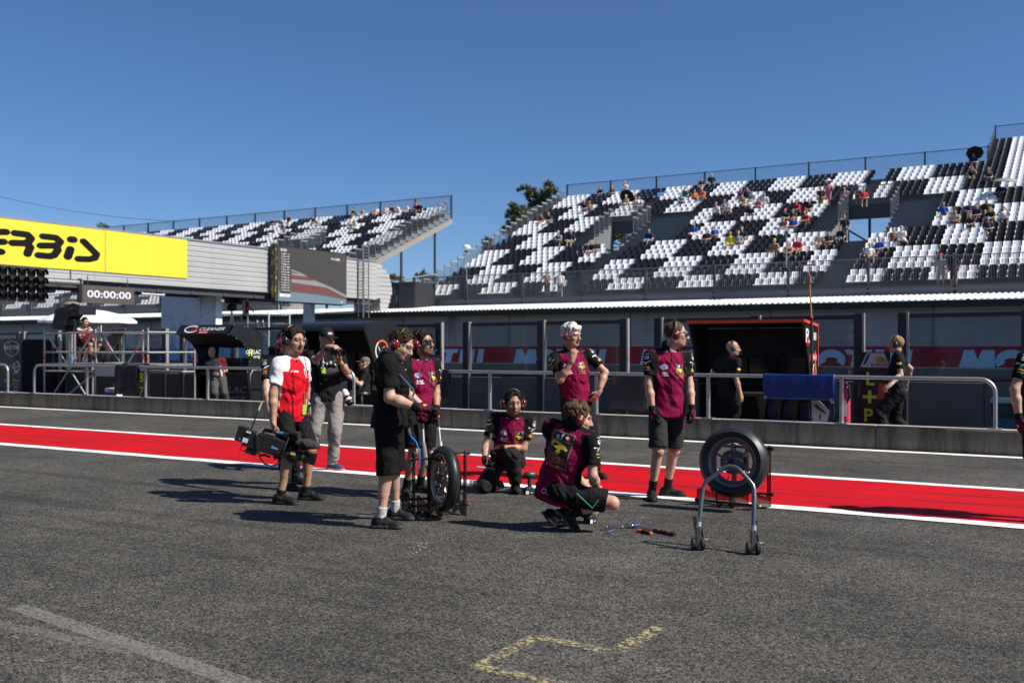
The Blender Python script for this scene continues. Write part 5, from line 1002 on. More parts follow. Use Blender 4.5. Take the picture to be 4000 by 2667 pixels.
c2 = thing('broadcast_camera', 'dark broadcast camera on its tripod on the far scaffold', 'camera', (q(905, 1289)+o)); c2.location.z = zdf; o2 = vec(c2.location); q2 = lambda x, y: PY(x, y, Yf)-o2
MB().box(tuple(q2(890, 1185)-(0, 0.25, 0)), tuple(q2(920, 1165)+(0, 0.25, 0))).build('body', BLK, c2, bevel=0.03); MB().tube([q2(915, 1176), q2(940, 1180)], 0.13, 12).build('lens', BLK, c2, True); MB().ball(q2(905, 1200), (0.3, 0.25, 0.2)).build('pan_head', BLK, c2, True); MB().tube([q2(893, 1170), q2(876, 1165)], 0.05, 8).build('viewfinder', BLK, c2, True)
for px in (898, 905, 914): MB().tube([q2(905, 1205), q2(px, 1289)], 0.035, 6).build('leg', M_WT, c2, True)
# ================================================================== BODIES: smooth implicit shapes turned into one continuous skin
class SDF:
    def __init__(s, lo, hi, h):
        s.lo = vec(lo); s.h = h; n = np.ceil((vec(hi)-s.lo)/h).astype(int)+2
        s.ax = [s.lo[i]+h*np.arange(n[i]) for i in range(3)]; s.D = np.full(tuple(n), 1.0, np.float32)
    def sub(s, lo, hi):
        sl = []
        for i in range(3):
            a = max(0, int((lo[i]-s.lo[i])/s.h)); b = min(len(s.ax[i]), int((hi[i]-s.lo[i])/s.h)+2)
            if b <= a: return None, None
            sl.append(slice(a, b))
        g = (s.ax[0][sl[0]][:, None, None], s.ax[1][sl[1]][None, :, None], s.ax[2][sl[2]][None, None, :])
        return tuple(sl), g
    def put(s, sl, d, k, mode='add'):
        A = s.D[sl]; d = d.astype(np.float32)
        if mode == 'sub': d = -d; h = np.clip(0.5-0.5*(A-d)/k, 0, 1); s.D[sl] = A*(1-h)+d*h+k*h*(1-h); return
        h = np.clip(0.5+0.5*(A-d)/k, 0, 1); s.D[sl] = A*(1-h)+d*h-k*h*(1-h)
    def cone(s, a, b, ra, rb, k=0.02, w=None, ws=1.0, clip=(), mode='add', nz=0.0):
        """round cone a-b; w, ws: stretch the section along w by ws; clip: [(point, normal)] keeps the side the normal points away from"""
        a, b = vec(a), vec(b); m = max(ra, rb)*max(1.0, ws)+k+2*s.h
        sl, g = s.sub(np.minimum(a, b)-m, np.maximum(a, b)+m)
        if sl is None: return s
        ab = b-a; L2 = max(1e-9, ab@ab); q = [g[i]-a[i] for i in range(3)]
        t = np.clip((q[0]*ab[0]+q[1]*ab[1]+q[2]*ab[2])/L2, 0, 1); q = [q[i]-t*ab[i] for i in range(3)]
        if w is not None and ws != 1.0:
            w = unit(w); c = q[0]*w[0]+q[1]*w[1]+q[2]*w[2]; f = (1/ws-1); q = [q[i]+c*f*w[i] for i in range(3)]
        d = np.sqrt(q[0]**2+q[1]**2+q[2]**2)-(ra+(rb-ra)*t)
        if nz:
            x, y, z = g; u1 = 9*x+5*y+4*z; u2 = 6*z-7*y+8*x; wv_ = 2.2*np.sin(u1)+1.7*np.sin(1.9*u2+1); d = d+nz*(np.sin(26*z+9*x+wv_*1.6)*np.sin(13*x-11*y+7*z+wv_)+0.7*np.sin(17*(x+y)-21*z+1.4*wv_)*np.sin(u2*1.3+0.5))
        for p, n in clip:
            n = unit(n); d = np.maximum(d, (g[0]-p[0])*n[0]+(g[1]-p[1])*n[1]+(g[2]-p[2])*n[2])
        s.put(sl, d, k, mode); return s
    def ell(s, c, r, R=None, k=0.02, mode='add', clip=(), nz=0.0, nf=60):
        c, r = vec(c), vec(r)*np.ones(3); m = r.max()+k+2*s.h
        sl, g = s.sub(c-m, c+m)
        if sl is None: return s
        q = [g[i]-c[i] for i in range(3)]
        if R is not None: q = [q[0]*R[0][i]+q[1]*R[1][i]+q[2]*R[2][i] for i in range(3)]     # R columns are the axes
        k0 = np.sqrt((q[0]/r[0])**2+(q[1]/r[1])**2+(q[2]/r[2])**2); k1 = np.sqrt((q[0]/r[0]**2)**2+(q[1]/r[1]**2)**2+(q[2]/r[2]**2)**2)+1e-6
        d = k0*(k0-1)/k1
        if nz: d = d+nz*(np.sin(q[0]*nf+2*np.sin(q[2]*nf*.7))*np.sin(q[1]*nf*1.1+1.7*np.sin(q[0]*nf*.6))+0.7*np.sin(q[2]*nf*1.3+q[0]*nf*.8)*np.sin(q[1]*nf*1.7))
        for p, n in clip:
            n = unit(n); d = np.maximum(d, (g[0]-p[0])*n[0]+(g[1]-p[1])*n[1]+(g[2]-p[2])*n[2])
        s.put(sl, d, k, mode); return s
    def mesh(s):
        D = s.D; B = D < 0; c = np.zeros(tuple(np.array(D.shape)-1), np.int8)
        sh = [(i, j, k) for i in (0, 1) for j in (0, 1) for k in (0, 1)]; n0 = c.shape
        for i, j, k in sh: c += B[i:i+n0[0], j:j+n0[1], k:k+n0[2]]
        act = (c > 0) & (c < 8); I = np.argwhere(act); N = len(I); idx = np.full(n0, -1, np.int32); idx[act] = np.arange(N)
        P = np.zeros((N, 3)); cnt = np.zeros(N)
        cor = {o: D[I[:, 0]+o[0], I[:, 1]+o[1], I[:, 2]+o[2]] for o in sh}
        for o in sh:
            for ax in range(3):
                if o[ax]: continue
                o2 = list(o); o2[ax] = 1; o2 = tuple(o2); da, db = cor[o], cor[o2]; m = (da < 0) != (db < 0); t = da[m]/(da[m]-db[m])
                pp = np.tile(np.array(o, float), (m.sum(), 1)); pp[:, ax] = t; P[m] += pp; cnt[m] += 1
        P = s.lo+s.h*(I+P/np.maximum(cnt, 1)[:, None]); F = []
        for ax in range(3):
            u, v = [(1, 2), (2, 0), (0, 1)][ax]
            sa = [slice(1, -1)]*3; sb = [slice(1, -1)]*3; sa[ax] = slice(0, -1); sb[ax] = slice(1, None); A, Bb = B[tuple(sa)], B[tuple(sb)]
            E = np.argwhere(A != Bb); inside = A[tuple(E.T)]; E = E.copy(); 
            for d_ in range(3):
                if d_ != ax: E[:, d_] += 1
            def cell(du, dv): q = E.copy(); q[:, u] -= du; q[:, v] -= dv; return idx[q[:, 0], q[:, 1], q[:, 2]]
            Q = np.stack([cell(0, 0), cell(1, 0), cell(1, 1), cell(0, 1)], 1); Q[~inside] = Q[~inside][:, ::-1]; F.append(Q)
        F = np.concatenate(F); return P, F[(F >= 0).all(1)]
def skin_mesh(name, sdf, m, colf):
    P, F = sdf.mesh(); me = np_mesh(name, P, F, [m], smooth=True)
    # soften the grid stepping
    col = np.ones((len(P), 4), np.float32); col[:, :3] = colf(P)
    a = me.color_attributes.new('Col', 'FLOAT_COLOR', 'POINT')
    if len(me.vertices) == len(P): a.data.foreach_set('color', col.ravel())
    return me
# ------------------------------------------------------------------ people
SKIN = {'light': (0.50, 0.30, 0.22), 'tan': (0.42, 0.235, 0.155), 'olive': (0.36, 0.20, 0.13)}
MAR = np.array((0.20, 0.004, 0.045)); BK = np.array((0.007, 0.007, 0.008)); GREY = np.array((0.055, 0.056, 0.058))
M_CUP = mat('maroon_ear_cup', (0.17, 0.006, 0.03), 0.2, coat=0.6); M_CUPB = mat('black_ear_cup', (0.015, 0.017, 0.02), 0.3); M_SUNG = mat('dark_lens', (0.006, 0.007, 0.009), 0.06, coat=1.0)
def hdg(h): h = math.radians(h); f = np.array([math.sin(h), -math.cos(h), 0.0]); return f
def frame(f, up=(0, 0, 1)):
    up = unit(up); f = unit(vec(f)-up*np.dot(f, up)); r = np.cross(f, up); return r, f, up
def rotax(v, axis, deg):
    a = unit(axis); t = math.radians(deg); v = vec(v); return v*math.cos(t)+np.cross(a, v)*math.sin(t)+a*np.dot(a, v)*(1-math.cos(t))
class Person:
    def __init__(s, label, gx, gy, d=None, group=None, scale=1.0, yoff=None):
        """standing spot given by its place in the photograph (on the ground), optional depth"""
        s.d = d or CAMZ*FPX/(gy-HOR); p = Wd(gx, HOR, s.d); s.o = np.array([p[0], p[1], 0.0]); s.gx = gx; s.k = scale; s.hk = scale*1.09
        s.t = thing('person', label, 'person', s.o, TH, group); s.xc = (gx-2000)/FPX*s.d
    def at(s, px, py, dy=0.0):
        D = s.d+dy; return np.array([(px-2000)/FPX*D-s.xc, dy, CAMZ+(HOR-py)/FPX*D])
    def solve(s, par, px, py, L, sg):
        y = par[1]
        for _ in range(3):
            q = s.at(px, py, y); e = q-par; e[1] = 0; y = par[1]+(1 if sg > 0 else -1)*max(L*0.15*max(1, abs(sg)), min(1, abs(sg))*math.sqrt(max(0, L*L-e@e)))
        q = s.at(px, py, y); return par+unit(q-par)*L
    def world(s, p): c, n = math.cos(TH), math.sin(TH); p = vec(p); return s.o+np.array([p[0]*c-p[1]*n, p[0]*n+p[1]*c, p[2]])
    # --- the skeleton
    def pose(s, pel, neck, head, ch, hh, arms, legs, hp=None, pitch=0, roll=0, shw=0.19, lean=None):
        k = s.k; s.pel, s.neck = vec(pel), vec(neck); s.up = unit(s.neck-s.pel)
        s.cr, s.cf, _ = frame(hdg(ch), s.up); s.pr, s.pf, _ = frame(hdg(ch if hp is None else hp))
        hf = hdg(hh); hr = np.cross(hf, (0, 0, 1)); hf = rotax(hf, hr, pitch); hu = np.cross(hr, hf); hr = rotax(hr, hf, roll); hu = rotax(hu, hf, roll); s.hr, s.hf, s.hu = hr, hf, hu
        s.head = vec(head)
        s.sh = {'R': s.neck+s.cr*shw*k-s.up*0.052*k, 'L': s.neck-s.cr*shw*k-s.up*0.052*k}
        s.hip = {'R': s.pel+s.pr*0.095*k, 'L': s.pel-s.pr*0.095*k}
        s.el, s.wr, s.hd, s.hn, s.curl = {}, {}, {}, {}, {}
        for sd, a in arms.items():
            s.el[sd] = s.solve(s.sh[sd], *a['el'][:2], 0.30*k, a['el'][2]); s.wr[sd] = s.solve(s.el[sd], *a['wr'][:2], 0.262*k, a['wr'][2])
            fd = unit(s.wr[sd]-s.el[sd]); s.hd[sd] = unit(vec(a['hd'])) if 'hd' in a else fd
            n = vec(a['hn']) if 'hn' in a else (-s.cr if sd == 'R' else s.cr); n = n-s.hd[sd]*np.dot(n, s.hd[sd]); s.hn[sd] = unit(n); s.curl[sd] = a.get('curl', 0.45)
        s.kn, s.an, s.fd, s.fu = {}, {}, {}, {}
        for sd, a in legs.items():
            an = vec(a['an']); hip = s.hip[sd]; L1, L2 = 0.445*k, 0.43*k; e = an-hip; D = min(np.linalg.norm(e), (L1+L2)*0.999); u = unit(e)
            if 'kn' in a: kn = vec(a['kn']); s.kn[sd] = kn
            else:
                x = (L1*L1-L2*L2+D*D)/(2*D); hgt = math.sqrt(max(0, L1*L1-x*x)); pole = vec(a.get('pole', s.pf)); pole = unit(pole-u*np.dot(pole, u)); s.kn[sd] = hip+u*x+pole*hgt
            s.an[sd] = an; s.fd[sd] = unit(a['fd'] if 'fd' in a else hdg(a.get('fh', 0))); fu = vec(a.get('fu', (0, 0, 1))); s.fu[sd] = unit(fu-s.fd[sd]*np.dot(fu, s.fd[sd]))
        pts = np.array([s.pel, s.neck, s.head]+list(s.el.values())+list(s.wr.values())+list(s.kn.values())+list(s.an.values())+list(s.sh.values())); s.lo, s.hi = pts.min(0)-0.3, pts.max(0)+0.3; s.lo[2] = max(s.lo[2], -0.02)
        return s
    # --- hands
    def hand(s, F, sd, grow=0.0):
        k = s.k*1.03; w, d, n = s.wr[sd], s.hd[sd], s.hn[sd]; t = np.cross(d, n) if sd == 'R' else np.cross(n, d); cu = s.curl[sd]; g = grow
        R = np.stack([d, t, n], 1)
        F.ell(w+d*0.055*k, (0.055*k+g, 0.042*k+g, 0.019*k+g), R, 0.012); F.cone(w-d*0.02*k, w+d*0.03*k, 0.026*k+g, 0.028*k+g, 0.012, t, 1.2)
        for i, (off, L) in enumerate(((0.031, 0.072), (0.0105, 0.08), (-0.0105, 0.075), (-0.031, 0.06))):
            p = w+d*(0.095-0.004*abs(i-1.2))*k+t*off*k; dd = unit(d+t*off*1.2); r = 0.0093*k+g*0.7
            for sg, bend in ((0.45, 62), (0.31, 78), (0.24, 52)):
                dd = rotax(dd, np.cross(d, n), bend*cu*(1+0.06*i)); q = p+dd*L*k*sg; F.cone(p, q, r, r*0.93, 0.005); p = q; r *= 0.93
        p = w+d*0.025*k+t*0.03*k; q = p+unit(d*0.75+t*0.75+n*0.35)*0.042*k; F.cone(p, q, 0.0145*k+g, 0.0115*k+g*0.8, 0.008); F.cone(q, q+unit(d*(1-0.2*cu)+t*(0.25-0.5*cu)+n*(0.35+0.4*cu))*0.036*k, 0.011*k+g*0.7, 0.009*k+g*0.6, 0.006)
    # --- head
    def H(s, x, y, z): return s.head+s.hk*(s.hr*x+s.hf*y+s.hu*z)
    def headshape(s, F, heavy=0.0):
        k = s.hk; H = s.H; R = np.stack([s.hr, s.hf, s.hu], 1); E = lambda c, r, kk=0.015, **a: F.ell(H(*c), vec(r)*k, R, kk, **a)
        E((0, -0.012, 0.03), (0.076, 0.096, 0.086)); E((0, 0.032, -0.035), (0.064+heavy*.01, 0.062, 0.088), 0.02); E((0, 0.05, -0.096), (0.038+heavy*.012, 0.036, 0.028), 0.02)
        for x in (-1, 1):
            E((x*0.042, 0.012, -0.075), (0.024+heavy*.008, 0.046, 0.036), 0.02); E((x*0.041, 0.062, -0.03), (0.022, 0.022, 0.02), 0.015)
            E((x*0.031, 0.106, -0.002), (0.018, 0.02, 0.011), 0.008, mode='sub'); E((x*0.031, 0.081, -0.003), (0.0135, 0.0125, 0.0125), 0.003)
            E((x*0.078, -0.006, -0.012), (0.010, 0.021, 0.033), 0.006); E((x*0.010, 0.103, -0.043), (0.009, 0.011, 0.009), 0.006)
        F.cone(H(-0.044, 0.080, 0.016), H(0, 0.094, 0.017), 0.010*k, 0.011*k, 0.012); F.cone(H(0.044, 0.080, 0.016), H(0, 0.094, 0.017), 0.010*k, 0.011*k, 0.012)
        F.cone(H(0, 0.092, 0.004), H(0, 0.114, -0.040), 0.0085*k, 0.013*k, 0.01)
        E((0, 0.090, -0.067), (0.024, 0.011, 0.0055), 0.004); E((0, 0.088, -0.078), (0.021, 0.011, 0.006), 0.004); E((0, 0.1, -0.0725), (0.022, 0.009, 0.0022), 0.002, mode='sub')
        F.cone(s.neck-s.up*0.04*k, H(0, -0.022, -0.075), (0.060+heavy*.012)*k, (0.053+heavy*.01)*k, 0.03)
    def headcol(s, P, C, skin, hair, stubble=0.0):
        q = (P-s.head)/s.hk; x, y, z = q@s.hr, q@s.hf, q@s.hu; hd = (np.abs(x) < 0.1) & (np.abs(y) < 0.14) & (np.abs(z) < 0.15); sk = vec(skin)
        if stubble:
            m = hd & (y > 0.015) & ((z < -0.052) | ((np.abs(x) > 0.05) & (z < -0.035) & (y < 0.06))) & (z > -0.14); C[m] = C[m]*(1-stubble)+vec(hair)*stubble
            m = hd & (y > 0.08) & (z < -0.052) & (z > -0.064) & (np.abs(x) < 0.028); C[m] = sk*(1-stubble)+vec(hair)*stubble
        m = hd & (z < -0.061) & (z > -0.084) & (np.abs(x) < 0.024) & (y > 0.083); C[m] = sk*(0.75, 0.5, 0.5)
        m = hd & (y > 0.07) & (np.abs(np.abs(x)-0.032) < 0.022) & (np.abs(z-0.0205+0.12*(np.abs(x)-0.032)) < 0.0062); C[m] = vec(hair)*0.8+sk*0.12
        m = hd & (y > 0.075) & (np.abs(np.abs(x)-0.031) < 0.0135) & (np.abs(z+0.003) < 0.0058); C[m] = (0.42, 0.38, 0.35)
        m = hd & (y > 0.075) & (np.abs(np.abs(x)-0.031) < 0.0062) & (np.abs(z+0.003) < 0.0062); C[m] = (0.025, 0.015, 0.01)
        m = hd & (y > 0.075) & (np.abs(np.abs(x)-0.031) < 0.0145) & (np.abs(z-0.0042) < 0.0025); C[m] = sk*0.25
        m = hd & (y > 0.09) & (np.abs(x) < 0.022) & (z < -0.03) & (z > -0.055); C[m] = C[m]*(1.03, 0.9, 0.88)
        return C
    # --- the skin: one continuous body
    def body(s, skin='tan', hair=(0.02, 0.015, 0.012), stubble=0.0, long=False, gloves='', heavy=0.0, h=0.0065, sleeves=True):
        k = s.k; F = SDF(s.lo, s.hi, h); s.headshape(F, heavy)
        F.cone(s.neck-s.up*0.04, s.pel, 0.07*k, 0.07*k, 0.03); F.cone(s.sh['R'], s.sh['L'], 0.045*k, 0.045*k, 0.03)
        for sd in s.el:
            a, e, w = s.sh[sd], s.el[sd], s.wr[sd]; u = unit(e-a); fd = unit(w-e)
            F.cone(a, e, (0.043+heavy*.008)*k, (0.040+heavy*.006)*k, 0.02); F.cone(e, e+fd*0.09*k, (0.040+heavy*.006)*k, (0.042+heavy*.006)*k, 0.02); F.cone(e+fd*0.09*k, w, (0.041+heavy*.006)*k, 0.026*k, 0.02, np.cross(fd, s.hn[sd]), 1.08)
            if sd not in gloves: s.hand(F, sd)
        for sd in s.kn:
            hp, kn, an = s.hip[sd], s.kn[sd], s.an[sd]; u = unit(an-kn); bk = -(unit(kn-hp)-u); bk = unit(bk-u*np.dot(bk, u)) if np.linalg.norm(bk-u*np.dot(bk, u)) > 0.02 else -s.pf
            if np.dot(bk, s.fd[sd]) > 0.3: bk = -s.fd[sd]
            if long: F.cone(hp, kn, 0.05*k, 0.04*k, 0.02); F.cone(kn, an, 0.035*k, 0.03*k, 0.02)
            else:
                F.cone(hp, kn, 0.072*k, (0.056+heavy*.006)*k, 0.03); F.ell(kn+unit(s.fd[sd])*0.012*k, 0.052*k, None, 0.03)
                F.cone(kn, an, 0.047*k, 0.036*k, 0.02); F.cone(kn+u*0.07*k+bk*0.018*k, kn+u*0.22*k+bk*0.012*k, (0.050+heavy*.008)*k, 0.040*k, 0.03); F.ell(an+(0, 0, 0.0), (0.036*k, 0.036*k, 0.036*k), None, 0.02)
        sk = vec(SKIN[skin])
        def colf(P):
            C = np.tile(sk, (len(P), 1))
            for sd in s.kn:
                dk = np.linalg.norm(P-s.kn[sd], axis=1); m = dk < 0.07; C[m] = C[m]*(1.0, 0.9, 0.86)
            return s.headcol(P, C, sk, hair, stubble)
        return link('body', skin_mesh('body', F, M_SKIN, colf), s.t)
    # --- clothes
    def shirt(s, colf, heavy=0.0, sleeve=0.68, hem=0.09, h=0.0085, collar=True, name='shirt', belly=0.0):
        k = s.k; F = SDF(s.lo, s.hi, h); P, N, up, r, f = s.pel, s.neck, s.up, s.cr, s.cf; L = np.linalg.norm(N-P); w = 1+heavy*0.12; n_ = 0.0046
        for sd in s.sh:
            a, e = s.sh[sd], s.el[sd]; u = unit(e-a); end = a+u*0.30*k*sleeve; F.cone(a+u*0.0, end+u*0.06*k, 0.055*k*w, 0.063*k*w, 0.025, clip=[(end, u)], nz=n_)
            F.cone(N+up*0.0-s.up*0.01, a, 0.052*k, 0.055*k*w, 0.05)
        F.cone(s.sh['R']-up*0.05*k, s.sh['L']-up*0.05*k, 0.066*k*w, 0.066*k*w, 0.04); F.cone(P+up*L*0.52+f*(0.01+belly*.03), N-up*0.13*k+f*0.008, 0.112*k*w, 0.108*k*w, 0.06, r, 1.42, nz=n_*1.5)
        hc = [(P-up*hem*k, -up)]
        F.cone(P-up*(hem+0.05)*k+f*0.0, P+up*L*0.55+f*(0.012+belly*.045), 0.131*k*w, 0.114*k*w, 0.06, r, 1.46, clip=hc, nz=n_*1.8)
        if collar: F.cone(N-up*0.01*k, N+up*0.07*k-s.cf*0.004, 0.072*k, 0.066*k, 0.012, clip=[(N+up*0.062*k+s.cf*0.03, up*0.9+s.cf*0.45)])
        else: F.cone(N-up*0.02*k, N+up*0.005*k, 0.072*k, 0.066*k, 0.015, clip=[(N+up*0.012*k-f*0.0, up)])
        def cf(Pp):
            q = Pp-N; return colf(s, Pp, q@r/k, q@f/k, q@up/k)
        me = skin_mesh(name, F, M_CLOTH, cf); o = link(name, me, s.t); s.shirt_o = o; s.bvh = BVHTree.FromPolygons([v.co[:] for v in me.vertices], [tuple(p.vertices) for p in me.polygons]); return o
    def bottoms(s, col, long=False, h=0.009, loose=0.0, hemk=0.9, name=None, nz=0.0035, top=0.06, taper=0.062, fat=0.0):
        k = s.k; F = SDF(s.lo, s.hi, h); col = vec(col)
        F.cone(s.hip['R']*0.85+s.hip['L']*0.15, s.hip['L']*0.85+s.hip['R']*0.15, (0.094+fat)*k, (0.094+fat)*k, 0.04, nz=nz*.4); F.cone(s.pel, s.pel+s.up*top*k, (0.112+fat)*k, (0.104+fat)*k, 0.05, s.cr, 1.28, clip=[(s.pel+s.up*(top+0.02)*k, s.up)])
        for sd in s.kn:
            hp, kn, an = s.hip[sd], s.kn[sd], s.an[sd]; u = unit(kn-hp); v = unit(an-kn); L = np.linalg.norm(kn-hp)
            if long:
                F.cone(hp, kn, (0.098+loose)*k, (0.074+loose)*k, 0.03, nz=nz); e = an+v*0.02; F.cone(kn, e, (0.072+loose)*k, (taper+loose)*k, 0.03, clip=[(an-v*0.0, v)], nz=nz*1.5)
            else:
                end = hp+u*L*hemk; F.cone(hp, end+u*0.05*k, (0.090+loose)*k, (0.088+loose)*k, 0.03, clip=[(end, u)], nz=nz)
        cf = col if callable(col) else None
        nm = name or ('trousers' if long else 'shorts')
        return link(nm, skin_mesh(nm, F, M_CLOTH, lambda P: np.tile(col, (len(P), 1))), s.t)
    def feet(s, col=(0.014, 0.014, 0.015), sole=(0.03, 0.03, 0.032), accent=None, sock=(0.012, 0.012, 0.013), sockh=0.12, h=0.006):
        k = s.k
        for sd in s.an:
            an, f, u = s.an[sd], s.fd[sd], s.fu[sd]; r = np.cross(f, u); b = an-u*0.085*k; X = lambda x, y, z: b+k*(r*x+f*y+u*z); R = np.stack([r, f, u], 1)
            pts = np.array([X(x, y, z) for x in (-0.07, 0.07) for y in (-0.1, 0.22) for z in (-0.02, 0.16)]); F = SDF(pts.min(0)-0.02, pts.max(0)+0.02, h)
            base = [(X(0, 0, 0.004), -u)]
            F.ell(X(0, -0.03, 0.045), vec((0.040, 0.052, 0.055))*k, R, 0.02, clip=base); F.cone(X(0, -0.01, 0.05), X(0, 0.13, 0.032), 0.043*k, 0.036*k, 0.03, clip=base); F.ell(X(0.004, 0.135, 0.03), vec((0.047, 0.060, 0.033))*k, R, 0.025, clip=base)
            F.cone(X(0, -0.005, 0.06), X(0, 0.0, 0.105), 0.042*k, 0.041*k, 0.02, clip=[(X(0, 0.02, 0.105), u*1.0-f*0.25)]); F.cone(X(0, 0.03, 0.085), X(0, 0.07, 0.066), 0.022*k, 0.022*k, 0.015)
            F.cone(X(0, -0.045, 0.014), X(0, 0.155, 0.014), 0.047*k, 0.044*k, 0.012, clip=[(X(0, 0, 0.026), u), base[0]])
            def cf(P, b=b, u=u, f=f):
                z = (P-b)@u/k; y = (P-b)@f/k; C = np.tile(vec(col), (len(P), 1)); C[z < 0.026] = vec(sole); 
                if accent is not None: C[(z < 0.03) & (z > 0.012)] = vec(accent)
                m = (z > 0.06) & (y > 0.02) & (y < 0.1) & (np.sin(y*330) > 0.3); C[m] = C[m]*0.4+0.02; return C
            link('shoe', skin_mesh('shoe', F, M_SHOE, cf), s.t)
            v = unit(s.kn[sd]-an); 
            if sock is not None:
                F = SDF(an-0.12, an+v*(sockh+0.02)+0.12, 0.007); F.cone(an-u*0.03, an+v*(sockh+0.05)*k, 0.041*k, 0.046*k, 0.01, clip=[(an+v*sockh*k, v)]); link('sock', skin_mesh('sock', F, M_CLOTH, lambda P: np.tile(vec(sock), (len(P), 1))), s.t)
    def gloves(s, sides='RL'):
        for sd in sides:
            w, d, n = s.wr[sd], s.hd[sd], s.hn[sd]; F = SDF(w-0.2, w+0.2, 0.0055); s.hand(F, sd, 0.0035); fd = unit(w-s.el[sd]); F.cone(w-fd*0.055, w+fd*0.02, 0.035*s.k, 0.034*s.k, 0.01, clip=[(w-fd*0.05, -fd)])
            def cf(P, w=w, d=d, n=n, sd=sd):
                C = np.tile(BK*1.3, (len(P), 1)); y = (P-w)@d; z = (P-w)@n; x = (P-w)@np.cross(d, n); m = (y > 0.01) & (y < 0.105) & (z < 0.002); C[m] = MAR*0.8; m = m & (np.sin(x*190+y*60) > 0.45); C[m] = BK*2; C[(y > 0.05) & (y < 0.075) & (z < -0.01) & (np.abs(x) < 0.012)] = (0.5, 0.36, 0.02); return C
            link('glove', skin_mesh('glove', F, M_CLOTH, cf), s.t)
    def hair(s, col, style='short', h=0.0055):
        k = s.hk; R = np.stack([s.hr, s.hf, s.hu], 1); H = s.H; F = SDF(s.head-0.17, s.head+0.17, h)
        gr = {'short': 0.004, 'messy': 0.014, 'curly': 0.016, 'buzz': 0.001, 'flop': 0.014}[style]; nz = {'short': 0.0045, 'messy': 0.007, 'curly': 0.008, 'buzz': 0.0008, 'flop': 0.005}[style]
        F.ell(H(0, -0.014, 0.032), vec((0.077+gr, 0.097+gr, 0.088+gr))*k, R, 0.01, nz=nz, nf=110 if style in ('curly',) else 80, clip=[(H(0, 0, -0.055), -s.hu)])
        if style in ('messy', 'curly', 'flop'):
            rng = np.random.default_rng(3)
            for i in range(26):
                a = rng.uniform(0, 2*PI); e = rng.uniform(0.25, 1.4); p = H(0.08*math.cos(a)*math.cos(e), -0.014+0.10*math.sin(a)*math.cos(e), 0.04+0.09*math.sin(e)); F.ell(p, rng.uniform(0.016, 0.026)*k, None, 0.012, nz=0.003, nf=150)
        if style == 'short':
            rng = np.random.default_rng(6)
            for i in range(30): x = rng.uniform(-0.062, 0.062); y = rng.uniform(-0.03, 0.075); F.ell(H(x, y, 0.032+0.094*math.sqrt(max(0.05, 1-(x/0.083)**2-((y+0.014)/0.104)**2))), (rng.uniform(0.008, 0.014), rng.uniform(0.012, 0.02), 0.010), R, 0.006, nz=0.003, nf=170)
        if style in ('flop',): F.cone(H(-0.05, 0.07, 0.085), H(0.05, 0.085, 0.072), 0.022*k, 0.02*k, 0.02, nz=0.004)
        zf = {'short': 0.078, 'messy': 0.078, 'curly': 0.080, 'buzz': 0.092, 'flop': 0.060}[style]
        F.ell(H(0, 0.118, zf-0.125), vec((0.108, 0.098, 0.125))*k, R, 0.012, mode='sub')
        for x in (-1, 1): F.ell(H(x*0.085, 0.035, -0.06), vec((0.03, 0.05, 0.062))*k, R, 0.01, mode='sub')
        F.ell(H(0, -0.05, -0.115), vec((0.09, 0.09, 0.07))*k, R, 0.015, mode='sub')
        c = vec(col); rg = np.random.default_rng(1)
        def cf(P): q = P-s.head; v = 0.5+1.2*((np.sin(q[:, 0]*190+9*np.sin(q[:, 2]*40))*np.sin(q[:, 1]*120+q[:, 2]*90)+1)/2)**1.5; return c*v[:, None]
        return link('hair', skin_mesh('hair', F, M_HAIR, cf), s.t)
    def headset(s, cup=None, mic='L', band='over', push=0.0, up_ang=0.0):
        cup = cup or M_CUP; H = s.H; k = s.hk; hr, hf, hu = s.hr, s.hf, s.hu
        pts = [H(0.100*math.cos(a), -0.005+push*0.02, 0.005+0.128*math.sin(a)) for a in np.linspace(-0.05, PI+0.05, 17)]
        mb = MB(); mb.tube(pts, 0.006, 8); mb.tube(pts[4:13], [0.007]+[0.010]*7+[0.007], 8, flat=1.0); hs = mb.build('headset', mat('headband_black', (0.014, 0.014, 0.015), 0.4), s.t, True)
        R = np.stack([hr, hf, hu], 1)
        for x in (-1, 1):
            mb = MB(); mb.ball(H(x*0.104, -0.002, -0.012), vec((0.028, 0.038, 0.048))*k, 0, 16, 10, R); mb.lathe(H(x*0.080, -0.002, -0.012), hr*x, [(0.028, -0.004), (0.042, 0.0), (0.043, 0.010), (0.036, 0.014)], 18, 1); mb.ball(H(x*0.09, 0.034, -0.03), 0.0065, 2, 6, 5)
            if cup is M_CUP: mb.obox(H(x*0.1322, 0.0, 0.004), hr*0.0006, hf*0.010, hu*0.008, 2)
            mb.build('ear_cup', [cup, BLKM, LIME if cup is M_CUP else BLKM], hs, True)
        x = -1 if mic == 'L' else 1
        mb = MB(); mb.tube([H(x*0.11, 0.02, -0.03), H(x*0.10, 0.07, -0.06), H(x*0.06, 0.115, -0.085), H(x*0.03, 0.125, -0.088)], 0.0028, 6); mb.ball(H(x*0.025, 0.126, -0.088), (0.012, 0.012, 0.012), 0, 8, 6); mb.build('microphone', BLK, hs, True)
        mb = MB(); mb.tube([H(x*0.115, 0, 0.03), H(x*0.112, -0.01, 0.08)], 0.004, 6); mb.build('aerial', BLK, hs); return hs
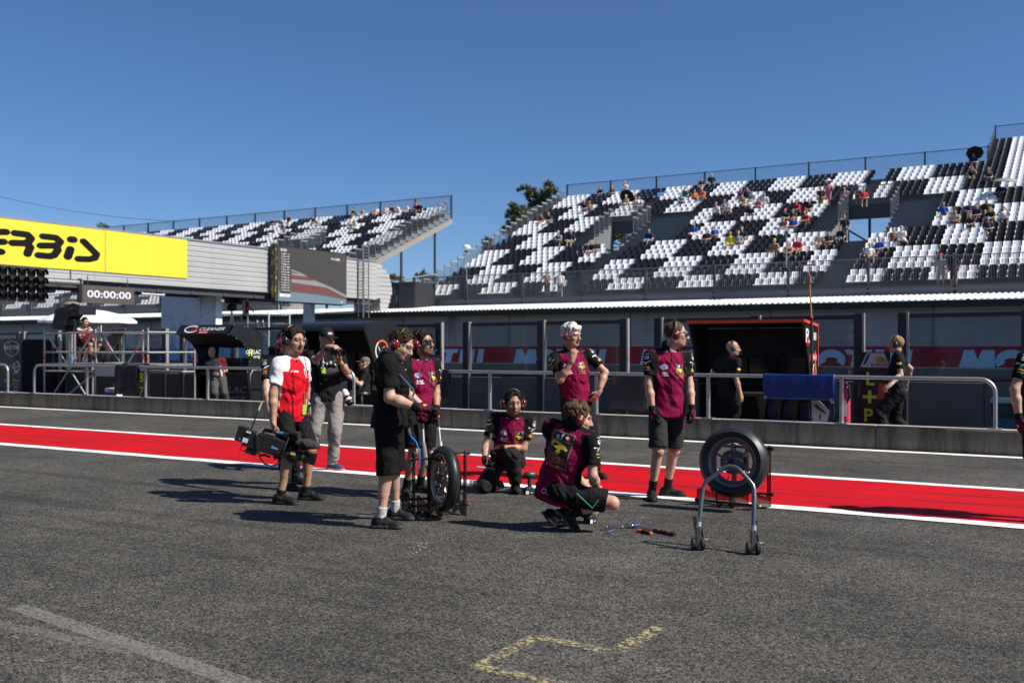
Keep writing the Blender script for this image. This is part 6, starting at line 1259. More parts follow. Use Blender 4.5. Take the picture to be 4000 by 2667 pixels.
    def sunglasses(s):
        H = s.H; mb = MB(); R = np.stack([s.hr, s.hf, s.hu], 1)
        for x in (-1, 1):
            mb.obox(H(x*0.034, 0.108, -0.003), s.hr*0.026+s.hf*(-0.006*x), s.hf*0.002, s.hu*0.0175, 0); mb.tube([H(x*0.062, 0.103, 0.008), H(x*0.082, 0.05, 0.008), H(x*0.086, 0.0, 0.002)], 0.0042, 6, 1)
        mb.tube([H(-0.062, 0.103, 0.014), H(-0.03, 0.112, 0.015), H(0.03, 0.112, 0.015), H(0.062, 0.103, 0.014)], 0.0035, 6, 1); mb.build('sunglasses', [M_SUNG, BLK], s.t, False)
    def cord(s, pts, r=0.007, name='coiled_cord', coil=True):
        pts = [vec(p) for p in pts]
        if not coil: return MB().tube(pts, r, 6).build(name, BLK, s.t, True)
        out = []; n = 0; L = sum(np.linalg.norm(b-a) for a, b in zip(pts[:-1], pts[1:])); turns = max(6, int(L/0.014)); N = turns*6; seglen = np.cumsum([0]+[np.linalg.norm(b-a) for a, b in zip(pts[:-1], pts[1:])])
        for i in range(N+1):
            u = L*i/N; j = min(len(pts)-2, int(np.searchsorted(seglen, u, 'right')-1)); a, b = pts[j], pts[j+1]; q = a+(b-a)*((u-seglen[j])/max(1e-6, seglen[j+1]-seglen[j])); t = unit(b-a); e = unit(np.cross(t, (0.3, 0.9, 0.1))); w = np.cross(t, e); an = 2*PI*i/6; out.append(q+r*(math.cos(an)*e+math.sin(an)*w))
        return MB().tube(out, 0.0028, 4).build(name, BLK, s.t, True)
    # --- print laid on the cloth
    def decal(s, parts, c, nrm, up, name='printed_logo', parent=None, lift=0.0025):
        """parts: [(kind, args, material)] drawn in the plane (right, up) through c and pressed on to the shirt along nrm"""
        nrm = unit(nrm); up = unit(vec(up)-nrm*np.dot(up, nrm)); rt = np.cross(up, nrm); mats_ = []; mb = MB()
        for j, (kind, a, m) in enumerate(parts):
            if m not in mats_: mats_.append(m)
            mi = mats_.index(m); t = MB()
            if kind == 'text': lettering(t, a[0], (a[1], a[2], 0), (1, 0, 0), (0, 1, 0), h=a[3], w=a[4] if len(a) > 4 else None, bold=a[5] if len(a) > 5 else 0.012, shear=a[6] if len(a) > 6 else 0.0)
            elif kind == 'rect':
                x0, y0, x1, y1 = a[:4]; nx, ny = max(1, int((x1-x0)/0.012)), max(1, int((y1-y0)/0.012)); t.add([(x0+(x1-x0)*i/nx, y0+(y1-y0)*q/ny, 0) for q in range(ny+1) for i in range(nx+1)], [(q*(nx+1)+i, q*(nx+1)+i+1, (q+1)*(nx+1)+i+1, (q+1)*(nx+1)+i) for q in range(ny) for i in range(nx)])
            elif kind == 'disc': x, y, rx, ry = a; vs = [(x, y, 0)]+[(x+rx*math.cos(2*PI*i/20), y+ry*math.sin(2*PI*i/20), 0) for i in range(20)]; t.add(vs, [(0, 1+i, 1+(i+1) % 20) for i in range(20)])
            elif kind == 'ring': ring(t, (a[0], a[1], 0), (1, 0, 0), (0, 1, 0), a[2], a[3], a[4], n=20)
            elif kind == 'poly': t.add([(x, y, 0) for x, y in a], [tuple(range(len(a)))])
            vs = []
            for x, y, _ in t.v:
                p = vec(c)+rt*x+up*y; hit = s.bvh.ray_cast(Vector(p+nrm*0.12), Vector(-nrm), 0.3)
                q = vec(hit[0])+vec(hit[1])*lift*(1+0.35*j) if hit[0] is not None else p; vs.append(q)
            mb.add(vs, t.f, mi)
        me = mb.mesh(name, mats_, False, fix=False); return link(name, me, parent or s.shirt_o)
def vds_shirt(s, P, a, b, c):
    C = np.tile(MAR, (len(P), 1))
    for sd, sg in (('R', 1), ('L', -1)):
        sh, el = s.sh[sd], s.el[sd]; u = unit(el-sh); t = (P-sh)@u/s.k; dist = np.linalg.norm(P-sh-np.outer(t*s.k, u), axis=1); m = (t > -0.035) & (dist < 0.095*s.k) & (a*sg > 0.128); C[m] = BK
        m = (t > 0.185) & (t < 0.19) & (dist < 0.1) & (a*sg > 0.13); C[m] = BK*2.5
    C[(np.abs(a) > 0.105) & (c < -0.13) & (np.abs(b) < 0.055)] = BK
    C[(c > -0.005)] = BK; C[(c > -0.03) & (c <= -0.005) & (np.abs(a) < 0.07) & (b < -0.02)] = BK; C[(np.abs(a) < 0.006) & (b > 0) & (c > -0.14)] = MAR*0.25
    return C
def vds_print(s, front=True, sleeveR=True, sleeveL=True, back=False):
    N, r, f, up, k = s.neck, s.cr, s.cf, s.up, s.k; W_ = WHT; BR = BLK
    panther = [(-0.034, 0.026), (0.0, 0.020), (0.02, 0.012), (0.034, -0.004), (0.026, -0.008), (0.012, -0.004), (0.012, -0.016), (0.0, -0.022), (-0.012, -0.02), (-0.004, -0.008), (-0.03, 0.004)]
    if front:
        c = N+f*0.1-up*0.165*k+r*0.085*k
        s.decal([('disc', (0, 0, 0.034, 0.028), W_), ('ring', (0, 0, 0.030, 0.024, 0.004), BLUEP), ('text', ('NL', 0, 0, 0.026, 0.036, 0.01, 0.2), BLUEP)], c, f, up)
        s.decal([('text', ('MAX', 0, 0, 0.028, 0.07, 0.03, 0.2), W_), ('rect', (-0.038, -0.028, 0.038, -0.019), W_)], c-up*0.062-r*0.012, f, up)
        c2 = N+f*0.1-up*0.20*k-r*0.082*k
        s.decal([('rect', (-0.042, -0.075, 0.042, 0.062), mat('pale_print', (0.42, 0.42, 0.42), 0.6)), ('rect', (-0.039, -0.034, 0.039, 0.059), BR), ('rect', (-0.039, -0.072, 0.039, -0.032), MAROONP), ('text', ('elf', -0.008, 0.044, 0.022, None, 0.03), W_), ('disc', (0.026, 0.044, 0.009, 0.009), REDP), ('poly', panther, YEL), ('text', ('VDS', 0, -0.046, 0.022, 0.064, 0.01, 0.1), ORG), ('text', ('RACING TEAM', 0, -0.066, 0.006, 0.062), ORG)], c2, f, up)
        for sg in (1, -1): s.decal([('text', ('IXON', 0, 0, 0.009, 0.03), W_)], N+f*0.06+r*sg*0.05-up*0.01, unit(f+up*0.5), up)
    for sd, sg, on in (('R', 1, sleeveR), ('L', -1, sleeveL)):
        if not on: continue
        sh, el = s.sh[sd], s.el[sd]; u = unit(el-sh); out = unit(r*sg*0.75+f*0.55-u*np.dot(r*sg*0.75+f*0.55, u)); R_ = lambda t: sh+u*t*k
        if back: out = unit(r*sg*0.9-u*np.dot(r*sg*0.9, u))
        s.decal([('text', ('IXON', 0, 0.042, 0.010, 0.045), W_), ('ring', (0, 0.006, 0.026, 0.02, 0.005), W_), ('poly', [(-0.018, 0.016), (0.02, -0.008), (0.016, -0.013), (-0.022, 0.011)], W_), ('poly', [(0.018, 0.016), (-0.02, -0.008), (-0.016, -0.013), (0.022, 0.011)], W_), ('poly', [(-0.05, -0.034), (0.0, -0.042), (0.045, -0.02), (0.046, -0.03), (0.002, -0.054), (-0.05, -0.046)], W_)], R_(0.035), out, -u)
        s.decal([('text', ('elf', -0.01, 0, 0.016, None, 0.02), W_), ('disc', (0.02, 0, 0.009, 0.009), REDP)], R_(0.098), out, -u)
        if sd == 'R': s.decal([('text', ('AKRAPOVIC', 0, 0, 0.014, 0.06, 0.02), YEL), ('text', ('MARC VDS', 0, -0.026, 0.008, 0.05), W_)], R_(0.128), out, -u)
        else: s.decal([('text', ('HB', 0, 0.008, 0.018, 0.036, 0.03), ORG), ('rect', (-0.03, -0.034, 0.03, -0.008), YEL), ('text', ('PIRELLI', 0, -0.021, 0.012, 0.05, 0.02), REDP)], R_(0.135), out, -u)
VG = 'race team crew in maroon and black shirts'
HG_D = (0.018, 0.013, 0.010); HG_B = (0.07, 0.042, 0.022)
def stand_foot(p, px, py, h, **a):
    g = G(px, py); c, n = math.cos(TH), math.sin(TH); q = g-p.o; x, y = q[0]*c+q[1]*n, -q[0]*n+q[1]*c; return dict(an=(x, y, 0.085*p.k), fh=h, **a)
# 1 cameraman in red and white ------------------------------------------------
p = P_red = Person('man in red and white shirt and black shorts carrying a shoulder camera by its handle', 1140, 1957, scale=1.02)
p.pose(p.at(1130, 1590), p.at(1137, 1398), p.at(1150, 1328, -0.02), 60, 50, {
    'R': dict(el=(1066, 1545, -0.5), wr=(1068, 1645, -1), hn=(1, 0.3, 0), curl=1.0), 'L': dict(el=(1196, 1520, 1), wr=(1184, 1612, -1), curl=0.5)},
    {'R': stand_foot(p, 1094, 1968, 72), 'L': stand_foot(p, 1196, 1951, 76)}, hp=62, pitch=-2, shw=0.175)
def red_shirt(s, P, a, b, c):
    C = np.tile((0.55, 0.006, 0.018), (len(P), 1)); W3 = (0.72, 0.72, 0.74); C[(np.abs(a) > 0.065-0.55*c) & (c > -0.125)] = W3
    for sd, sg in (('R', 1), ('L', -1)):
        u = unit(s.el[sd]-s.sh[sd]); q = P-s.sh[sd]; t = q@u; dd = np.linalg.norm(q-np.outer(t, u), axis=1); m = (t > 0.0) & (dd < 0.078) & (a*sg > 0.165); C[m] = W3
    C[(np.abs(a) > 0.11) & (c < -0.19) & (np.abs(a) < 0.22) & (b < 0.025) & (b > -0.07)] = (0.014, 0.014, 0.015)
    C[c > -0.005] = (0.72, 0.72, 0.74); return C
p.body('tan', HG_D, 0.35, heavy=0.5); p.shirt(red_shirt, heavy=0.05, belly=0.5, collar=False, hem=0.14); p.bottoms((0.010, 0.010, 0.011), hemk=0.98); p.feet(col=(0.016, 0.016, 0.017), sole=(0.05, 0.05, 0.052), sock=(0.014, 0.014, 0.015), sockh=0.06)
p.hair((0.016, 0.012, 0.010), 'messy'); p.headset(M_CUPB, 'L', push=-1)
p.decal([('text', ('ACERBIS', 0, 0, 0.018, 0.09, 0.02, 0.2), WHT)], p.neck+p.cf*0.1-p.up*0.13+p.cr*0.075, p.cf, p.up); p.decal([('ring', (0, 0, 0.03, 0.04, 0.012), WHT), ('text', ('RACING', 0, -0.05, 0.012, 0.06, 0.02), WHT)], p.neck+p.cf*0.1-p.up*0.14-p.cr*0.085, p.cf, p.up)
N, r, f, u = p.neck, p.cr, p.cf, p.up; M_LAN = mat('green_lanyard', (0.02, 0.16, 0.07), 0.6, var=0.5, vscale=60)
mb = MB(); V_ = N+f*0.135-u*0.30-r*0.06; mb.tube([N+r*0.075+u*0.02, N+r*0.07+f*0.075-u*0.05, N+r*0.01+f*0.135-u*0.16, V_], 0.009, 6, flat=0.3); mb.tube([N-r*0.075+u*0.02, N-r*0.08+f*0.065-u*0.05, N-r*0.075+f*0.11-u*0.16, V_], 0.009, 6, flat=0.3); mb.tube([V_, V_-u*0.16+f*0.01], 0.008, 6, flat=0.3); mb.build('lanyard', M_LAN, p.t, True)
MB().obox(V_-u*0.21+f*0.012, r*0.028, f*0.002, u*0.05).build('pass_card', mat('lime_pass', (0.30, 0.50, 0.06), 0.5), p.t)
p.cord([p.at(1190, 1395, -0.2), p.at(1200, 1450, -0.22), p.at(1203, 1560, -0.2), p.at(1197, 1700, -0.15)], 0.007)
p.cord([p.at(1197, 1700, -0.15), p.at(1190, 1712, -0.1)], 0.003, 'cable', False)
# 1b crew member half hidden behind him ---------------------------------------
p = Person('crew member in black trousers mostly hidden behind the red shirted cameraman', 1118, 1902, group=VG)
p.pose(p.at(1120, 1565), p.at(1106, 1398), p.at(1122, 1335), 40, 60, {'R': dict(el=(1040, 1515, -1), wr=(1052, 1600, -1)), 'L': dict(el=(1196, 1520, 1), wr=(1196, 1596, -1), hn=(-1, 0, 0))}, {'R': stand_foot(p, 1118, 1912, 50), 'L': stand_foot(p, 1150, 1888, 60)})
p.body('light', HG_D, 0.2, long=True, gloves='L'); p.shirt(vds_shirt, heavy=0.2); p.bottoms((0.014, 0.014, 0.015), long=True); p.feet(); p.gloves('L'); p.hair(HG_D); p.headset(mic='L'); vds_print(p, False, True, False)
MB().lathe(p.wr['L']-unit(p.wr['L']-p.el['L'])*0.07, unit(p.wr['L']-p.el['L']), [(0.036, 0), (0.038, 0.004), (0.038, 0.018), (0.036, 0.022)], 14).build('wristband', WHT, p.t)
# 2 photographer ---------------------------------------------------------------
p = P_pho = Person('photographer in black cap and grey cargo trousers raising a camera', 1262, 1836)
p.pose(p.at(1284, 1548), p.at(1264, 1368), p.at(1276, 1322, -0.05), 24, 42, {
    'R': dict(el=(1233, 1408, -1), wr=(1284, 1354, -1), hd=(0.75, -0.3, 0.05), hn=(0.1, 0.3, -1), curl=0.8), 'L': dict(el=(1354, 1452, -1), wr=(1330, 1416, -1), hd=(-0.55, -0.3, 0.8), hn=(0.35, 0.35, 0.75), curl=0.45)},
    {'R': stand_foot(p, 1196, 1838, 15), 'L': stand_foot(p, 1298, 1836, 58)}, hp=15, pitch=-8)
p.body('tan', HG_D, 0.15, long=True); p.shirt(lambda s, P, a, b, c: np.tile((0.010, 0.010, 0.011), (len(P), 1)), collar=False, hem=0.06); p.bottoms((0.24, 0.225, 0.215), long=True, loose=0.012, nz=0.006, taper=0.05); p.feet(col=(0.03, 0.07, 0.15), sole=(0.6, 0.55, 0.5), accent=(0.6, 0.2, 0.08), sock=(0.25, 0.25, 0.25), sockh=0.13)
H = p.H; R_ = np.stack([p.hr, p.hf, p.hu], 1); F = SDF(p.head-0.2, p.head+0.22, 0.006); F.ell(H(0, -0.012, 0.045), vec((0.088, 0.108, 0.092))*1.0, R_, 0.01, clip=[(H(0, 0, 0.022), -p.hu)]); F.ell(H(0, 0.115, 0.03), (0.075, 0.085, 0.008), R_, 0.012)
cap = link('cap', skin_mesh('cap', F, M_CLOTH, lambda P: np.tile((0.016, 0.017, 0.02), (len(P), 1))), p.t); keep = p.bvh; p.bvh = BVHTree.FromPolygons([v.co[:] for v in cap.data.vertices], [tuple(q.vertices) for q in cap.data.polygons]); p.decal([('text', ('SB', -0.012, 0, 0.028, 0.05, 0.03), WHT), ('text', ('K', 0.03, 0, 0.028, 0.022, 0.03), REDP)], H(0, 0.1, 0.075), p.hf+p.hu*0.3, p.hu, parent=cap); p.bvh = keep
N, r, f, u = p.neck, p.cr, p.cf, p.up
MB().ball(N+f*0.13-u*0.28, (0.135, 0.05, 0.055), 0, 16, 10, np.stack([r, f, u], 1)).build('waist_pack', mat('pack_black', (0.02, 0.02, 0.021), 0.8, bump=0.3), p.t, True)
mb = MB()
for sg in (-1, 1): mb.tube([N+r*sg*0.09+u*0.0, N+r*sg*0.10+f*0.10-u*0.08, N+r*sg*0.11+f*0.125-u*0.25], 0.018, 6, flat=0.35)
mb.build('harness', MATS['pack_black'], p.t, True); MB().tube([N-r*0.17-u*0.28-f*0.06, N-r*0.16+f*0.06-u*0.28, N+f*0.13-u*0.28, N+r*0.16+f*0.06-u*0.28, N+r*0.17-u*0.28-f*0.06], 0.02, 6, flat=0.4).build('belt', MATS['pack_black'], p.t, True)
MB().obox(N+f*0.19-u*0.25+r*0.075, r*0.028, f*0.002, u*0.038).build('pass_card', MATS['lime_pass'], p.t)
rng = np.random.default_rng(4); mb = MB()
for i in range(9): mb.ball(N+f*0.155-u*(0.15+0.05*rng.random())+r*(0.09-0.03*i+0.02*rng.random())*0.8, 0.018+0.008*rng.random(), i % 2, 8, 6)
mb.build('cable_bundle', [BLK, mat('pale_plastic', (0.4, 0.42, 0.45), 0.3)], p.t, True); MB().tube([N+r*0.07+f*0.08, N+r*0.05+f*0.15-u*0.12, N+r*0.075+f*0.18-u*0.22], 0.006, 5).build('lanyard', mat('pale_blue_band', (0.25, 0.35, 0.6), 0.6), p.t)
for sd, dd in (('R', -0.05), ('L', -0.045)):
    w = p.wr[sd]; e = unit(w-p.el[sd]); MB().lathe(w+e*dd, e, [(0.034, 0), (0.037, 0.004), (0.037, 0.03), (0.034, 0.034)], 16).build('watch' if sd == 'L' else 'camera_strap', BLK, p.t, True)
mb = MB()
for sg in (-1, 1): mb.ball(p.kn['R' if sg > 0 else 'L']*0.45+p.hip['R' if sg > 0 else 'L']*0.55+p.pr*sg*0.085, (0.02, 0.07, 0.085), 0, 10, 8)
mb.build('cargo_pockets', mat('grey_twill', (0.23, 0.215, 0.205), 0.9), p.t, True); wst = p.pel+p.up*0.02+p.pf*0.15; MB().tube([wst+p.cr*0.02, wst-u*0.06+p.cr*0.05, wst-u*0.02, wst-u*0.08-p.cr*0.03, wst], 0.005, 5).build('drawstring', BLK, p.t, True)
cm = thing('camera', 'black photo camera held up by the man in the cap', 'camera', p.world(p.at(1312, 1372, -0.42)), TH); o = p.at(1312, 1372, -0.42); ln = unit(p.at(1342, 1380, -0.60)-o)
MB().obox((0, 0, 0), np.cross(ln, (0, 0, 1))*0.065, ln*0.03, (0, 0, 0.045)).build('body', BLK, cm, bevel=0.008); MB().obox((0, 0, 0.055), np.cross(ln, (0, 0, 1))*0.022, ln*0.028, (0, 0, 0.018)).build('prism_hump', BLK, cm, bevel=0.006)
MB().lathe(ln*0.03, ln, [(0.035, 0), (0.036, 0.05), (0.039, 0.055), (0.039, 0.09), (0.046, 0.11), (0.046, 0.16), (0.041, 0.16), (0.040, 0.13), (0.0, 0.125)], 22).build('lens', mat('lens_barrel', (0.014, 0.014, 0.015), 0.35), cm, True); MB().lathe(ln*0.157, ln, [(0.041, 0), (0.0405, 0.002), (0.02, 0.004), (0, 0.004)], 22).build('front_glass', mat('red_coated_glass', (0.05, 0.008, 0.008), 0.05, coat=1.0), cm, True)
c2 = thing('camera', 'second camera with a white telephoto lens hanging at the hip of the photographer', 'camera', p.world(p.at(1336, 1510, 0.02)), TH); o = p.at(1336, 1510, 0.02); e = p.at(1372, 1582, -0.06)-o; L = np.linalg.norm(e); e = unit(e)
MB().obox((0, 0, 0.0), (0.05, 0.02, 0.02), (-0.02, 0.05, 0), (0.0, 0, 0.05)).build('body', BLK, c2, bevel=0.008); MB().lathe(e*0.05, e, [(0.036, 0), (0.04, 0.02), (0.042, 0.09)], 20).build('white_barrel', mat('lens_white', (0.72, 0.70, 0.66), 0.4), c2, True); MB().lathe(e*0.14, e, [(0.0425, 0), (0.043, 0.035)], 20).build('black_ring', BLK, c2, True); MB().lathe(e*0.175, e, [(0.044, 0), (0.046, 0.03)], 20).build('white_ring', MATS['lens_white'], c2, True); MB().lathe(e*0.205, e, [(0.047, 0), (0.05, 0.05), (0.046, 0.05), (0.043, 0.01), (0, 0.0)], 20).build('hood', BLK, c2, True); MB().tube([(0, 0, 0.04), p.at(1322, 1450, -0.0)-o, N+p.cr*(-0.12)-u*0.05-o], 0.006, 6).build('strap', BLK, c2, True)
# 3 man in black T-shirt ---------------------------------------------------------
p = P_blk = Person('heavy man in plain black T-shirt and long shorts looking down at the wheel rack', 1515, 2050, scale=1.0)
p.pose(p.at(1516, 1622), p.at(1512, 1392, -0.0), p.at(1566, 1342, -0.03), 100, 72, {
    'R': dict(el=(1522, 1566, -0.2), wr=(1632, 1592, -1), hd=(0.97, 0.1, 0.1), hn=(0.2, 0.7, -0.7), curl=0.8), 'L': dict(el=(1590, 1560, 1), wr=(1668, 1600, -0.5), hd=(0.9, 0, -0.3), hn=(0, -0.7, -0.7), curl=0.8)},
    {'R': stand_foot(p, 1486, 2062, 78), 'L': stand_foot(p, 1543, 2028, 72)}, hp=85, pitch=-24, shw=0.2)
p.body('light', HG_B, 0.12, heavy=1.0, gloves='RL'); p.shirt(lambda s, P, a, b, c: np.tile((0.007, 0.007, 0.0075), (len(P), 1)), heavy=2.0, belly=0.6, collar=False, hem=0.10, sleeve=0.72); p.bottoms((0.008, 0.0078, 0.0075), hemk=1.13, loose=0.014, nz=0.0045, top=0.02, fat=0.018); p.feet(col=(0.02, 0.02, 0.021), sole=(0.035, 0.035, 0.036), accent=(0.08, 0.08, 0.082), sock=(0.5, 0.5, 0.5), sockh=0.1)
p.gloves('RL'); p.hair((0.045, 0.026, 0.015), 'short'); p.headset(mic='L'); MARK = YEL
p.decal([('ring', (0, 0, 0.045, 0.045, 0.018), MARK)], p.neck-p.cf*0.1-p.up*0.16+p.cr*0.03, -p.cf, p.up); p.decal([('text', ('THE FANS', 0, 0, 0.045, 0.22, 0.01), MARK)], p.neck-p.cf*0.1-p.up*0.27+p.cr*0.02, -p.cf, p.up)
b = p.pel+p.pr*0.14+p.pf*0.09; mb = MB(); mb.tube([b, b-(0, 0, 0.10)], 0.012, 6); mb.build('tool_clip', mat('teal_clip', (0.02, 0.16, 0.13), 0.4), p.t, True); MB().obox(b-(0, 0, 0.13)-p.pf*0.05, p.pf*0.008, p.pr*0.004, (0, 0, 0.02)).build('pocket_tag', YEL, p.t)
MB().tube([p.at(1428, 1300, 0)*0+p.neck+p.cf*0.09-p.up*0.02, p.neck+p.cf*0.14-p.up*0.1], 0.008, 6).build('lanyard', LIME, p.t)
# air line with chrome lance held in front of him
al = thing('air_lance', 'bent chrome air lance with a blue hose end held above the wheel rack', 'tool', p.world(p.at(1560, 1462, -0.2)), TH); o = p.at(1560, 1462, -0.2); q = lambda x, y, d=-0.2: p.at(x, y, d)-o
MB().tube([(0, 0, 0), q(1612, 1517), q(1618, 1532), q(1612, 1548), q(1611, 1553), q(1636, 1579), q(1692, 1588)], 0.008, 8).build('lance', CHROME, al, True)
MB().tube([q(1600, 1698), q(1625, 1725), q(1638, 1762), q(1640, 1790), q(1636, 1828)], 0.0065, 8).build('blue_hose', mat('blue_hose', (0.01, 0.22, 0.75), 0.3), al, True); MB().tube([q(1636, 1828), q(1631, 1842)], 0.007, 8).build('coupling', CHROME, al, True); MB().tube([q(1597, 1672), q(1604, 1698)], 0.014, 8).build('connector', CHROME, al, True)
# 4 man in sunglasses ------------------------------------------------------------
p = P_sun = Person('curly haired crew man in sunglasses resting both gloved hands on a wheel lifter', 1620, 1937, group=VG)
p.pose(p.at(1642, 1592), p.at(1637, 1402), p.at(1654, 1340, -0.02), 38, 52, {
    'R': dict(el=(1590, 1535, -0.5), wr=(1634, 1606, -1), hn=(0.4, 0.3, -0.5), hd=(0.25, -0.15, -0.95), curl=0.75), 'L': dict(el=(1704, 1532, -0.3), wr=(1706, 1602, -1), hn=(-0.6, 0.3, -0.2), hd=(0.05, -0.2, -0.95), curl=0.75)},
    {'R': stand_foot(p, 1585, 1940, 12), 'L': stand_foot(p, 1640, 1922, 62)}, hp=30, pitch=8)
p.body('olive', HG_D, 0.5, gloves='RL'); p.shirt(vds_shirt, hem=0.13); p.bottoms((0.013, 0.013, 0.014), hemk=0.93, loose=0.01); p.feet(); p.gloves('RL'); p.hair((0.014, 0.011, 0.010), 'curly'); p.headset(mic='L'); p.sunglasses(); vds_print(p)
p.cord([p.at(1672, 1395, -0.1), p.at(1680, 1440, -0.2), p.at(1687, 1480, -0.22), p.at(1689, 1545, -0.2)], 0.006)
# 5 kneeling man -----------------------------------------------------------------
p = P_kne = Person('dark haired crew man kneeling on one knee with a tool in his gloved hand', 1955, 1915, d=10.72, group=VG)
p.pose(p.at(1985, 1800, 0.16), p.at(2001, 1622, 0.03), p.at(2005, 1572, -0.02), 4, 12, {
    'R': dict(el=(1898, 1738, -0.3), wr=(1894, 1798, -1), curl=0.9, hn=(1, 0, 0.2), hd=(0.3, -0.6, -0.5)), 'L': dict(el=(2044, 1752, -0.8), wr=(1952, 1748, -1), hd=(-0.9, -0.25, -0.35), hn=(0, -0.3, -0.9), curl=0.85)},
    {'R': dict(an=p.at(1946, 1898, 0.28)+(0, 0, 0.0), kn=p.at(1890, 1895, -0.18), fd=(0.2, 0.5, -0.85), fu=(0, 0.85, 0.5)), 'L': dict(an=p.at(2014, 1884, -0.12), kn=p.at(1997, 1774, -0.24), fh=8)}, hp=2, pitch=-2)
p.body('tan', HG_D, 0.5, long=True, gloves='RL'); p.shirt(vds_shirt, hem=0.05); p.bottoms((0.017, 0.017, 0.018), long=True, loose=0.008, nz=0.006); p.feet(); p.gloves('RL'); p.hair(HG_D, 'short'); p.headset(mic='L'); vds_print(p)
p.cord([p.at(2030, 1605, -0.1), p.at(2033, 1640, -0.16), p.at(2036, 1675, -0.17)], 0.003, 'cable', False)
tl = thing('t_handle_wrench', 'steel T handle wrench held by the kneeling man', 'tool', p.world(p.at(1903, 1800, -0.42)), TH); o = p.at(1903, 1800, -0.42); q = lambda x, y: p.at(x, y, -0.42)-o
MB().tube([q(1919, 1692), q(1912, 1745), q(1901, 1812)], 0.008, 8).build('shaft', CHROME, tl, True); MB().tube([q(1863, 1823), q(1896, 1827)], 0.008, 8).build('crossbar', mat('pale_teal', (0.35, 0.62, 0.6), 0.3, 0.3), tl, True); MB().tube([q(1896, 1827), q(1932, 1832)], 0.007, 8).build('crossbar', BLK, tl, True)
# 6 white haired man ---------------------------------------------------------------
p = P_whi = Person('white haired crew man in black trousers holding a hand to his mouth', 2262, 1868, group=VG, scale=1.02)
p.pose(p.at(2252, 1562), p.at(2226, 1372), p.at(2232, 1310, -0.03), 10, 48, {
    'R': dict(el=(2192, 1492, -4), wr=(2236, 1404, -1.2), hd=(0.25, 0.15, 1), hn=(0.3, 0.85, -0.1), curl=0.5), 'L': dict(el=(2355, 1445, -0.3), wr=(2340, 1530, -1), hd=(-0.55, 0.05, -0.8), hn=(-0.45, 0.75, 0.3), curl=0.35)},
    {'R': stand_foot(p, 2222, 1872, 5), 'L': stand_foot(p, 2324, 1866, 40)}, hp=8, shw=0.2)
p.body('tan', (0.5, 0.48, 0.45), 0.2, long=True, heavy=0.2); p.shirt(vds_shirt, heavy=0.15, belly=0.3, hem=0.08); p.bottoms((0.012, 0.012, 0.013), long=True, loose=0.004); p.feet(); p.hair((0.62, 0.60, 0.56), 'flop'); p.headset(mic='L'); vds_print(p)
p.cord([p.at(2265, 1345, -0.12), p.at(2280, 1390, -0.2), p.at(2290, 1435, -0.22), p.at(2302, 1488, -0.2)], 0.006)
w = p.wr['L']; e = unit(w-p.el['L']); MB().lathe(w-e*0.05, e, [(0.031, 0), (0.034, 0.003), (0.034, 0.022), (0.031, 0.025)], 16).build('watch', BLK, p.t, True); MB().lathe(w-e*0.038+(0.0, -0.032, 0.0), (0.2, -1, 0.1), [(0.02, 0), (0.02, 0.008), (0.016, 0.01), (0, 0.01)], 16).build('watch_face', M_SUNG, p.t, True)
MB().obox(p.pel+p.pr*(-0.16)+p.up*0.12, p.pr*0.02, p.pf*0.015, p.up*0.05).build('radio', BLK, p.t); MB().tube([p.pel-p.pr*0.16+p.up*0.16, p.pel-p.pr*0.16+p.up*0.3], 0.006, 6).build('aerial', BLK, p.t)
# 7 crouching man seen from behind --------------------------------------------------
p = P_cro = Person('crouching crew man seen from behind with elf print on his back', 2215, 2072, d=8.42, group=VG, scale=1.0)
p.pose(p.at(2172, 1915, 0.0), p.at(2236, 1664, -0.05), p.at(2258, 1632, -0.02), 150, 96, {
    'R': dict(el=(2316, 1880, -0.2), wr=(2336, 1915, 1), curl=0.6), 'L': dict(el=(2215, 1850, 1), wr=(2290, 1900, 0.4), curl=0.6)},
    {'R': dict(an=p.at(2228, 2002, -0.04), kn=p.at(2390, 1962, -0.14), fd=(0.62, -0.12, -0.78), fu=(0.75, -0.1, 0.6)), 'L': dict(an=p.at(2168, 2006, 0.20), kn=p.at(2310, 1990, 0.36), fd=(0.65, 0.1, -0.7), fu=(0.7, 0, 0.7))}, hp=110, pitch=-8, shw=0.195)
p.body('light', HG_B, 0.2); p.shirt(vds_shirt, hem=0.10, heavy=0.15, sleeve=0.72); p.bottoms((0.010, 0.010, 0.011), hemk=0.9, loose=0.006, nz=0.006); p.feet(sole=(0.075, 0.075, 0.075), sock=(0.012, 0.012, 0.013), sockh=0.11); p.hair((0.10, 0.058, 0.028), 'messy'); p.headset(mic='R')
vds_print(p, False, True, False, back=True)
panther = [(-0.085, 0.05), (-0.05, 0.055), (0.0, 0.045), (0.04, 0.028), (0.075, -0.002), (0.062, -0.014), (0.03, -0.004), (0.012, -0.012), (0.02, -0.034), (0.0, -0.045), (-0.03, -0.04), (-0.012, -0.02), (-0.05, 0.0), (-0.085, 0.005)]
bc_ = p.neck-p.cf*0.1-p.up*0.20-p.cr*0.015
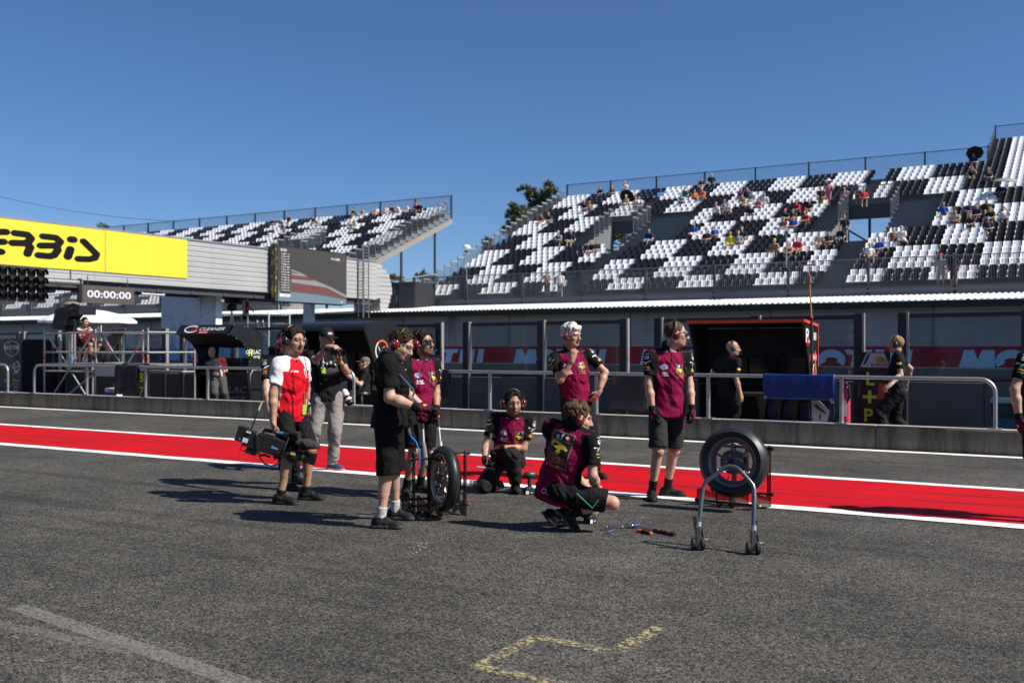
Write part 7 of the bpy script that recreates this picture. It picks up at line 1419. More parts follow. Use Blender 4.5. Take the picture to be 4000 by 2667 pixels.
p.decal([('rect', (-0.100, -0.158, 0.100, 0.142), mat('pale_print', (0.42, 0.42, 0.42), 0.6)), ('rect', (-0.097, -0.155, 0.097, 0.139), BLK), ('text', ('elf', -0.025, 0.105, 0.05, None, 0.012), WHT), ('disc', (0.05, 0.105, 0.024, 0.02), REDP), ('disc', (0.043, 0.108, 0.013, 0.013), WHT), ('rect', (-0.097, 0.071, 0.097, 0.074), MATS['pale_print']), ('poly', [(x, y+0.01) for x, y in panther], YEL), ('text', ('marc', -0.03, -0.048, 0.018, None, 0.02, 0.2), MATS['grey_print']), ('rect', (-0.09, -0.125, 0.09, -0.060), MAROONP), ('text', ('VDS', 0, -0.092, 0.052, 0.16, 0.02, 0.15), mat('dark_gold', (0.35, 0.12, 0.02), 0.6)), ('text', ('RACING TEAM', 0, -0.143, 0.013, 0.15), ORG)], bc_, -p.cf, p.up)
p.decal([('text', ('IXON', 0.02, 0, 0.028, 0.12, 0.02, 0.1), WHT), ('ring', (-0.08, 0.005, 0.022, 0.022, 0.006), WHT)], p.pel-p.cf*0.1-p.up*0.015+p.cr*0.03, -p.cf, p.up)
th_ = p.hip['R']*0.35+p.kn['R']*0.65; MB().tube([p.hip['R']*0.7+p.kn['R']*0.3+(0, -0.105, 0.03), th_+(-0.02, -0.11, -0.06), th_+(0.03, -0.1, 0.01)], 0.007, 6).build('green_strap', mat('green_strap', (0.03, 0.2, 0.13), 0.5), p.t, True)
# 8 man on the right in dark sunglasses -----------------------------------------------
p = P_rig = Person('fair crew man with sunglasses and headset standing on the lane line with gloved hands down', 2590, 1948, group=VG)
p.pose(p.at(2606, 1590), p.at(2610, 1370), p.at(2640, 1304, -0.02), 12, 84, {
    'R': dict(el=(2534, 1506, -0.4), wr=(2550, 1605, -1), curl=0.5, hn=(1, 0.2, 0)), 'L': dict(el=(2694, 1504, -0.3), wr=(2704, 1600, -1), curl=0.5, hn=(-1, 0.2, 0))},
    {'R': stand_foot(p, 2546, 1950, -2), 'L': stand_foot(p, 2606, 1938, 66)}, hp=10)
p.body('light', HG_B, 0.25, gloves='RL'); p.shirt(vds_shirt, hem=0.10, heavy=0.1); p.bottoms((0.030, 0.030, 0.032), hemk=0.93, loose=0.008); p.feet(); p.gloves('RL'); p.hair((0.09, 0.055, 0.03), 'buzz'); p.headset(mic='L'); p.sunglasses(); vds_print(p)
p.cord([p.at(2653, 1360, -0.12), p.at(2670, 1395, -0.2), p.at(2677, 1430, -0.2), p.at(2681, 1535, -0.18)], 0.006); MB().obox(p.at(2687, 1620, -0.12), (0.018, 0, 0), (0, 0.012, 0), (0, 0, 0.055)).build('radio', BLK, p.t); MB().tube([p.at(2687, 1605, -0.12), p.at(2686, 1565, -0.12)], 0.005, 6).build('aerial', BLK, p.t)
# 9 cut by the right edge ----------------------------------------------------------------
p = Person('crew member cut off by the right edge with one gloved arm hanging down', 4062, 2035, d=8.95, group=VG)
p.pose(p.at(4056, 1605), p.at(4062, 1378), p.at(4070, 1310), 25, 60, {'R': dict(el=(3960, 1530, -0.6), wr=(3982, 1640, -1), hn=(1, 0.2, 0)), 'L': dict(el=(4150, 1540, 0.5), wr=(4150, 1640, -1))}, {'R': stand_foot(p, 4040, 2040, 20), 'L': stand_foot(p, 4110, 2030, 50)})
p.body('light', HG_D, 0.2, gloves='RL'); p.shirt(vds_shirt, heavy=0.2); p.bottoms((0.010, 0.010, 0.011), hemk=0.95); p.feet(); p.gloves('RL'); p.hair(HG_D); p.headset(mic='L'); vds_print(p, True, True, False)
# 10-15 people behind the wall ------------------------------------------------------------
PG = 'people behind the pit wall'
BKS = lambda s, P, a, b, c: np.tile((0.013, 0.013, 0.015), (len(P), 1))
p = Person('bald man in black with a headset walking in front of the red edged stall', 2845, 1700, d=16.6, group=PG, scale=0.97)
p.pose(p.at(2842, 1520), p.at(2846, 1398), p.at(2863, 1360, -0.02), 128, 82, {'R': dict(el=(2876, 1487, -0.3), wr=(2893, 1537, -1), hn=(-0.5, 0.5, 0)), 'L': dict(el=(2794, 1440, 0.3), wr=(2780, 1455, 1), curl=0.7)}, {'R': dict(an=p.at(2835, 1690)*[1, 0, 0]+(0, -0.1, 0.085), fh=130), 'L': dict(an=p.at(2850, 1690)*[1, 0, 0]+(0, 0.2, 0.085), fh=120)}, hp=120)
p.body('tan', (0.2, 0.12, 0.08), 0.15, long=True, h=0.009); p.shirt(BKS, h=0.011, hem=0.1); p.bottoms((0.010, 0.010, 0.011), long=True, h=0.012, loose=0.01); p.feet(h=0.009); p.headset(mat('blue_grey_cup', (0.03, 0.06, 0.08), 0.3), 'R'); p.decal([('rect', (-0.035, -0.016, 0.035, 0.016), YEL)], p.sh['R']+unit(p.el['R']-p.sh['R'])*0.13, p.cr, -unit(p.el['R']-p.sh['R']))
p = Person('blond man in black with a headset walking beside the L + P board', 3506, 1740, d=15.8, group=PG)
p.pose(p.at(3510, 1532), p.at(3508, 1376), p.at(3500, 1344, -0.02), -112, -118, {'L': dict(el=(3518, 1462, -0.5), wr=(3477, 1504, -1), hn=(0.2, 0.3, -0.7), hd=(-0.8, -0.1, -0.5), curl=0.5), 'R': dict(el=(3566, 1450, 0.6), wr=(3545, 1480, 0.4))}, {'L': dict(an=p.at(3500, 1738)*[1, 0, 0]+(-0.15, -0.1, 0.085), fh=-110), 'R': dict(an=p.at(3530, 1738)*[1, 0, 0]+(0.25, 0.15, 0.1), fh=-110)}, hp=-105)
p.body('light', (0.35, 0.22, 0.1), 0.0, long=True, h=0.009); p.shirt(BKS, h=0.011); p.bottoms((0.018, 0.018, 0.019), long=True, h=0.012, loose=0.012); p.feet(h=0.009); p.hair((0.34, 0.21, 0.09), 'short', h=0.008); p.headset(M_CUPB, 'L'); p.decal([('rect', (-0.035, -0.016, 0.035, 0.016), YEL)], p.sh['L']+unit(p.el['L']-p.sh['L'])*0.12, -p.cr, -unit(p.el['L']-p.sh['L']))
p = Person('bald man with a green lanyard standing inside the cleaner stall', 848, 1606, d=23.9, group=PG, scale=0.95)
p.pose(p.at(852, 1478), p.at(838, 1402), p.at(828, 1374, -0.02), 15, 8, {'R': dict(el=(818, 1446, 0.3), wr=(838, 1462, -1), curl=0.6), 'L': dict(el=(880, 1438, 0.3), wr=(846, 1460, -1), curl=0.6)}, {'R': dict(an=(0.0, -0.1, 0.085), fh=10), 'L': dict(an=(0.25, 0.0, 0.085), fh=20)})
def cl_shirt(s, P, a, b, c):
    C = np.tile((0.03, 0.03, 0.033), (len(P), 1)); C[(a < -0.12)] = (0.16, 0.012, 0.02); C[(a < -0.09) & (a > -0.13) & (c < -0.2)] = (0.5, 0.5, 0.52); return C
p.body('light', (0.2, 0.15, 0.1), 0.2, long=True, h=0.011); p.shirt(cl_shirt, h=0.013); p.bottoms((0.07, 0.07, 0.072), long=True, h=0.014, loose=0.015); p.feet(h=0.01); MB().tube([p.neck+p.cr*0.05, p.neck+p.cf*0.12-p.up*0.2, p.neck-p.cr*0.05], 0.008, 6).build('lanyard', M_LAN, p.t)
p = Person('seated man in khaki cap and dark glasses under the rounded stall', 1415, 1636, d=21.3, group=PG)
p.pose(p.at(1424, 1520), p.at(1428, 1444), p.at(1424, 1418, -0.0), -78, -82, {'L': dict(el=(1412, 1494, -0.5), wr=(1378, 1480, -0.6), curl=0.6), 'R': dict(el=(1418, 1490, 0.5), wr=(1384, 1476, 0.3), curl=0.6)}, {'L': dict(an=(-0.30, -0.12, 0.085), kn=p.at(1376, 1533, -0.12), fh=-80), 'R': dict(an=(-0.38, 0.12, 0.085), kn=p.at(1372, 1536, 0.12), fh=-80)})
p.body('light', HG_B, 0.0, h=0.010); p.shirt(BKS, h=0.012); p.bottoms((0.014, 0.014, 0.015), h=0.012); p.feet(h=0.01); p.sunglasses(); H = p.H; R_ = np.stack([p.hr, p.hf, p.hu], 1); F = SDF(p.head-0.2, p.head+0.22, 0.009); F.ell(H(0, -0.012, 0.045), (0.088, 0.108, 0.09), R_, 0.01, clip=[(H(0, 0, 0.022), -p.hu)]); F.ell(H(0, 0.11, 0.03), (0.07, 0.08, 0.01), R_, 0.012); link('cap', skin_mesh('cap', F, M_CLOTH, lambda P: np.tile((0.16, 0.13, 0.09), (len(P), 1))), p.t)
p = Person('camera operator in maroon shirt seated under the white parasol', 335, 1415, d=27.6, group=PG); dz = np.array([0, 0, 0.0])
p.pose(p.at(318, 1338, 0.1), p.at(326, 1284, 0.0), p.at(331, 1258, -0.03), 40, 55, {'R': dict(el=(318, 1318, -0.8), wr=(342, 1288, -0.8), curl=1.0), 'L': dict(el=(362, 1322, 0.2), wr=(383, 1330, -0.5), curl=0.6)}, {'R': dict(an=p.at(354, 1398, -0.3), kn=p.at(354, 1346, -0.36), fh=35), 'L': dict(an=p.at(366, 1398, -0.15), kn=p.at(394, 1352, -0.1), fh=35)})
def ms(s, P, a, b, c): C = np.tile((0.20, 0.008, 0.03), (len(P), 1)); C[c > -0.03] = (0.5, 0.45, 0.45); return C
p.body('tan', HG_D, 0.3, h=0.011); p.shirt(ms, h=0.013); p.bottoms((0.013, 0.013, 0.014), h=0.013); p.feet(h=0.01); p.hair(HG_D, 'short', h=0.009); p.headset(M_CUPB, 'L')
p = Person('cameraman in red and white shirt standing on the far scaffold', 960, 1290, d=52.0, group=PG); p.o[2] = zdf; p.t.location.z = zdf
p.at = lambda px, py, dy=0.0, s=p: np.array([(px-2000)/FPX*(s.d+dy)-s.xc, dy, CAMZ+(HOR-py)/FPX*(s.d+dy)-zdf])
b0 = -p.at(960, 1291)[2]*0
p.pose((0, 0, 0.95), (0.02, 0, 1.5), (0.05, -0.03, 1.66), 55, 60, {'R': dict(el=(948, 1198, -0.5), wr=(966, 1204, -0.6), curl=0.6), 'L': dict(el=(975, 1196, 0.5), wr=(985, 1212, -0.5))}, {'R': dict(an=(-0.1, -0.1, 0.085), fh=50), 'L': dict(an=(0.12, 0.1, 0.085), fh=60)})
p.body('tan', HG_D, 0.2, h=0.016); p.shirt(lambda s, P, a, b, c: np.where((np.abs(a) > 0.13)[:, None], (0.5, 0.45, 0.45), (0.25, 0.01, 0.03)), h=0.018); p.bottoms((0.013, 0.013, 0.014), h=0.018); p.feet(h=0.012); p.hair(HG_D, 'short', h=0.013); p.headset(M_CUPB, 'L')
# ================================================================== WHEELS, RACKS, TOOLS ON THE GROUND
M_TYRE = mat('slick_tyre', (0.018, 0.018, 0.019), 0.42, var=0.2, vscale=20, bump=0.12, bscale=120); M_RIM = mat('grey_magnesium', (0.22, 0.22, 0.225), 0.35, 0.55); M_RIMD = mat('bright_rim', (0.32, 0.32, 0.33), 0.25, 0.8); M_DISC = mat('brake_steel', (0.28, 0.27, 0.26), 0.3, 0.9); M_SPR = mat('sprocket_grey', (0.12, 0.12, 0.12), 0.4, 0.7)
def wheel(label, c, axis, R, wt, rr, spokes, rear):
    """c centre, axis = side shown to the camera"""
    t = thing('motorcycle_wheel', label, 'wheel', c, 0, 'slick racing wheels'); a = unit(axis); w = wt/2
    prof = [(rr+0.004, -w*0.62), (rr+0.03, -w*0.86), (rr+(R-rr)*0.55, -w), (R-0.045, -w*0.88), (R-0.018, -w*0.62), (R-0.004, -w*0.3), (R, 0), (R-0.004, w*0.3), (R-0.018, w*0.62), (R-0.045, w*0.88), (rr+(R-rr)*0.55, w), (rr+0.03, w*0.86), (rr+0.004, w*0.62), (rr-0.01, w*0.5), (rr-0.01, -w*0.5)]
    MB().lathe((0, 0, 0), a, prof, 64, closed=True).build('tyre', M_TYRE, t, True)
    m = M_RIM if rear else M_RIMD
    rim = MB().lathe((0, 0, 0), a, [(rr+0.008, -w*0.7), (rr+0.012, -w*0.66), (rr-0.012, -w*0.55), (rr-0.03, -w*0.2), (rr-0.035, 0), (rr-0.03, w*0.2), (rr-0.012, w*0.55), (rr+0.012, w*0.66), (rr+0.008, w*0.7), (rr-0.004, w*0.7), (rr-0.018, w*0.55), (rr-0.038, w*0.2), (rr-0.045, 0), (rr-0.038, -w*0.2), (rr-0.018, -w*0.55), (rr-0.004, -w*0.7)], 56, closed=True).build('rim', m, t, True)
    u = unit(np.cross(a, (0, 0, 1))); v = np.cross(u, a)
    for i in range(spokes):
        an = 2*PI*i/spokes+0.25; e = math.cos(an)*u+math.sin(an)*v; f = -math.sin(an)*u+math.cos(an)*v
        if rear: MB().tube([e*0.05, e*(rr*0.5)+f*0.012, e*(rr-0.03)+f*0.03], [0.02, 0.015, 0.013], 8).build('spoke', m, t, True)
        else:
            for q in (-1, 1): MB().tube([e*0.05, e*(rr*0.55)+f*0.008*q, e*(rr-0.035)+f*0.04*q], [0.014, 0.010, 0.012], 6).build('spoke', m, t, True)
    MB().lathe((0, 0, 0), a, [(0.022, -w*0.8), (0.05, -w*0.75), (0.05, w*0.75), (0.038, w*0.8), (0.038, w*0.95), (0.026, w*0.95), (0.022, w*0.8)], 24, closed=True).build('hub', M_SPR, t, True)
    MB().lathe((0, 0, 0), a, [(0.021, -w*0.9), (0.021, w*0.98)], 20).build('axle', BLK, t, True)
    if rear:
        mb = MB(); n = 43; z = w*0.6; vs = []
        for i in range(n*4):
            an = 2*PI*i/(n*4); r = 0.118 if i % 4 in (0, 1) else 0.107
            vs.append((r*math.cos(an)*u+r*math.sin(an)*v+a*z))
        inner = []
        for i in range(n*4): an = 2*PI*i/(n*4); inner.append(0.062*math.cos(an)*u+0.062*math.sin(an)*v+a*z)
        N = n*4; off = [x+a*0.006 for x in vs]; offi = [x+a*0.006 for x in inner]; mid = []
        mb.add(vs+inner+off+offi, [(i, (i+1) % N, N+(i+1) % N, N+i) for i in range(N) if not 6 < (i % 34) < 17]+[(2*N+i, 3*N+i, 3*N+(i+1) % N, 2*N+(i+1) % N) for i in range(N) if not 6 < (i % 34) < 17]+[(i, 2*N+i, 2*N+(i+1) % N, (i+1) % N) for i in range(N)])
        mb.lathe(a*(z+0.003), a, [(0.107, -0.003), (0.107, 0.003), (0.092, 0.003), (0.092, -0.003)], 40, closed=True); mb.lathe(a*(z+0.003), a, [(0.066, -0.003), (0.066, 0.004), (0.045, 0.004), (0.045, -0.003)], 30, closed=True)
        mb.build('sprocket', M_SPR, t); mb = MB()
        for i in range(5): an = 2*PI*i/5; mb.lathe((math.cos(an)*u+math.sin(an)*v)*0.056+a*(z+0.006), a, [(0.008, 0), (0.008, 0.007), (0, 0.007)], 8)
        mb.build('sprocket_nuts', CHROME, t); side = -1
    for sd in ((-1,) if rear else (-1, 1)):
        rd = 0.11 if rear else 0.155; mb = MB(); mb.lathe(a*sd*w*0.72, a*sd, [(rd, 0), (rd, 0.005), (rd-0.036, 0.005), (rd-0.036, 0)], 44, closed=True); d = mb.build('brake_disc', M_DISC, t)
        mb = MB()
        for i in range(24):
            an = 2*PI*i/24; e = math.cos(an)*u+math.sin(an)*v; mb.lathe(a*sd*(w*0.72+0.0053)+e*(rd-0.012-0.012*(i % 2)), a*sd, [(0.005, 0), (0, 0.0004)], 6)
        mb.build('disc_holes', BLK, d)
        for i in range(6): an = 2*PI*i/6; e = math.cos(an)*u+math.sin(an)*v; MB().tube([e*0.05+a*sd*w*0.7, e*(rd-0.036)+a*sd*w*0.72], 0.006, 6).build('disc_arm', BLK, d)
    e = unit(u*0.3-v); MB().tube([e*(rr-0.045), e*(rr-0.08)+a*0.01], 0.005, 6).build('valve', BLK, t)
    return t
aR = rotl = lambda h: (lambda f: np.array([f[0]*cR[i]-f[1]*0 for i in range(3)]))(hdg(h))
def wv(h, up=0.0): f = hdg(h); return unit(f[0]*cR+f[1]*cF+np.array([0, 0, up]))      # heading in the camera's frame -> world
cw = Wd(2866, 1804, 9.38); rear = wheel('rear slick motorcycle wheel with sprocket leaning on the rack behind the grey paddock stand', cw, wv(-29, 0.12), 0.332, 0.19, 0.222, 6, True)
cw2 = Wd(1733, 1868, 9.0); front = wheel('front slick motorcycle wheel with brake discs standing in the black rack', cw2, wv(-64, 0.02), 0.298, 0.125, 0.216, 6, False)
# --- racks of smoked plates
M_SMOKE = bpy.data.materials.new('smoked_acrylic'); n_, l_, b_ = nodes(M_SMOKE); n_.remove(b_); t1 = n_.new('ShaderNodeBsdfTransparent'); t1.inputs[0].default_value = (0.42, 0.36, 0.34, 1); g1 = n_.new('ShaderNodeBsdfGlossy'); g1.inputs['Roughness'].default_value = 0.08; g1.inputs[0].default_value = (0.6, 0.6, 0.6, 1); f1 = n_.new('ShaderNodeMixShader'); f1.inputs[0].default_value = 0.06; l_.new(t1.outputs[0], f1.inputs[1]); l_.new(g1.outputs[0], f1.inputs[2]); l_.new(f1.outputs[0], n_['Material Output'].inputs[0])
M_ROD = mat('carbon_rod', (0.018, 0.018, 0.019), 0.35, var=0.3, vscale=80)
def rack(label, plates, dirv, H, foot, rods, fwd=1, back=0.03):
    """plates: world ground points of the plates' upright edge; dirv: unit vector from upright towards the foot's tip"""
    t = thing('wheel_rack', label, 'rack', plates[0], 0, 'black wheel racks'); o = vec(plates[0]); dirv = unit(dirv); ax = unit(vec(plates[-1])-vec(plates[0])); th = 0.012
    prof = [(0, 0), (0.028, 0), (0.0, 0)]
    P = [(-0.018, 0.0), (-0.018, H-0.02), (-0.008, H), (0.012, H), (0.022, H-0.02), (0.03, 0.16), (0.05, 0.11), (foot*0.9, 0.17), (foot, 0.16), (foot, 0.03), (foot-0.02, 0.0), (foot-0.05, 0.0), (foot*0.55, 0.05), (0.06, 0.0)]
    for p in plates:
        mb = MB().prism(P, vec(p)-o-ax*th/2, dirv, (0, 0, 1), ax*th); mb.m = [0, 0]+[1]*len(P); mb.build('plate', [M_SMOKE, BLK], t)
    for (i, j, d, z) in rods:
        a, b = vec(plates[i])-o+dirv*d+(0, 0, z)-ax*0.03, vec(plates[j])-o+dirv*d+(0, 0, z)+ax*0.03; MB().tube([a, b], 0.012, 10).build('rod', M_ROD, t, True)
        for e, s in ((a, 1), (b, -1)): MB().tube([e-ax*s*0.012, e+ax*s*0.012], 0.02, 10).build('end_nut', BLK, t, True)
    return t
fp_ = [G(1617, 2021), G(1677, 2019), G(1724, 2017), G(1817, 2013)]
rack('black acrylic rack holding the front wheel in front of the man in sunglasses', fp_, wv(-150), 0.60, 0.26, [(0, 2, 0.0, 0.53), (2, 3, 0.0, 0.575), (0, 3, 0.03, 0.10), (0, 3, 0.2, 0.14)])
bp = [G(2716, 1990)]
base = [G(2720, 1974), G(2808, 1982), G(2850, 1986), G(3000, 1984)]
rack('black acrylic rack behind the rear wheel on the white line', [G(2793, 1962), G(2868, 1970), G(2918, 1974), G(3005, 1983)], wv(-50), 0.60, 0.27, [(0, 3, 0.0, 0.57), (0, 3, 0.0, 0.13), (0, 3, 0.24, 0.05)])
# --- wheel lifter held by the man in sunglasses
wl_ = thing('wheel_lifter', 'pair of steel lifter bars with black grips held by the man in sunglasses', 'tool', G(1700, 1960)); o = vec(wl_.location); q = lambda x, y, d: Wd(x, y, d)-o
MB().tube([q(1652, 1672, 10.1), q(1655, 1737, 10.05)], 0.014, 10).build('bar', STEEL, wl_, True); MB().tube([q(1655, 1733, 10.05), q(1668, 1823, 9.7)], 0.021, 12).build('socket_tube', STEEL, wl_, True); MB().tube([q(1648, 1634, 10.12), q(1652, 1676, 10.1)], 0.018, 10).build('grip', BLKM, wl_, True)
MB().tube([q(1714, 1665, 10.1), q(1719, 1728, 10.05)], 0.014, 10).build('bar', STEEL, wl_, True); MB().tube([q(1719, 1724, 10.05), q(1722, 1742, 10.0), q(1724, 1850, 9.9)], 0.021, 12).build('socket_tube', STEEL, wl_, True); MB().tube([q(1710, 1630, 10.12), q(1713, 1668, 10.1)], 0.018, 10).build('grip', BLKM, wl_, True)
MB().tube([q(1668, 1823, 9.7), q(1690, 1880, 9.6), q(1830, 1893, 9.9)], 0.016, 8).build('cross_tube', GREYSTEEL, wl_, True); MB().lathe(q(1842, 1888, 9.95), wv(90), [(0.032, -0.02), (0.036, 0.0), (0.032, 0.02), (0, 0.022)], 16).build('roller', STEEL, wl_, True); MB().lathe(q(1856, 1890, 9.95), wv(90), [(0.036, -0.018), (0.036, 0.018)], 16).build('roller', BLKM, wl_, True)
# --- paddock stand
ps = thing('paddock_stand', 'grey tubular paddock stand on small black wheels in front of the rear wheel', 'stand', G(2727, 2147)); o = vec(ps.location)
dd = lambda x: 7.60-(x-2727)/216*0.14
q = lambda x, y, b=0.0: Wd(x, y, dd(x)+b)-o
M_GUN = mat('gunmetal_tube', (0.16, 0.17, 0.175), 0.32, 0.7, var=0.15)
pts = [(2731, 2048, .02), (2735, 2000, .05), (2740, 1950, .09), (2746, 1908, .12), (2752, 1891, .13), (2763, 1876, .14), (2800, 1850, .16), (2818, 1834, .17), (2832, 1825, .18), (2850, 1821, .18), (2868, 1823, .18), (2884, 1831, .17), (2900, 1847, .16), (2928, 1878, .14), (2941, 1894, .13), (2946, 1912, .12), (2947, 1950, .09), (2945, 2000, .05), (2943, 2062, .02)]
MB().tube([q(*p) for p in pts], 0.0172, 14).build('handle_tube', M_GUN, ps, True)
for x, yt, yb, gy in ((2727, 2048, 2135, 2147), (2942, 2062, 2152, 2164)):
    MB().tube([q(x+3, yt-10, .02), q(x+1, yt+22, .0)], 0.023, 12).build('socket', STEEL, ps, True)
    a = G(x, gy)-o; MB().obox((q(x, yt+15)+a)/2+(0, 0, 0.02), cR*0.019, cF*0.024, (0, 0, (q(x, yt+15)[2]-a[2])/2-0.0)).build('wheel_fork', M_GUN, ps, bevel=0.004)
    for s_ in (-1, 1):
        c = a+cR*s_*0.036+(0, 0, 0.047); MB().lathe(c, cR*s_, [(0.0, -0.013), (0.047, -0.013), (0.047, 0.010), (0.040, 0.014), (0.026, 0.014), (0.024, 0.008), (0, 0.008)], 24).build('castor', BLKM, ps, True); MB().lathe(c, cR*s_, [(0.02, 0.009), (0.02, 0.013), (0, 0.014)], 14).build('castor_hub', mat('red_brown_hub', (0.2, 0.03, 0.03), 0.4, 0.4), ps, True)
    MB().tube([q(x+10, yt-30, .03), q(x+13, yt+10, .05), q(x+18, yt+50, .08)], 0.008, 8).build('lift_arm', BLK, ps, True)
    MB().lathe(q(x+26, yt+60, .08), cR, [(0.012, -0.05), (0.014, -0.02), (0.032, -0.01), (0.012, 0.0), (0.012, 0.02), (0.016, 0.03), (0, 0.031)], 16).build('bobbin', STEEL, ps, True)
MB().tube([q(2715, 2012, -.02), q(2720, 2052, 0), q(2722, 2085, 0)], [0.022, 0.016, 0.012], 12).build('lever_tube', M_GUN, ps, True)
# --- impact drivers
M_TEALP = mat('teal_plastic', (0.006, 0.075, 0.085), 0.4); 
def driver(label, g, yaw, upside, hgt=0.24):
    t = thing('impact_driver', label, 'power tool', g, yaw)
    MB().prism([(-0.055, 0), (0.05, 0), (0.055, 0.015), (0.05, 0.055), (-0.05, 0.055)], (0, -0.036, 0), (1, 0, 0), (0, 0, 1), (0, 0.072, 0)).build('battery', BLK, t, bevel=0.006)
    mb = MB(); mb.box((-0.045, -0.0372, 0.008), (-0.012, -0.0365, 0.04)); mb.build('battery_label', WHT, t); mb = MB(); lettering(mb, '18V', (0.022, -0.0375, 0.022), (1, 0, 0), (0, 0, 1), h=0.016); mb.build('battery_print', WHT, t)
    MB().prism([(-0.048, 0.056), (0.048, 0.056), (0.04, 0.075), (-0.03, 0.078)], (0, -0.034, 0), (1, 0, 0), (0, 0, 1), (0, 0.068, 0)).build('foot', M_TEALP, t, bevel=0.005)
    MB().tube([(0.005, 0, 0.07), (0.0, 0, 0.12), (0.006, 0, 0.18)], [0.022, 0.018, 0.024], 12).build('grip', BLKM, t, True); MB().tube([(0.012, 0, 0.08), (0.016, 0, 0.17)], 0.018, 10).build('grip_back', M_TEALP, t, True)
    MB().lathe((0.0, 0, 0.205), (1, 0, 0), [(0, 0.062), (0.022, 0.06), (0.032, 0.045), (0.034, 0.0), (0.03, -0.03), (0.022, -0.055), (0.012, -0.06), (0.012, -0.085), (0.008, -0.09), (0, -0.09)], 18).build('motor_case', M_TEALP, t, True); MB().lathe((0.0, 0, 0.205), (1, 0, 0), [(0.0345, -0.012), (0.031, -0.034), (0.023, -0.057), (0.0135, -0.062), (0.0135, -0.088)], 18).build('nose', mat('gunmetal', (0.09, 0.09, 0.095), 0.3, 0.8), t, True)
    return t
driver('teal and black impact driver standing upright beside the kneeling man', G(2067, 1930), TH+0.25, False)
t = driver('black impact driver behind the knee of the crouching man', Wd(2304, 2044, 8.74)*[1, 1, 0], TH+0.9, False)
# --- hand tools lying on the asphalt
bb = thing('speed_brace', 'chrome speed brace lying on the asphalt beside the torque wrench', 'tool', G(2400, 2068)); o = vec(bb.location); g = lambda x, y, z=0.012: G(x, y+z*500*0.9)*[1, 1, 0]+(0, 0, z)-o
MB().tube([g(2394, 2073), g(2390, 2070), g(2347, 2066), g(2372, 2056), g(2427, 2058), g(2432, 2058), g(2453, 2048)], 0.0075, 10).build('crank', CHROME, bb, True); MB().tube([g(2392, 2071, 0.016), g(2369, 2077, 0.016)], 0.015, 8).build('handle', CHROME, bb, True); MB().tube([g(2449, 2052, 0.02), g(2466, 2040, 0.02)], 0.02, 16).build('socket', CHROME, bb, True)
tw = thing('torque_wrench', 'long chrome torque wrench with black grip lying on the asphalt', 'tool', G(2540, 2080)); o = vec(tw.location); g = lambda x, y, z=0.014: G(x, y+z*430)*[1, 1, 0]+(0, 0, z)-o
MB().tube([g(2462, 2052, 0.02), g(2550, 2068)], 0.0125, 12).build('shaft', CHROME, tw, True); MB().tube([g(2555, 2070, 0.016), g(2630, 2086, 0.016)], 0.017, 14).build('grip', BLKM, tw, True); MB().tube([g(2630, 2086, 0.016), g(2636, 2087, 0.016)], 0.02, 14).build('end_knob', BLK, tw, True); MB().tube([g(2574, 2074, 0.016), g(2577, 2074.6, 0.016)], 0.0176, 14).build('grip_ring', ORG, tw, True); MB().tube([g(2613, 2082.4, 0.016), g(2615, 2082.8, 0.016)], 0.0176, 14).build('grip_ring', ORG, tw, True)
MB().ball(g(2465, 2053, 0.022), (0.026, 0.024, 0.02)).build('ratchet_head', CHROME, tw, True); MB().tube([g(2470, 2052, 0.022), g(2494, 2048, 0.022)], 0.018, 14).build('socket', CHROME, tw, True)
sd_ = thing('screwdriver', 'orange and black handled screwdriver lying below the torque wrench', 'tool', G(2520, 2084)); o = vec(sd_.location); g = lambda x, y, z=0.014: G(x, y+z*430)*[1, 1, 0]+(0, 0, z)-o
MB().tube([g(2493, 2071), g(2503, 2073.5), g(2520, 2077), g(2533, 2080)], [0.015, 0.017, 0.013, 0.012], 12).build('handle', ORG, sd_, True); MB().tube([g(2508, 2074, 0.0155), g(2516, 2076, 0.0165), g(2536, 2080.5, 0.0155)], [0.014, 0.0165, 0.0125], 12).build('grip_inlay', BLKM, sd_, True); MB().tube([g(2534, 2080), g(2541, 2082), g(2546, 2083.5)], [0.012, 0.016, 0.012], 12).build('collar', ORG, sd_, True); MB().tube([g(2545, 2083.5, 0.012), g(2624, 2097, 0.007)], 0.0045, 8).build('blade', CHROME, sd_, True)
# --- shoulder camera of the red shirted man
p = P_red; sc_ = thing('shoulder_camera', 'large black shoulder camera with fluffy microphone hanging from the cameraman\'s hand', 'camera', p.world(p.at(1075, 1725, -0.22)), TH); o = p.at(1075, 1725, -0.22)
Z = lambda x, y, d=0.0: p.at(900+x/3.0154, 1560+y/3.0154, -0.22+d)-o
axc = unit(Z(900, 660)-Z(190, 440)); upc = unit(np.cross(np.cross(axc, (0, 0, 1)), axc)); sdc = unit(np.cross(axc, upc))     # camera axes
def cbox(x, y, L, Hh, Wd_, name, m, d=0.0, bev=0.008): return MB().obox(Z(x, y, d), axc*L/2, sdc*Wd_/2, upc*Hh/2).build(name, m, sc_, bevel=bev)
M_CB = mat('camera_black', (0.016, 0.016, 0.018), 0.4, var=0.25, vscale=30, bump=0.15)
cbox(135, 400, 0.085, 0.15, 0.11, 'battery', M_CB); cbox(215, 450, 0.06, 0.165, 0.12, 'battery_plate', M_CB); cbox(430, 520, 0.33, 0.17, 0.12, 'body', M_CB); cbox(250, 610, 0.11, 0.05, 0.10, 'audio_panel', M_CB); cbox(600, 560, 0.10, 0.14, 0.13, 'front_block', M_CB)
cbox(430, 440, 0.24, 0.05, 0.07, 'top_ridge', M_CB)
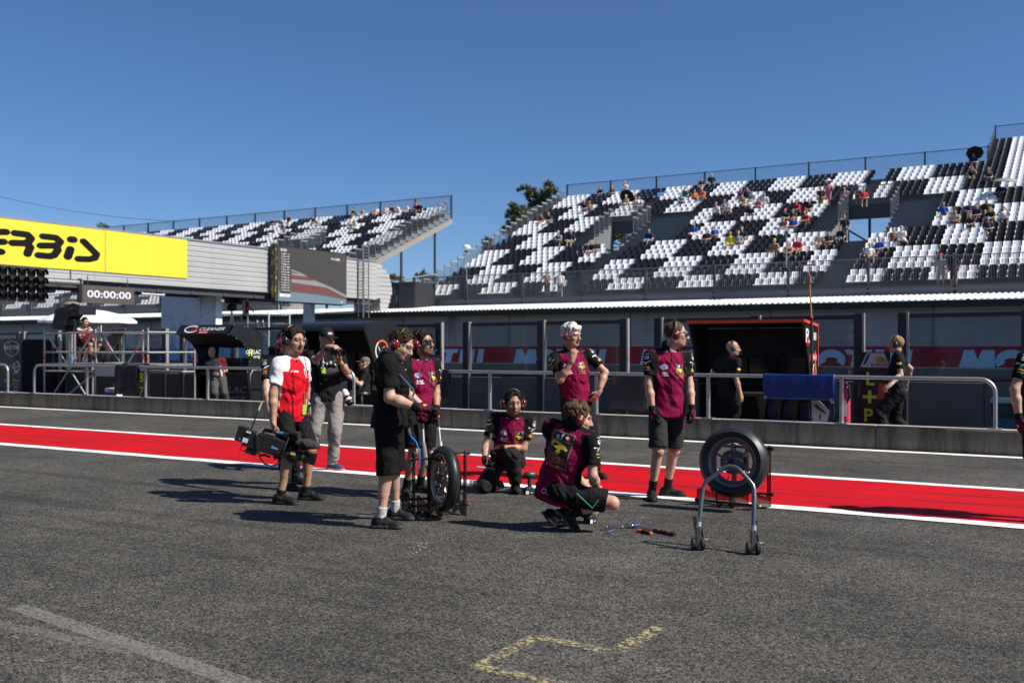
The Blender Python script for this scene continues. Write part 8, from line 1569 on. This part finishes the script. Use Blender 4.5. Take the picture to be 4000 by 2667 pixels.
MB().tube([Z(360, 400), Z(400, 360), Z(470, 370)], 0.016, 10).build('handle_post', M_CB, sc_, True); MB().tube([Z(400, 358), Z(560, 385), Z(660, 410), Z(700, 430)], 0.018, 12).build('top_handle', M_CB, sc_, True); MB().tube([Z(520, 380), Z(630, 405)], 0.0205, 12).build('handle_grip', mat('blue_tape', (0.03, 0.10, 0.30), 0.5), sc_, True)
cbox(690, 425, 0.10, 0.05, 0.06, 'handle_front', M_CB); MB().tube([Z(715, 395, -0.04), Z(800, 420, -0.06)], 0.032, 14).build('viewfinder', M_CB, sc_, True); MB().tube([Z(800, 420, -0.06), Z(815, 425, -0.065)], 0.038, 14).build('eyecup', BLKM, sc_, True)
MB().ball(Z(740, 665), (0.075, 0.06, 0.07), 0, 16, 10).build('zoom_grip', M_CB, sc_, True); MB().tube([Z(660, 640), Z(820, 665)], 0.048, 18).build('lens_body', M_CB, sc_, True); MB().tube([Z(815, 662), Z(900, 682)], [0.045, 0.058], 20).build('lens_barrel', M_CB, sc_, True)
lx = unit(Z(950, 695)-Z(800, 660)); MB().lathe(Z(895, 682), lx, [(0.055, 0), (0.062, 0.01), (0.078, 0.09), (0.073, 0.09), (0.058, 0.015), (0, 0.012)], 4, a0=upc+sdc).build('lens_hood', M_CB, sc_, True); MB().lathe(Z(860, 675), lx, [(0.056, 0), (0.056, 0.006)], 20).build('green_ring', mat('green_ring', (0.05, 0.3, 0.05), 0.4), sc_, True)
MB().obox(Z(735, 640, -0.062), axc*0.022, sdc*0.001, upc*0.010).build('yellow_label', YEL, sc_); MB().obox(Z(175, 480, -0.066), axc*0.026, sdc*0.001, upc*0.022).build('white_label', WHT, sc_); MB().obox(Z(215, 385, -0.068), axc*0.024, sdc*0.001, upc*0.008).build('white_label', WHT, sc_); MB().obox(Z(525, 572, -0.062), axc*0.04, sdc*0.001, upc*0.016).build('blue_label', BLUEP, sc_); MB().obox(Z(108, 462, -0.058), axc*0.012, sdc*0.001, upc*0.012).build('blue_label', BLUEP, sc_)
mb = MB(); lettering(mb, 'Cinefade', Z(522, 570, -0.0655), axc, upc, h=0.014); mb.build('label_print', WHT, sc_)
F = SDF(Z(760, 400)-0.15, Z(1030, 600)+0.15, 0.006); F.cone(Z(800, 490, -0.03), Z(1000, 555, -0.03), 0.042, 0.046, 0.02, nz=0.006); F.ell(Z(905, 525, -0.03), (0.06, 0.05, 0.05), None, 0.02, nz=0.008, nf=170)
link('fluffy_microphone', skin_mesh('fluffy_microphone', F, M_HAIR, lambda P: np.tile((0.045, 0.043, 0.042), (len(P), 1))), sc_); MB().tube([Z(700, 450, -0.02), Z(790, 480, -0.03)], 0.02, 10).build('microphone_mount', M_CB, sc_, True)
M_WEB = mat('taupe_webbing', (0.17, 0.15, 0.125), 0.8, var=0.2, vscale=40)
def strap(pts, nm='strap', w=0.016): MB().tube([Z(*q_) for q_ in pts], w, 6, flat=0.25).build(nm, M_WEB, sc_, True)
strap([(370, 380, -0.02), (310, 400, -0.07), (325, 560, -0.075), (345, 680, -0.06), (400, 755, -0.05), (480, 782, -0.05), (560, 760, -0.05), (610, 715, -0.06)], 'sling', 0.014); strap([(690, 440, -0.05), (640, 560, -0.08), (600, 720, -0.07)], 'band', 0.017); strap([(400, 330, 0.0), (320, 395, -0.06), (300, 415, -0.07)], 'band', 0.018)
MB().tube([Z(245, 355), Z(290, 230), Z(330, 130)], 0.008, 8).build('antenna', BLKM, sc_, True); MB().tube([Z(330, 130), Z(336, 112)], 0.010, 8).build('antenna_joint', mat('tan_joint', (0.5, 0.38, 0.25), 0.6), sc_, True); MB().tube([Z(336, 112), Z(345, 90)], 0.0095, 8).build('antenna_band', LIME, sc_, True); MB().tube([Z(345, 90), Z(370, 30)], 0.0085, 8).build('antenna_tip', mat('cream_plastic', (0.62, 0.58, 0.48), 0.5), sc_, True)
MB().tube([Z(140, 545), Z(108, 590), Z(180, 610), Z(220, 615)], 0.005, 6).build('cable', BLK, sc_, True); MB().tube([Z(135, 520), Z(145, 548)], 0.010, 8).build('connector', ORG, sc_, True); MB().tube([Z(340, 660), Z(400, 650), Z(470, 680)], 0.022, 8, flat=0.5).build('shoulder_pad', BLKM, sc_, True)
MB().tube([Z(520, 660, -0.02), Z(545, 700, -0.02)], 0.022, 10).build('rosette', M_CB, sc_, True)
# loose flakes on the asphalt
mb = MB(); rng = np.random.default_rng(9)
for i in range(22):
    px, py = rng.normal(1640, 28), rng.normal(2140, 10); a = G(px, py)+(0, 0, 0.006); s_ = rng.uniform(0.004, 0.012); mb.add([a+s_*np.array([math.cos(k*1.7), math.sin(k*1.7), 0])*rng.uniform(0.5, 1) for k in range(4)], [(0, 1, 2, 3)])
tag(mb.build('paint_flakes', WHT), 'small pale flakes scattered on the asphalt left of the crouching man', 'flakes', kind='stuff')
# ================================================================== SPECTATORS
def crowd_mesh(kind):
    """one small figure, facing -Y, origin at the feet (standing) or at the seat; slots: skin, shirt, legs, hair"""
    parts = []
    sit = kind.startswith('sit')
    hipz, kz = (0.10, 0.12) if sit else (0.92, 0.5)
    hp = np.array([0, 0.0, hipz]); lean = {'sit': 0.02, 'sit_lean': -0.22, 'sit_up': 0.0, 'stand': 0.0, 'stand_rail': -0.06, 'sit_side': -0.05}[kind]
    nk = hp+(0, lean, 0.52); hd_ = nk+(0, lean*0.35-0.03, 0.17)
    def sd(h=0.022): return SDF((-0.45, -0.75, -0.55 if sit else -0.03), (0.45, 0.4, 1.9 if not sit else 1.3), h)
    F = sd(); F.cone(hp, hp+(nk-hp)*0.5, 0.135, 0.135, 0.04, (1, 0, 0), 1.2); F.cone(hp+(nk-hp)*0.5, nk-(0, 0, 0.12), 0.13, 0.12, 0.04, (1, 0, 0), 1.35); F.cone(nk+(0.17, 0, -0.08), nk+(-0.17, 0, -0.08), 0.07, 0.07, 0.04)
    arms = []
    for s in (-1, 1):
        sh = nk+(0.19*s, 0, -0.09)
        if kind == 'sit': el = sh+(0.06*s, -0.08, -0.26); wr = np.array([0.07*s, -0.32, 0.22])
        elif kind == 'sit_lean': el = sh+(0.05*s, -0.12, -0.23); wr = np.array([0.09*s, -0.48, 0.24])
        elif kind == 'sit_up': el = sh+(0.13*s, -0.16, -0.12); wr = hd_+(0.06*s, -0.15, 0.0)
        elif kind == 'sit_side': el = sh+(0.09*s, 0.02, -0.27); wr = sh+(0.14*s, -0.2, -0.36)
        elif kind == 'stand': el = sh+(0.09*s, 0.03, -0.28); wr = sh+(0.05*s, -0.1, -0.5)
        else: el = sh+(0.10*s, -0.1, -0.22); wr = sh+(0.02*s, -0.32, -0.16)
        F.cone(sh, sh+(el-sh)*0.62, 0.068, 0.066, 0.02); arms.append((sh, el, wr))
    parts.append((F, 1)); F = sd()
    F.cone(nk-(0, 0, 0.05), hd_, 0.055, 0.05, 0.02); F.ell(hd_+(0, 0.01, 0.03), (0.078, 0.095, 0.09)); F.ell(hd_+(0, -0.03, -0.05), (0.06, 0.06, 0.075)); F.cone(hd_+(0, -0.09, 0.0), hd_+(0, -0.115, -0.03), 0.012, 0.016, 0.01)
    for sh, el, wr in arms: F.cone(sh+(el-sh)*0.4, el, 0.046, 0.043, 0.02); F.cone(el, wr, 0.043, 0.034, 0.02); F.ell(wr+unit(wr-el)*0.05, 0.045)
    G_ = sd()
    for s in (-1, 1):
        h0 = hp+(0.09*s, 0, 0.0)
        if sit: kn = hp+(0.13*s, -0.43, 0.05); an = kn+(0.0, -0.02 if kind != 'sit_side' else -0.12, -0.44)
        else: kn = np.array([0.10*s, -0.02, 0.5]); an = np.array([0.12*s, 0.0, 0.08])
        G_.cone(h0, kn-(0, 0, 0.0), 0.095, 0.075, 0.03); F.cone(kn, an, 0.055, 0.04, 0.02); F.cone(an, an+(0, -0.12, -0.03), 0.045, 0.04, 0.02)
    G_.cone(hp+(0.07, 0, 0), hp+(-0.07, 0, 0), 0.13, 0.13, 0.03); parts.append((F, 0)); parts.append((G_, 2)); F = sd(); F.ell(hd_+(0, 0.015, 0.045), (0.086, 0.103, 0.088), None, 0.02, clip=[(hd_+(0, -0.02, 0.02), (0, -0.75, -0.55))]); parts.append((F, 3))
    V, Q, M = [], [], []; n = 0
    for F, mi in parts: P, f = F.mesh(); V.append(P); Q.append(f+n); M.append(np.full(len(f), mi)); n += len(P)
    return np.concatenate(V), np.concatenate(Q), np.concatenate(M)
CROWD = {}
for k_ in ('sit', 'sit_lean', 'sit_up', 'sit_side', 'stand', 'stand_rail'):
    V, Q, M = crowd_mesh(k_); CROWD[k_] = np_mesh('spectator', V, Q, [WHT]*4, M, smooth=True)
COL = {'black': (0.014, 0.014, 0.016), 'dark': (0.035, 0.033, 0.034), 'white': (0.75, 0.75, 0.75), 'navy': (0.012, 0.02, 0.07), 'blue': (0.01, 0.10, 0.45), 'lightblue': (0.16, 0.32, 0.62), 'teal': (0.03, 0.20, 0.22), 'orange': (0.75, 0.17, 0.02), 'red': (0.55, 0.015, 0.03), 'pink': (0.55, 0.18, 0.30), 'rose': (0.50, 0.10, 0.13), 'purple': (0.14, 0.08, 0.30), 'beige': (0.42, 0.33, 0.23), 'cream': (0.55, 0.48, 0.38), 'grey': (0.25, 0.26, 0.27), 'brown': (0.20, 0.08, 0.03), 'olive': (0.07, 0.075, 0.035), 'yellow': (0.60, 0.55, 0.02), 'neon': (0.55, 0.75, 0.08), 'ochre': (0.42, 0.24, 0.05), 'jeans': (0.10, 0.17, 0.28), 'tanskin': SKIN['tan'], 'fair': SKIN['light'], 'darkhair': (0.03, 0.02, 0.015), 'brownhair': (0.09, 0.05, 0.03), 'blond': (0.45, 0.30, 0.12), 'straw': (0.55, 0.42, 0.2), 'greyhair': (0.3, 0.29, 0.28)}
def cm_(c): return mat('spectator_'+c, COL[c], 0.8, var=0.1)
def spectator(px, py, pose, shirt, legs, hair, label, skin='fair', row=None, left=False):
    if row is None:
        best = None
        for k in range(33):
            y = rowY(k)-(0.05 if pose.startswith('sit') else 0.0); z = rowZ(k)+(0.80 if pose.startswith('sit') else 1.24); q = HOR-(z-CAMZ)*FPX/PYd(px, y); 
            if best is None or abs(q-py) < best[0]: best = (abs(q-py), k)
        k = best[1]
    else: k = row
    if k < 0: y, z = 53.0, 4.42
    else: y, z = rowY(k)-(0.02 if pose.startswith('sit') else 0.12), rowZ(k)-(0.0 if pose.startswith('sit') else 0.42)
    o = link('person', CROWD[pose]); o.location = (XY(px, y), y, z); o.rotation_euler = (0, 0, random.uniform(-0.35, 0.35)); o.scale = (random.uniform(0.95, 1.05),)*3
    for i, c in enumerate((skin, shirt, legs, hair)): s = o.material_slots[i]; s.link = 'OBJECT'; s.material = cm_(c)
    return tag(o, label, 'person', 'spectators on the grandstands'), k
L_ = 'spectator'; SP_ = [
 (2114, 834, 'sit', 'brown', 'white', 'darkhair', 'seated spectator in dark brown shirt and white shorts at the end stairs'), (2149, 838, 'sit_lean', 'dark', 'grey', 'darkhair', 'seated spectator in dark tee with arms crossed near the end stairs'),
 (2286, 790, 'sit_lean', 'navy', 'jeans', 'lightblue', 'seated spectator in navy shirt and pale blue cap beside a shirtless man'), (2303, 790, 'sit_side', 'tanskin', 'dark', 'brownhair', 'shirtless tanned man seated beside a spectator in a pale cap'),
 (2344, 732, 'sit', 'black', 'dark', 'darkhair', 'seated spectator in black tee in the top row at the left of the stand'), (2391, 724, 'sit', 'brown', 'dark', 'greyhair', 'seated spectator in brown orange tee against the top railing'),
 (2445, 716, 'sit_lean', 'white', 'jeans', 'blond', 'leaning spectator in white shirt rising above the top railing'), (2445, 770, 'sit', 'beige', 'beige', 'white', 'spectator in beige clothes and white cap under a black umbrella'),
 (2489, 776, 'sit_lean', 'white', 'white', 'darkhair', 'spectator in white leaning forward right of the black umbrella'), (2500, 770, 'sit_side', 'white', 'grey', 'brownhair', 'pale dressed spectator sitting close to the leaning one in white'),
 (2187, 909, 'sit_lean', 'grey', 'dark', 'white', 'spectator in grey blue shirt and white cap in the lower left block'), (2232, 904, 'sit_side', 'navy', 'beige', 'brownhair', 'spectator in navy shirt with tan shorts beside the left stairs'),
 (2313, 946, 'sit_side', 'black', 'fair', 'blond', 'long haired blond woman in black top by the left stairs'), (2332, 942, 'sit', 'navy', 'grey', 'brownhair', 'man in navy tee and grey shorts beside the blond woman'),
 (2741, 692, 'sit', 'dark', 'grey', 'brownhair', 'top row spectator in dark tee with folded arms'), (2779, 685, 'sit_side', 'black', 'dark', 'grey', 'big top row spectator in black tee and cap'),
 (2677, 739, 'sit_side', 'teal', 'dark', 'darkhair', 'spectator in teal top behind the light blue shirt'), (2713, 739, 'sit', 'orange', 'dark', 'darkhair', 'spectator in orange shirt with dark hair'), (2748, 745, 'sit_lean', 'orange', 'brown', 'white', 'spectator in bright orange shirt and white cap'),
 (2662, 756, 'sit_lean', 'lightblue', 'navy', 'brownhair', 'spectator in light blue shirt below the teal top'), (2895, 739, 'sit', 'purple', 'dark', 'brownhair', 'spectator in purple shirt beside one raising an arm'), (2918, 736, 'sit_up', 'navy', 'dark', 'darkhair', 'spectator in dark blue shirt raising an arm to the head'),
 (2909, 766, 'sit_lean', 'beige', 'grey', 'brownhair', 'spectator in beige tank top leaning on the knees'), (2938, 756, 'sit', 'lightblue', 'beige', 'dark', 'spectator in pale blue shirt and dark cap'), (2963, 768, 'sit', 'pink', 'dark', 'darkhair', 'dark haired woman in pink top in the middle block'), (2988, 764, 'sit_side', 'white', 'cream', 'darkhair', 'dark haired spectator in white right of the woman in pink'),
 (2807, 796, 'sit_lean', 'white', 'jeans', 'greyhair', 'spectator in loose white jacket'), (2830, 788, 'sit', 'grey', 'dark', 'brownhair', 'spectator in pale grey shirt next to a white jacket'), (2850, 789, 'sit_lean', 'white', 'navy', 'navy', 'spectator in white tee and navy cap'), (2932, 801, 'sit_side', 'black', 'dark', 'darkhair', 'spectator in black sitting alone below the pale blue shirt'),
 (2713, 879, 'sit_side', 'blue', 'white', 'brownhair', 'spectator in blue shirt with spread arms'), (2792, 884, 'sit', 'blue', 'dark', 'greyhair', 'bearded spectator in blue shirt behind the black shirt'), (2760, 895, 'sit', 'black', 'black', 'brownhair', 'small spectator in black between two blue shirts'),
 (2884, 904, 'sit', 'grey', 'dark', 'straw', 'spectator in grey shirt and straw hat'), (2899, 897, 'sit_side', 'black', 'dark', 'beige', 'spectator in black shirt and tan hat'), (2853, 918, 'sit_side', 'yellow', 'yellow', 'dark', 'spectator in yellow shirt below the straw hat'),
 (2538, 905, 'sit_side', 'navy', 'lightblue', 'brownhair', 'man in navy sitting by the left opening with a pale towel'), (3298, 737, 'sit', 'pink', 'dark', 'brownhair', 'woman in pink tee behind the right opening rail'), (3352, 727, 'sit_lean', 'grey', 'dark', 'white', 'spectator in grey shirt and white cap behind the right opening rail'), (3374, 749, 'sit', 'red', 'navy', 'darkhair', 'child in dark red shirt beside the grey shirted spectator'),
 (3163, 784, 'sit_lean', 'black', 'beige', 'darkhair', 'spectator in black with tan trousers beside the right stairs'), (3120, 789, 'sit_lean', 'red', 'dark', 'darkhair', 'spectator in bright red shirt'), (3069, 819, 'sit_lean', 'black', 'dark', 'red', 'bending spectator in black with a red cap'), (3098, 819, 'sit', 'olive', 'olive', 'brownhair', 'spectator in olive camouflage'), (3153, 832, 'sit_lean', 'red', 'black', 'red', 'spectator in red jersey right of the olive camouflage'),
 (3061, 858, 'sit', 'rose', 'navy', 'greyhair', 'spectator in rose and navy shirt'), (3099, 853, 'sit', 'blue', 'dark', 'darkhair', 'spectator in royal blue tee beside the rose shirt'), (3396, 949, 'sit_side', 'white', 'fair', 'dark', 'spectator in striped white shirt and dark cap'), (3435, 941, 'sit', 'blue', 'navy', 'cream', 'spectator in blue tee and cream cap below the right opening'),
 (3489, 902, 'sit', 'brown', 'dark', 'black', 'spectator in brown shirt and black hat below the sky opening'), (3527, 900, 'sit_lean', 'white', 'white', 'straw', 'spectator in white bending over beside the black hat'), (3203, 903, 'sit_side', 'cream', 'fair', 'brownhair', 'long haired woman in cream tee'), (3236, 900, 'sit', 'dark', 'dark', 'darkhair', 'dark haired woman in floral dark top'), (3285, 893, 'sit_side', 'black', 'jeans', 'brownhair', 'spectator in black tee and jeans sideways at the aisle'),
 (3028, 932, 'sit_side', 'tanskin', 'black', 'neon', 'bare chested man in neon yellow cap'), (3081, 946, 'sit_lean', 'tanskin', 'dark', 'brownhair', 'bare shouldered spectator beside the flat lamp post'), (3116, 937, 'sit_side', 'red', 'tanskin', 'greyhair', 'spectator in small red top and pale hat'),
 (3802, 602, 'sit', 'navy', 'dark', 'dark', 'spectator in dark blue under the upper black umbrella'), (3796, 661, 'sit_up', 'black', 'beige', 'purple', 'spectator in black holding both hands to the face'), (3856, 666, 'sit_lean', 'dark', 'jeans', 'blue', 'spectator in dark tee and blue cap with pale jeans'), (3906, 717, 'sit', 'navy', 'dark', 'dark', 'spectator in navy under the grey umbrella'),
 (3685, 796, 'sit_side', 'blue', 'dark', 'dark', 'big spectator in blue tee at the right stairs edge'), (3787, 793, 'sit', 'navy', 'grey', 'white', 'spectator in navy and white cap in the right cluster'), (3853, 783, 'sit_side', 'black', 'beige', 'white', 'large spectator in black tee and white cap in the right cluster'), (3815, 811, 'sit', 'navy', 'dark', 'brownhair', 'woman in navy checked top in the right cluster'),
 (3874, 809, 'sit_lean', 'black', 'black', 'brownhair', 'woman in black leaning forward in the right cluster'), (3918, 806, 'sit_up', 'white', 'dark', 'darkhair', 'spectator in white tee with arms behind the head'), (3739, 831, 'sit_lean', 'cream', 'dark', 'brownhair', 'spectator in cream tee left of the right cluster'), (3860, 857, 'sit', 'navy', 'dark', 'lightblue', 'front spectator of the right cluster in navy tee and blue cap'), (3798, 844, 'sit_lean', 'dark', 'dark', 'blond', 'spectator in dark striped shirt bending forward in the right cluster'),
 (1066, 851, 'sit', 'dark', 'dark', 'dark', 'spectator in dark teal shirt on the left stand'), (1104, 855, 'sit_lean', 'teal', 'dark', 'beige', 'spectator in teal shirt on the left stand beside a standing man'), (1233, 851, 'sit_lean', 'dark', 'tanskin', 'dark', 'spectator in dark tee with bare legs on the left stand'), (1246, 853, 'sit', 'white', 'grey', 'brownhair', 'spectator in white beside the dark tee on the left stand'),
 (1389, 821, 'sit_lean', 'black', 'grey', 'darkhair', 'spectator in black top by the left stand aisle'), (1416, 817, 'sit', 'beige', 'grey', 'brownhair', 'spectator in tan clothes beside the black top on the left stand'), (1470, 810, 'sit', 'white', 'fair', 'dark', 'spectator in white tee and dark cap in the top rows of the left stand'), (1506, 806, 'sit', 'white', 'pink', 'dark', 'spectator in white with pink trousers in the top rows of the left stand'), (1538, 804, 'sit_lean', 'black', 'cream', 'black', 'spectator in black tee and black cap in the top rows of the left stand'),
 (1557, 804, 'sit_lean', 'white', 'dark', 'dark', 'white shirted spectator next to the black tee in the top rows of the left stand'), (1589, 800, 'sit', 'white', 'fair', 'brownhair', 'spectator in white left of the red jacket on the left stand'), (1625, 793, 'sit', 'red', 'dark', 'darkhair', 'spectator in red jacket near the end of the left stand'), (1640, 793, 'sit_side', 'black', 'dark', 'darkhair', 'spectator in black at the end of the left stand'),
 (1372, 864, 'sit_lean', 'cream', 'fair', 'brownhair', 'pale spectator right of the left stand aisle'), (1395, 864, 'sit_lean', 'white', 'white', 'neon', 'spectator in white with a green cap on the left stand'), (1068, 889, 'sit_side', 'teal', 'white', 'dark', 'spectator in teal tee lower on the left stand'), (1110, 885, 'sit', 'lightblue', 'fair', 'lightblue', 'spectator with light blue cap lower on the left stand'),
]
WLK = ('sit',)
UMB = {}
for s in SP_: o, k = spectator(*s); UMB[s[0]] = (o, k)
for s, r in (((3207, 732, 'stand', 'dark', 'ochre', 'brownhair', 'standing spectator in ochre trousers and dark top beside the pink dress'), 17), ((3235, 728, 'stand_rail', 'pink', 'pink', 'white', 'standing spectator in pink with a wide white hat'), 18), ((3300, 801, 'stand', 'black', 'grey', 'dark', 'standing spectator in black and red jersey and grey shorts at the sky opening'), 9),
        ((3676, 991, 'stand', 'grey', 'grey', 'red', 'standing spectator in grey with a red cap at the front railing'), -1), ((3726, 990, 'stand', 'black', 'black', 'dark', 'standing spectator in black behind the front railing post'), -1), ((2137, 1053, 'stand_rail', 'tanskin', 'navy', 'brownhair', 'shirtless standing man in blue shorts at the front railing'), -1), ((2188, 1052, 'stand', 'white', 'jeans', 'brownhair', 'standing spectator in white tee and jeans shorts at the front railing'), -1), ((1127, 823, 'stand', 'black', 'white', 'brownhair', 'standing spectator in black and blue top and white trousers on the left stand'), 23)):
    spectator(*s, row=r)
hat = MB().lathe((0, 0, 0), (0, 0, 1), [(0.26, -0.03), (0.2, 0.01), (0.11, 0.03), (0.1, 0.11), (0.05, 0.14), (0, 0.145)], 16).mesh('sun_hat', cm_('white'), True); h = link('sun_hat', hat); o = [x for x in bpy.data.objects if x.get('label', '').startswith('standing spectator in pink')][0]; h.parent = o; h.location = (0, -0.1, 1.70)
def umbrella(label, px, py, R, col, tilt, k, under):
    y = rowY(k)-0.1; p = PY(px, py, y); t = thing('umbrella', label, 'umbrella', p, 0, 'umbrellas in the grandstand'); t.rotation_euler = tilt; vs = [(0, 0, 0)]; prof = [(0.35, -0.04), (0.7, -0.14), (1.0, -0.32)]; n = 16
    for r, z in prof: vs += [(R*r*(1 if i % 2 == 0 else 0.95)*math.cos(2*PI*i/n), R*r*(1 if i % 2 == 0 else 0.95)*math.sin(2*PI*i/n), z*R) for i in range(n)]
    fs = [(0, 1+i, 1+(i+1) % n) for i in range(n)]+[(1+j*n+i, 1+(j+1)*n+i, 1+(j+1)*n+(i+1) % n, 1+j*n+(i+1) % n) for j in range(2) for i in range(n)]
    MB().add(vs, fs).build('canopy', mat('umbrella_'+col, COL[col], 0.6), t, True); MB().tube([(0, 0, 0.06), (0, 0, -0.8)], 0.012, 6).build('stick', BLK, t)
umbrella('open black umbrella tilted behind a spectator in a white cap', 2452, 764, 0.60, 'black', (-1.0, 0.2, 0.2), UMB[2445][1]+1, None)
umbrella('open black umbrella at the top railing on the right', 3808, 592, 0.56, 'black', (-0.8, 0.0, 0.1), UMB[3802][1], None)
umbrella('open grey umbrella over a spectator beside the tall stand block', 3930, 694, 0.72, 'grey', (0.12, 0.1, 0), UMB[3906][1], None)
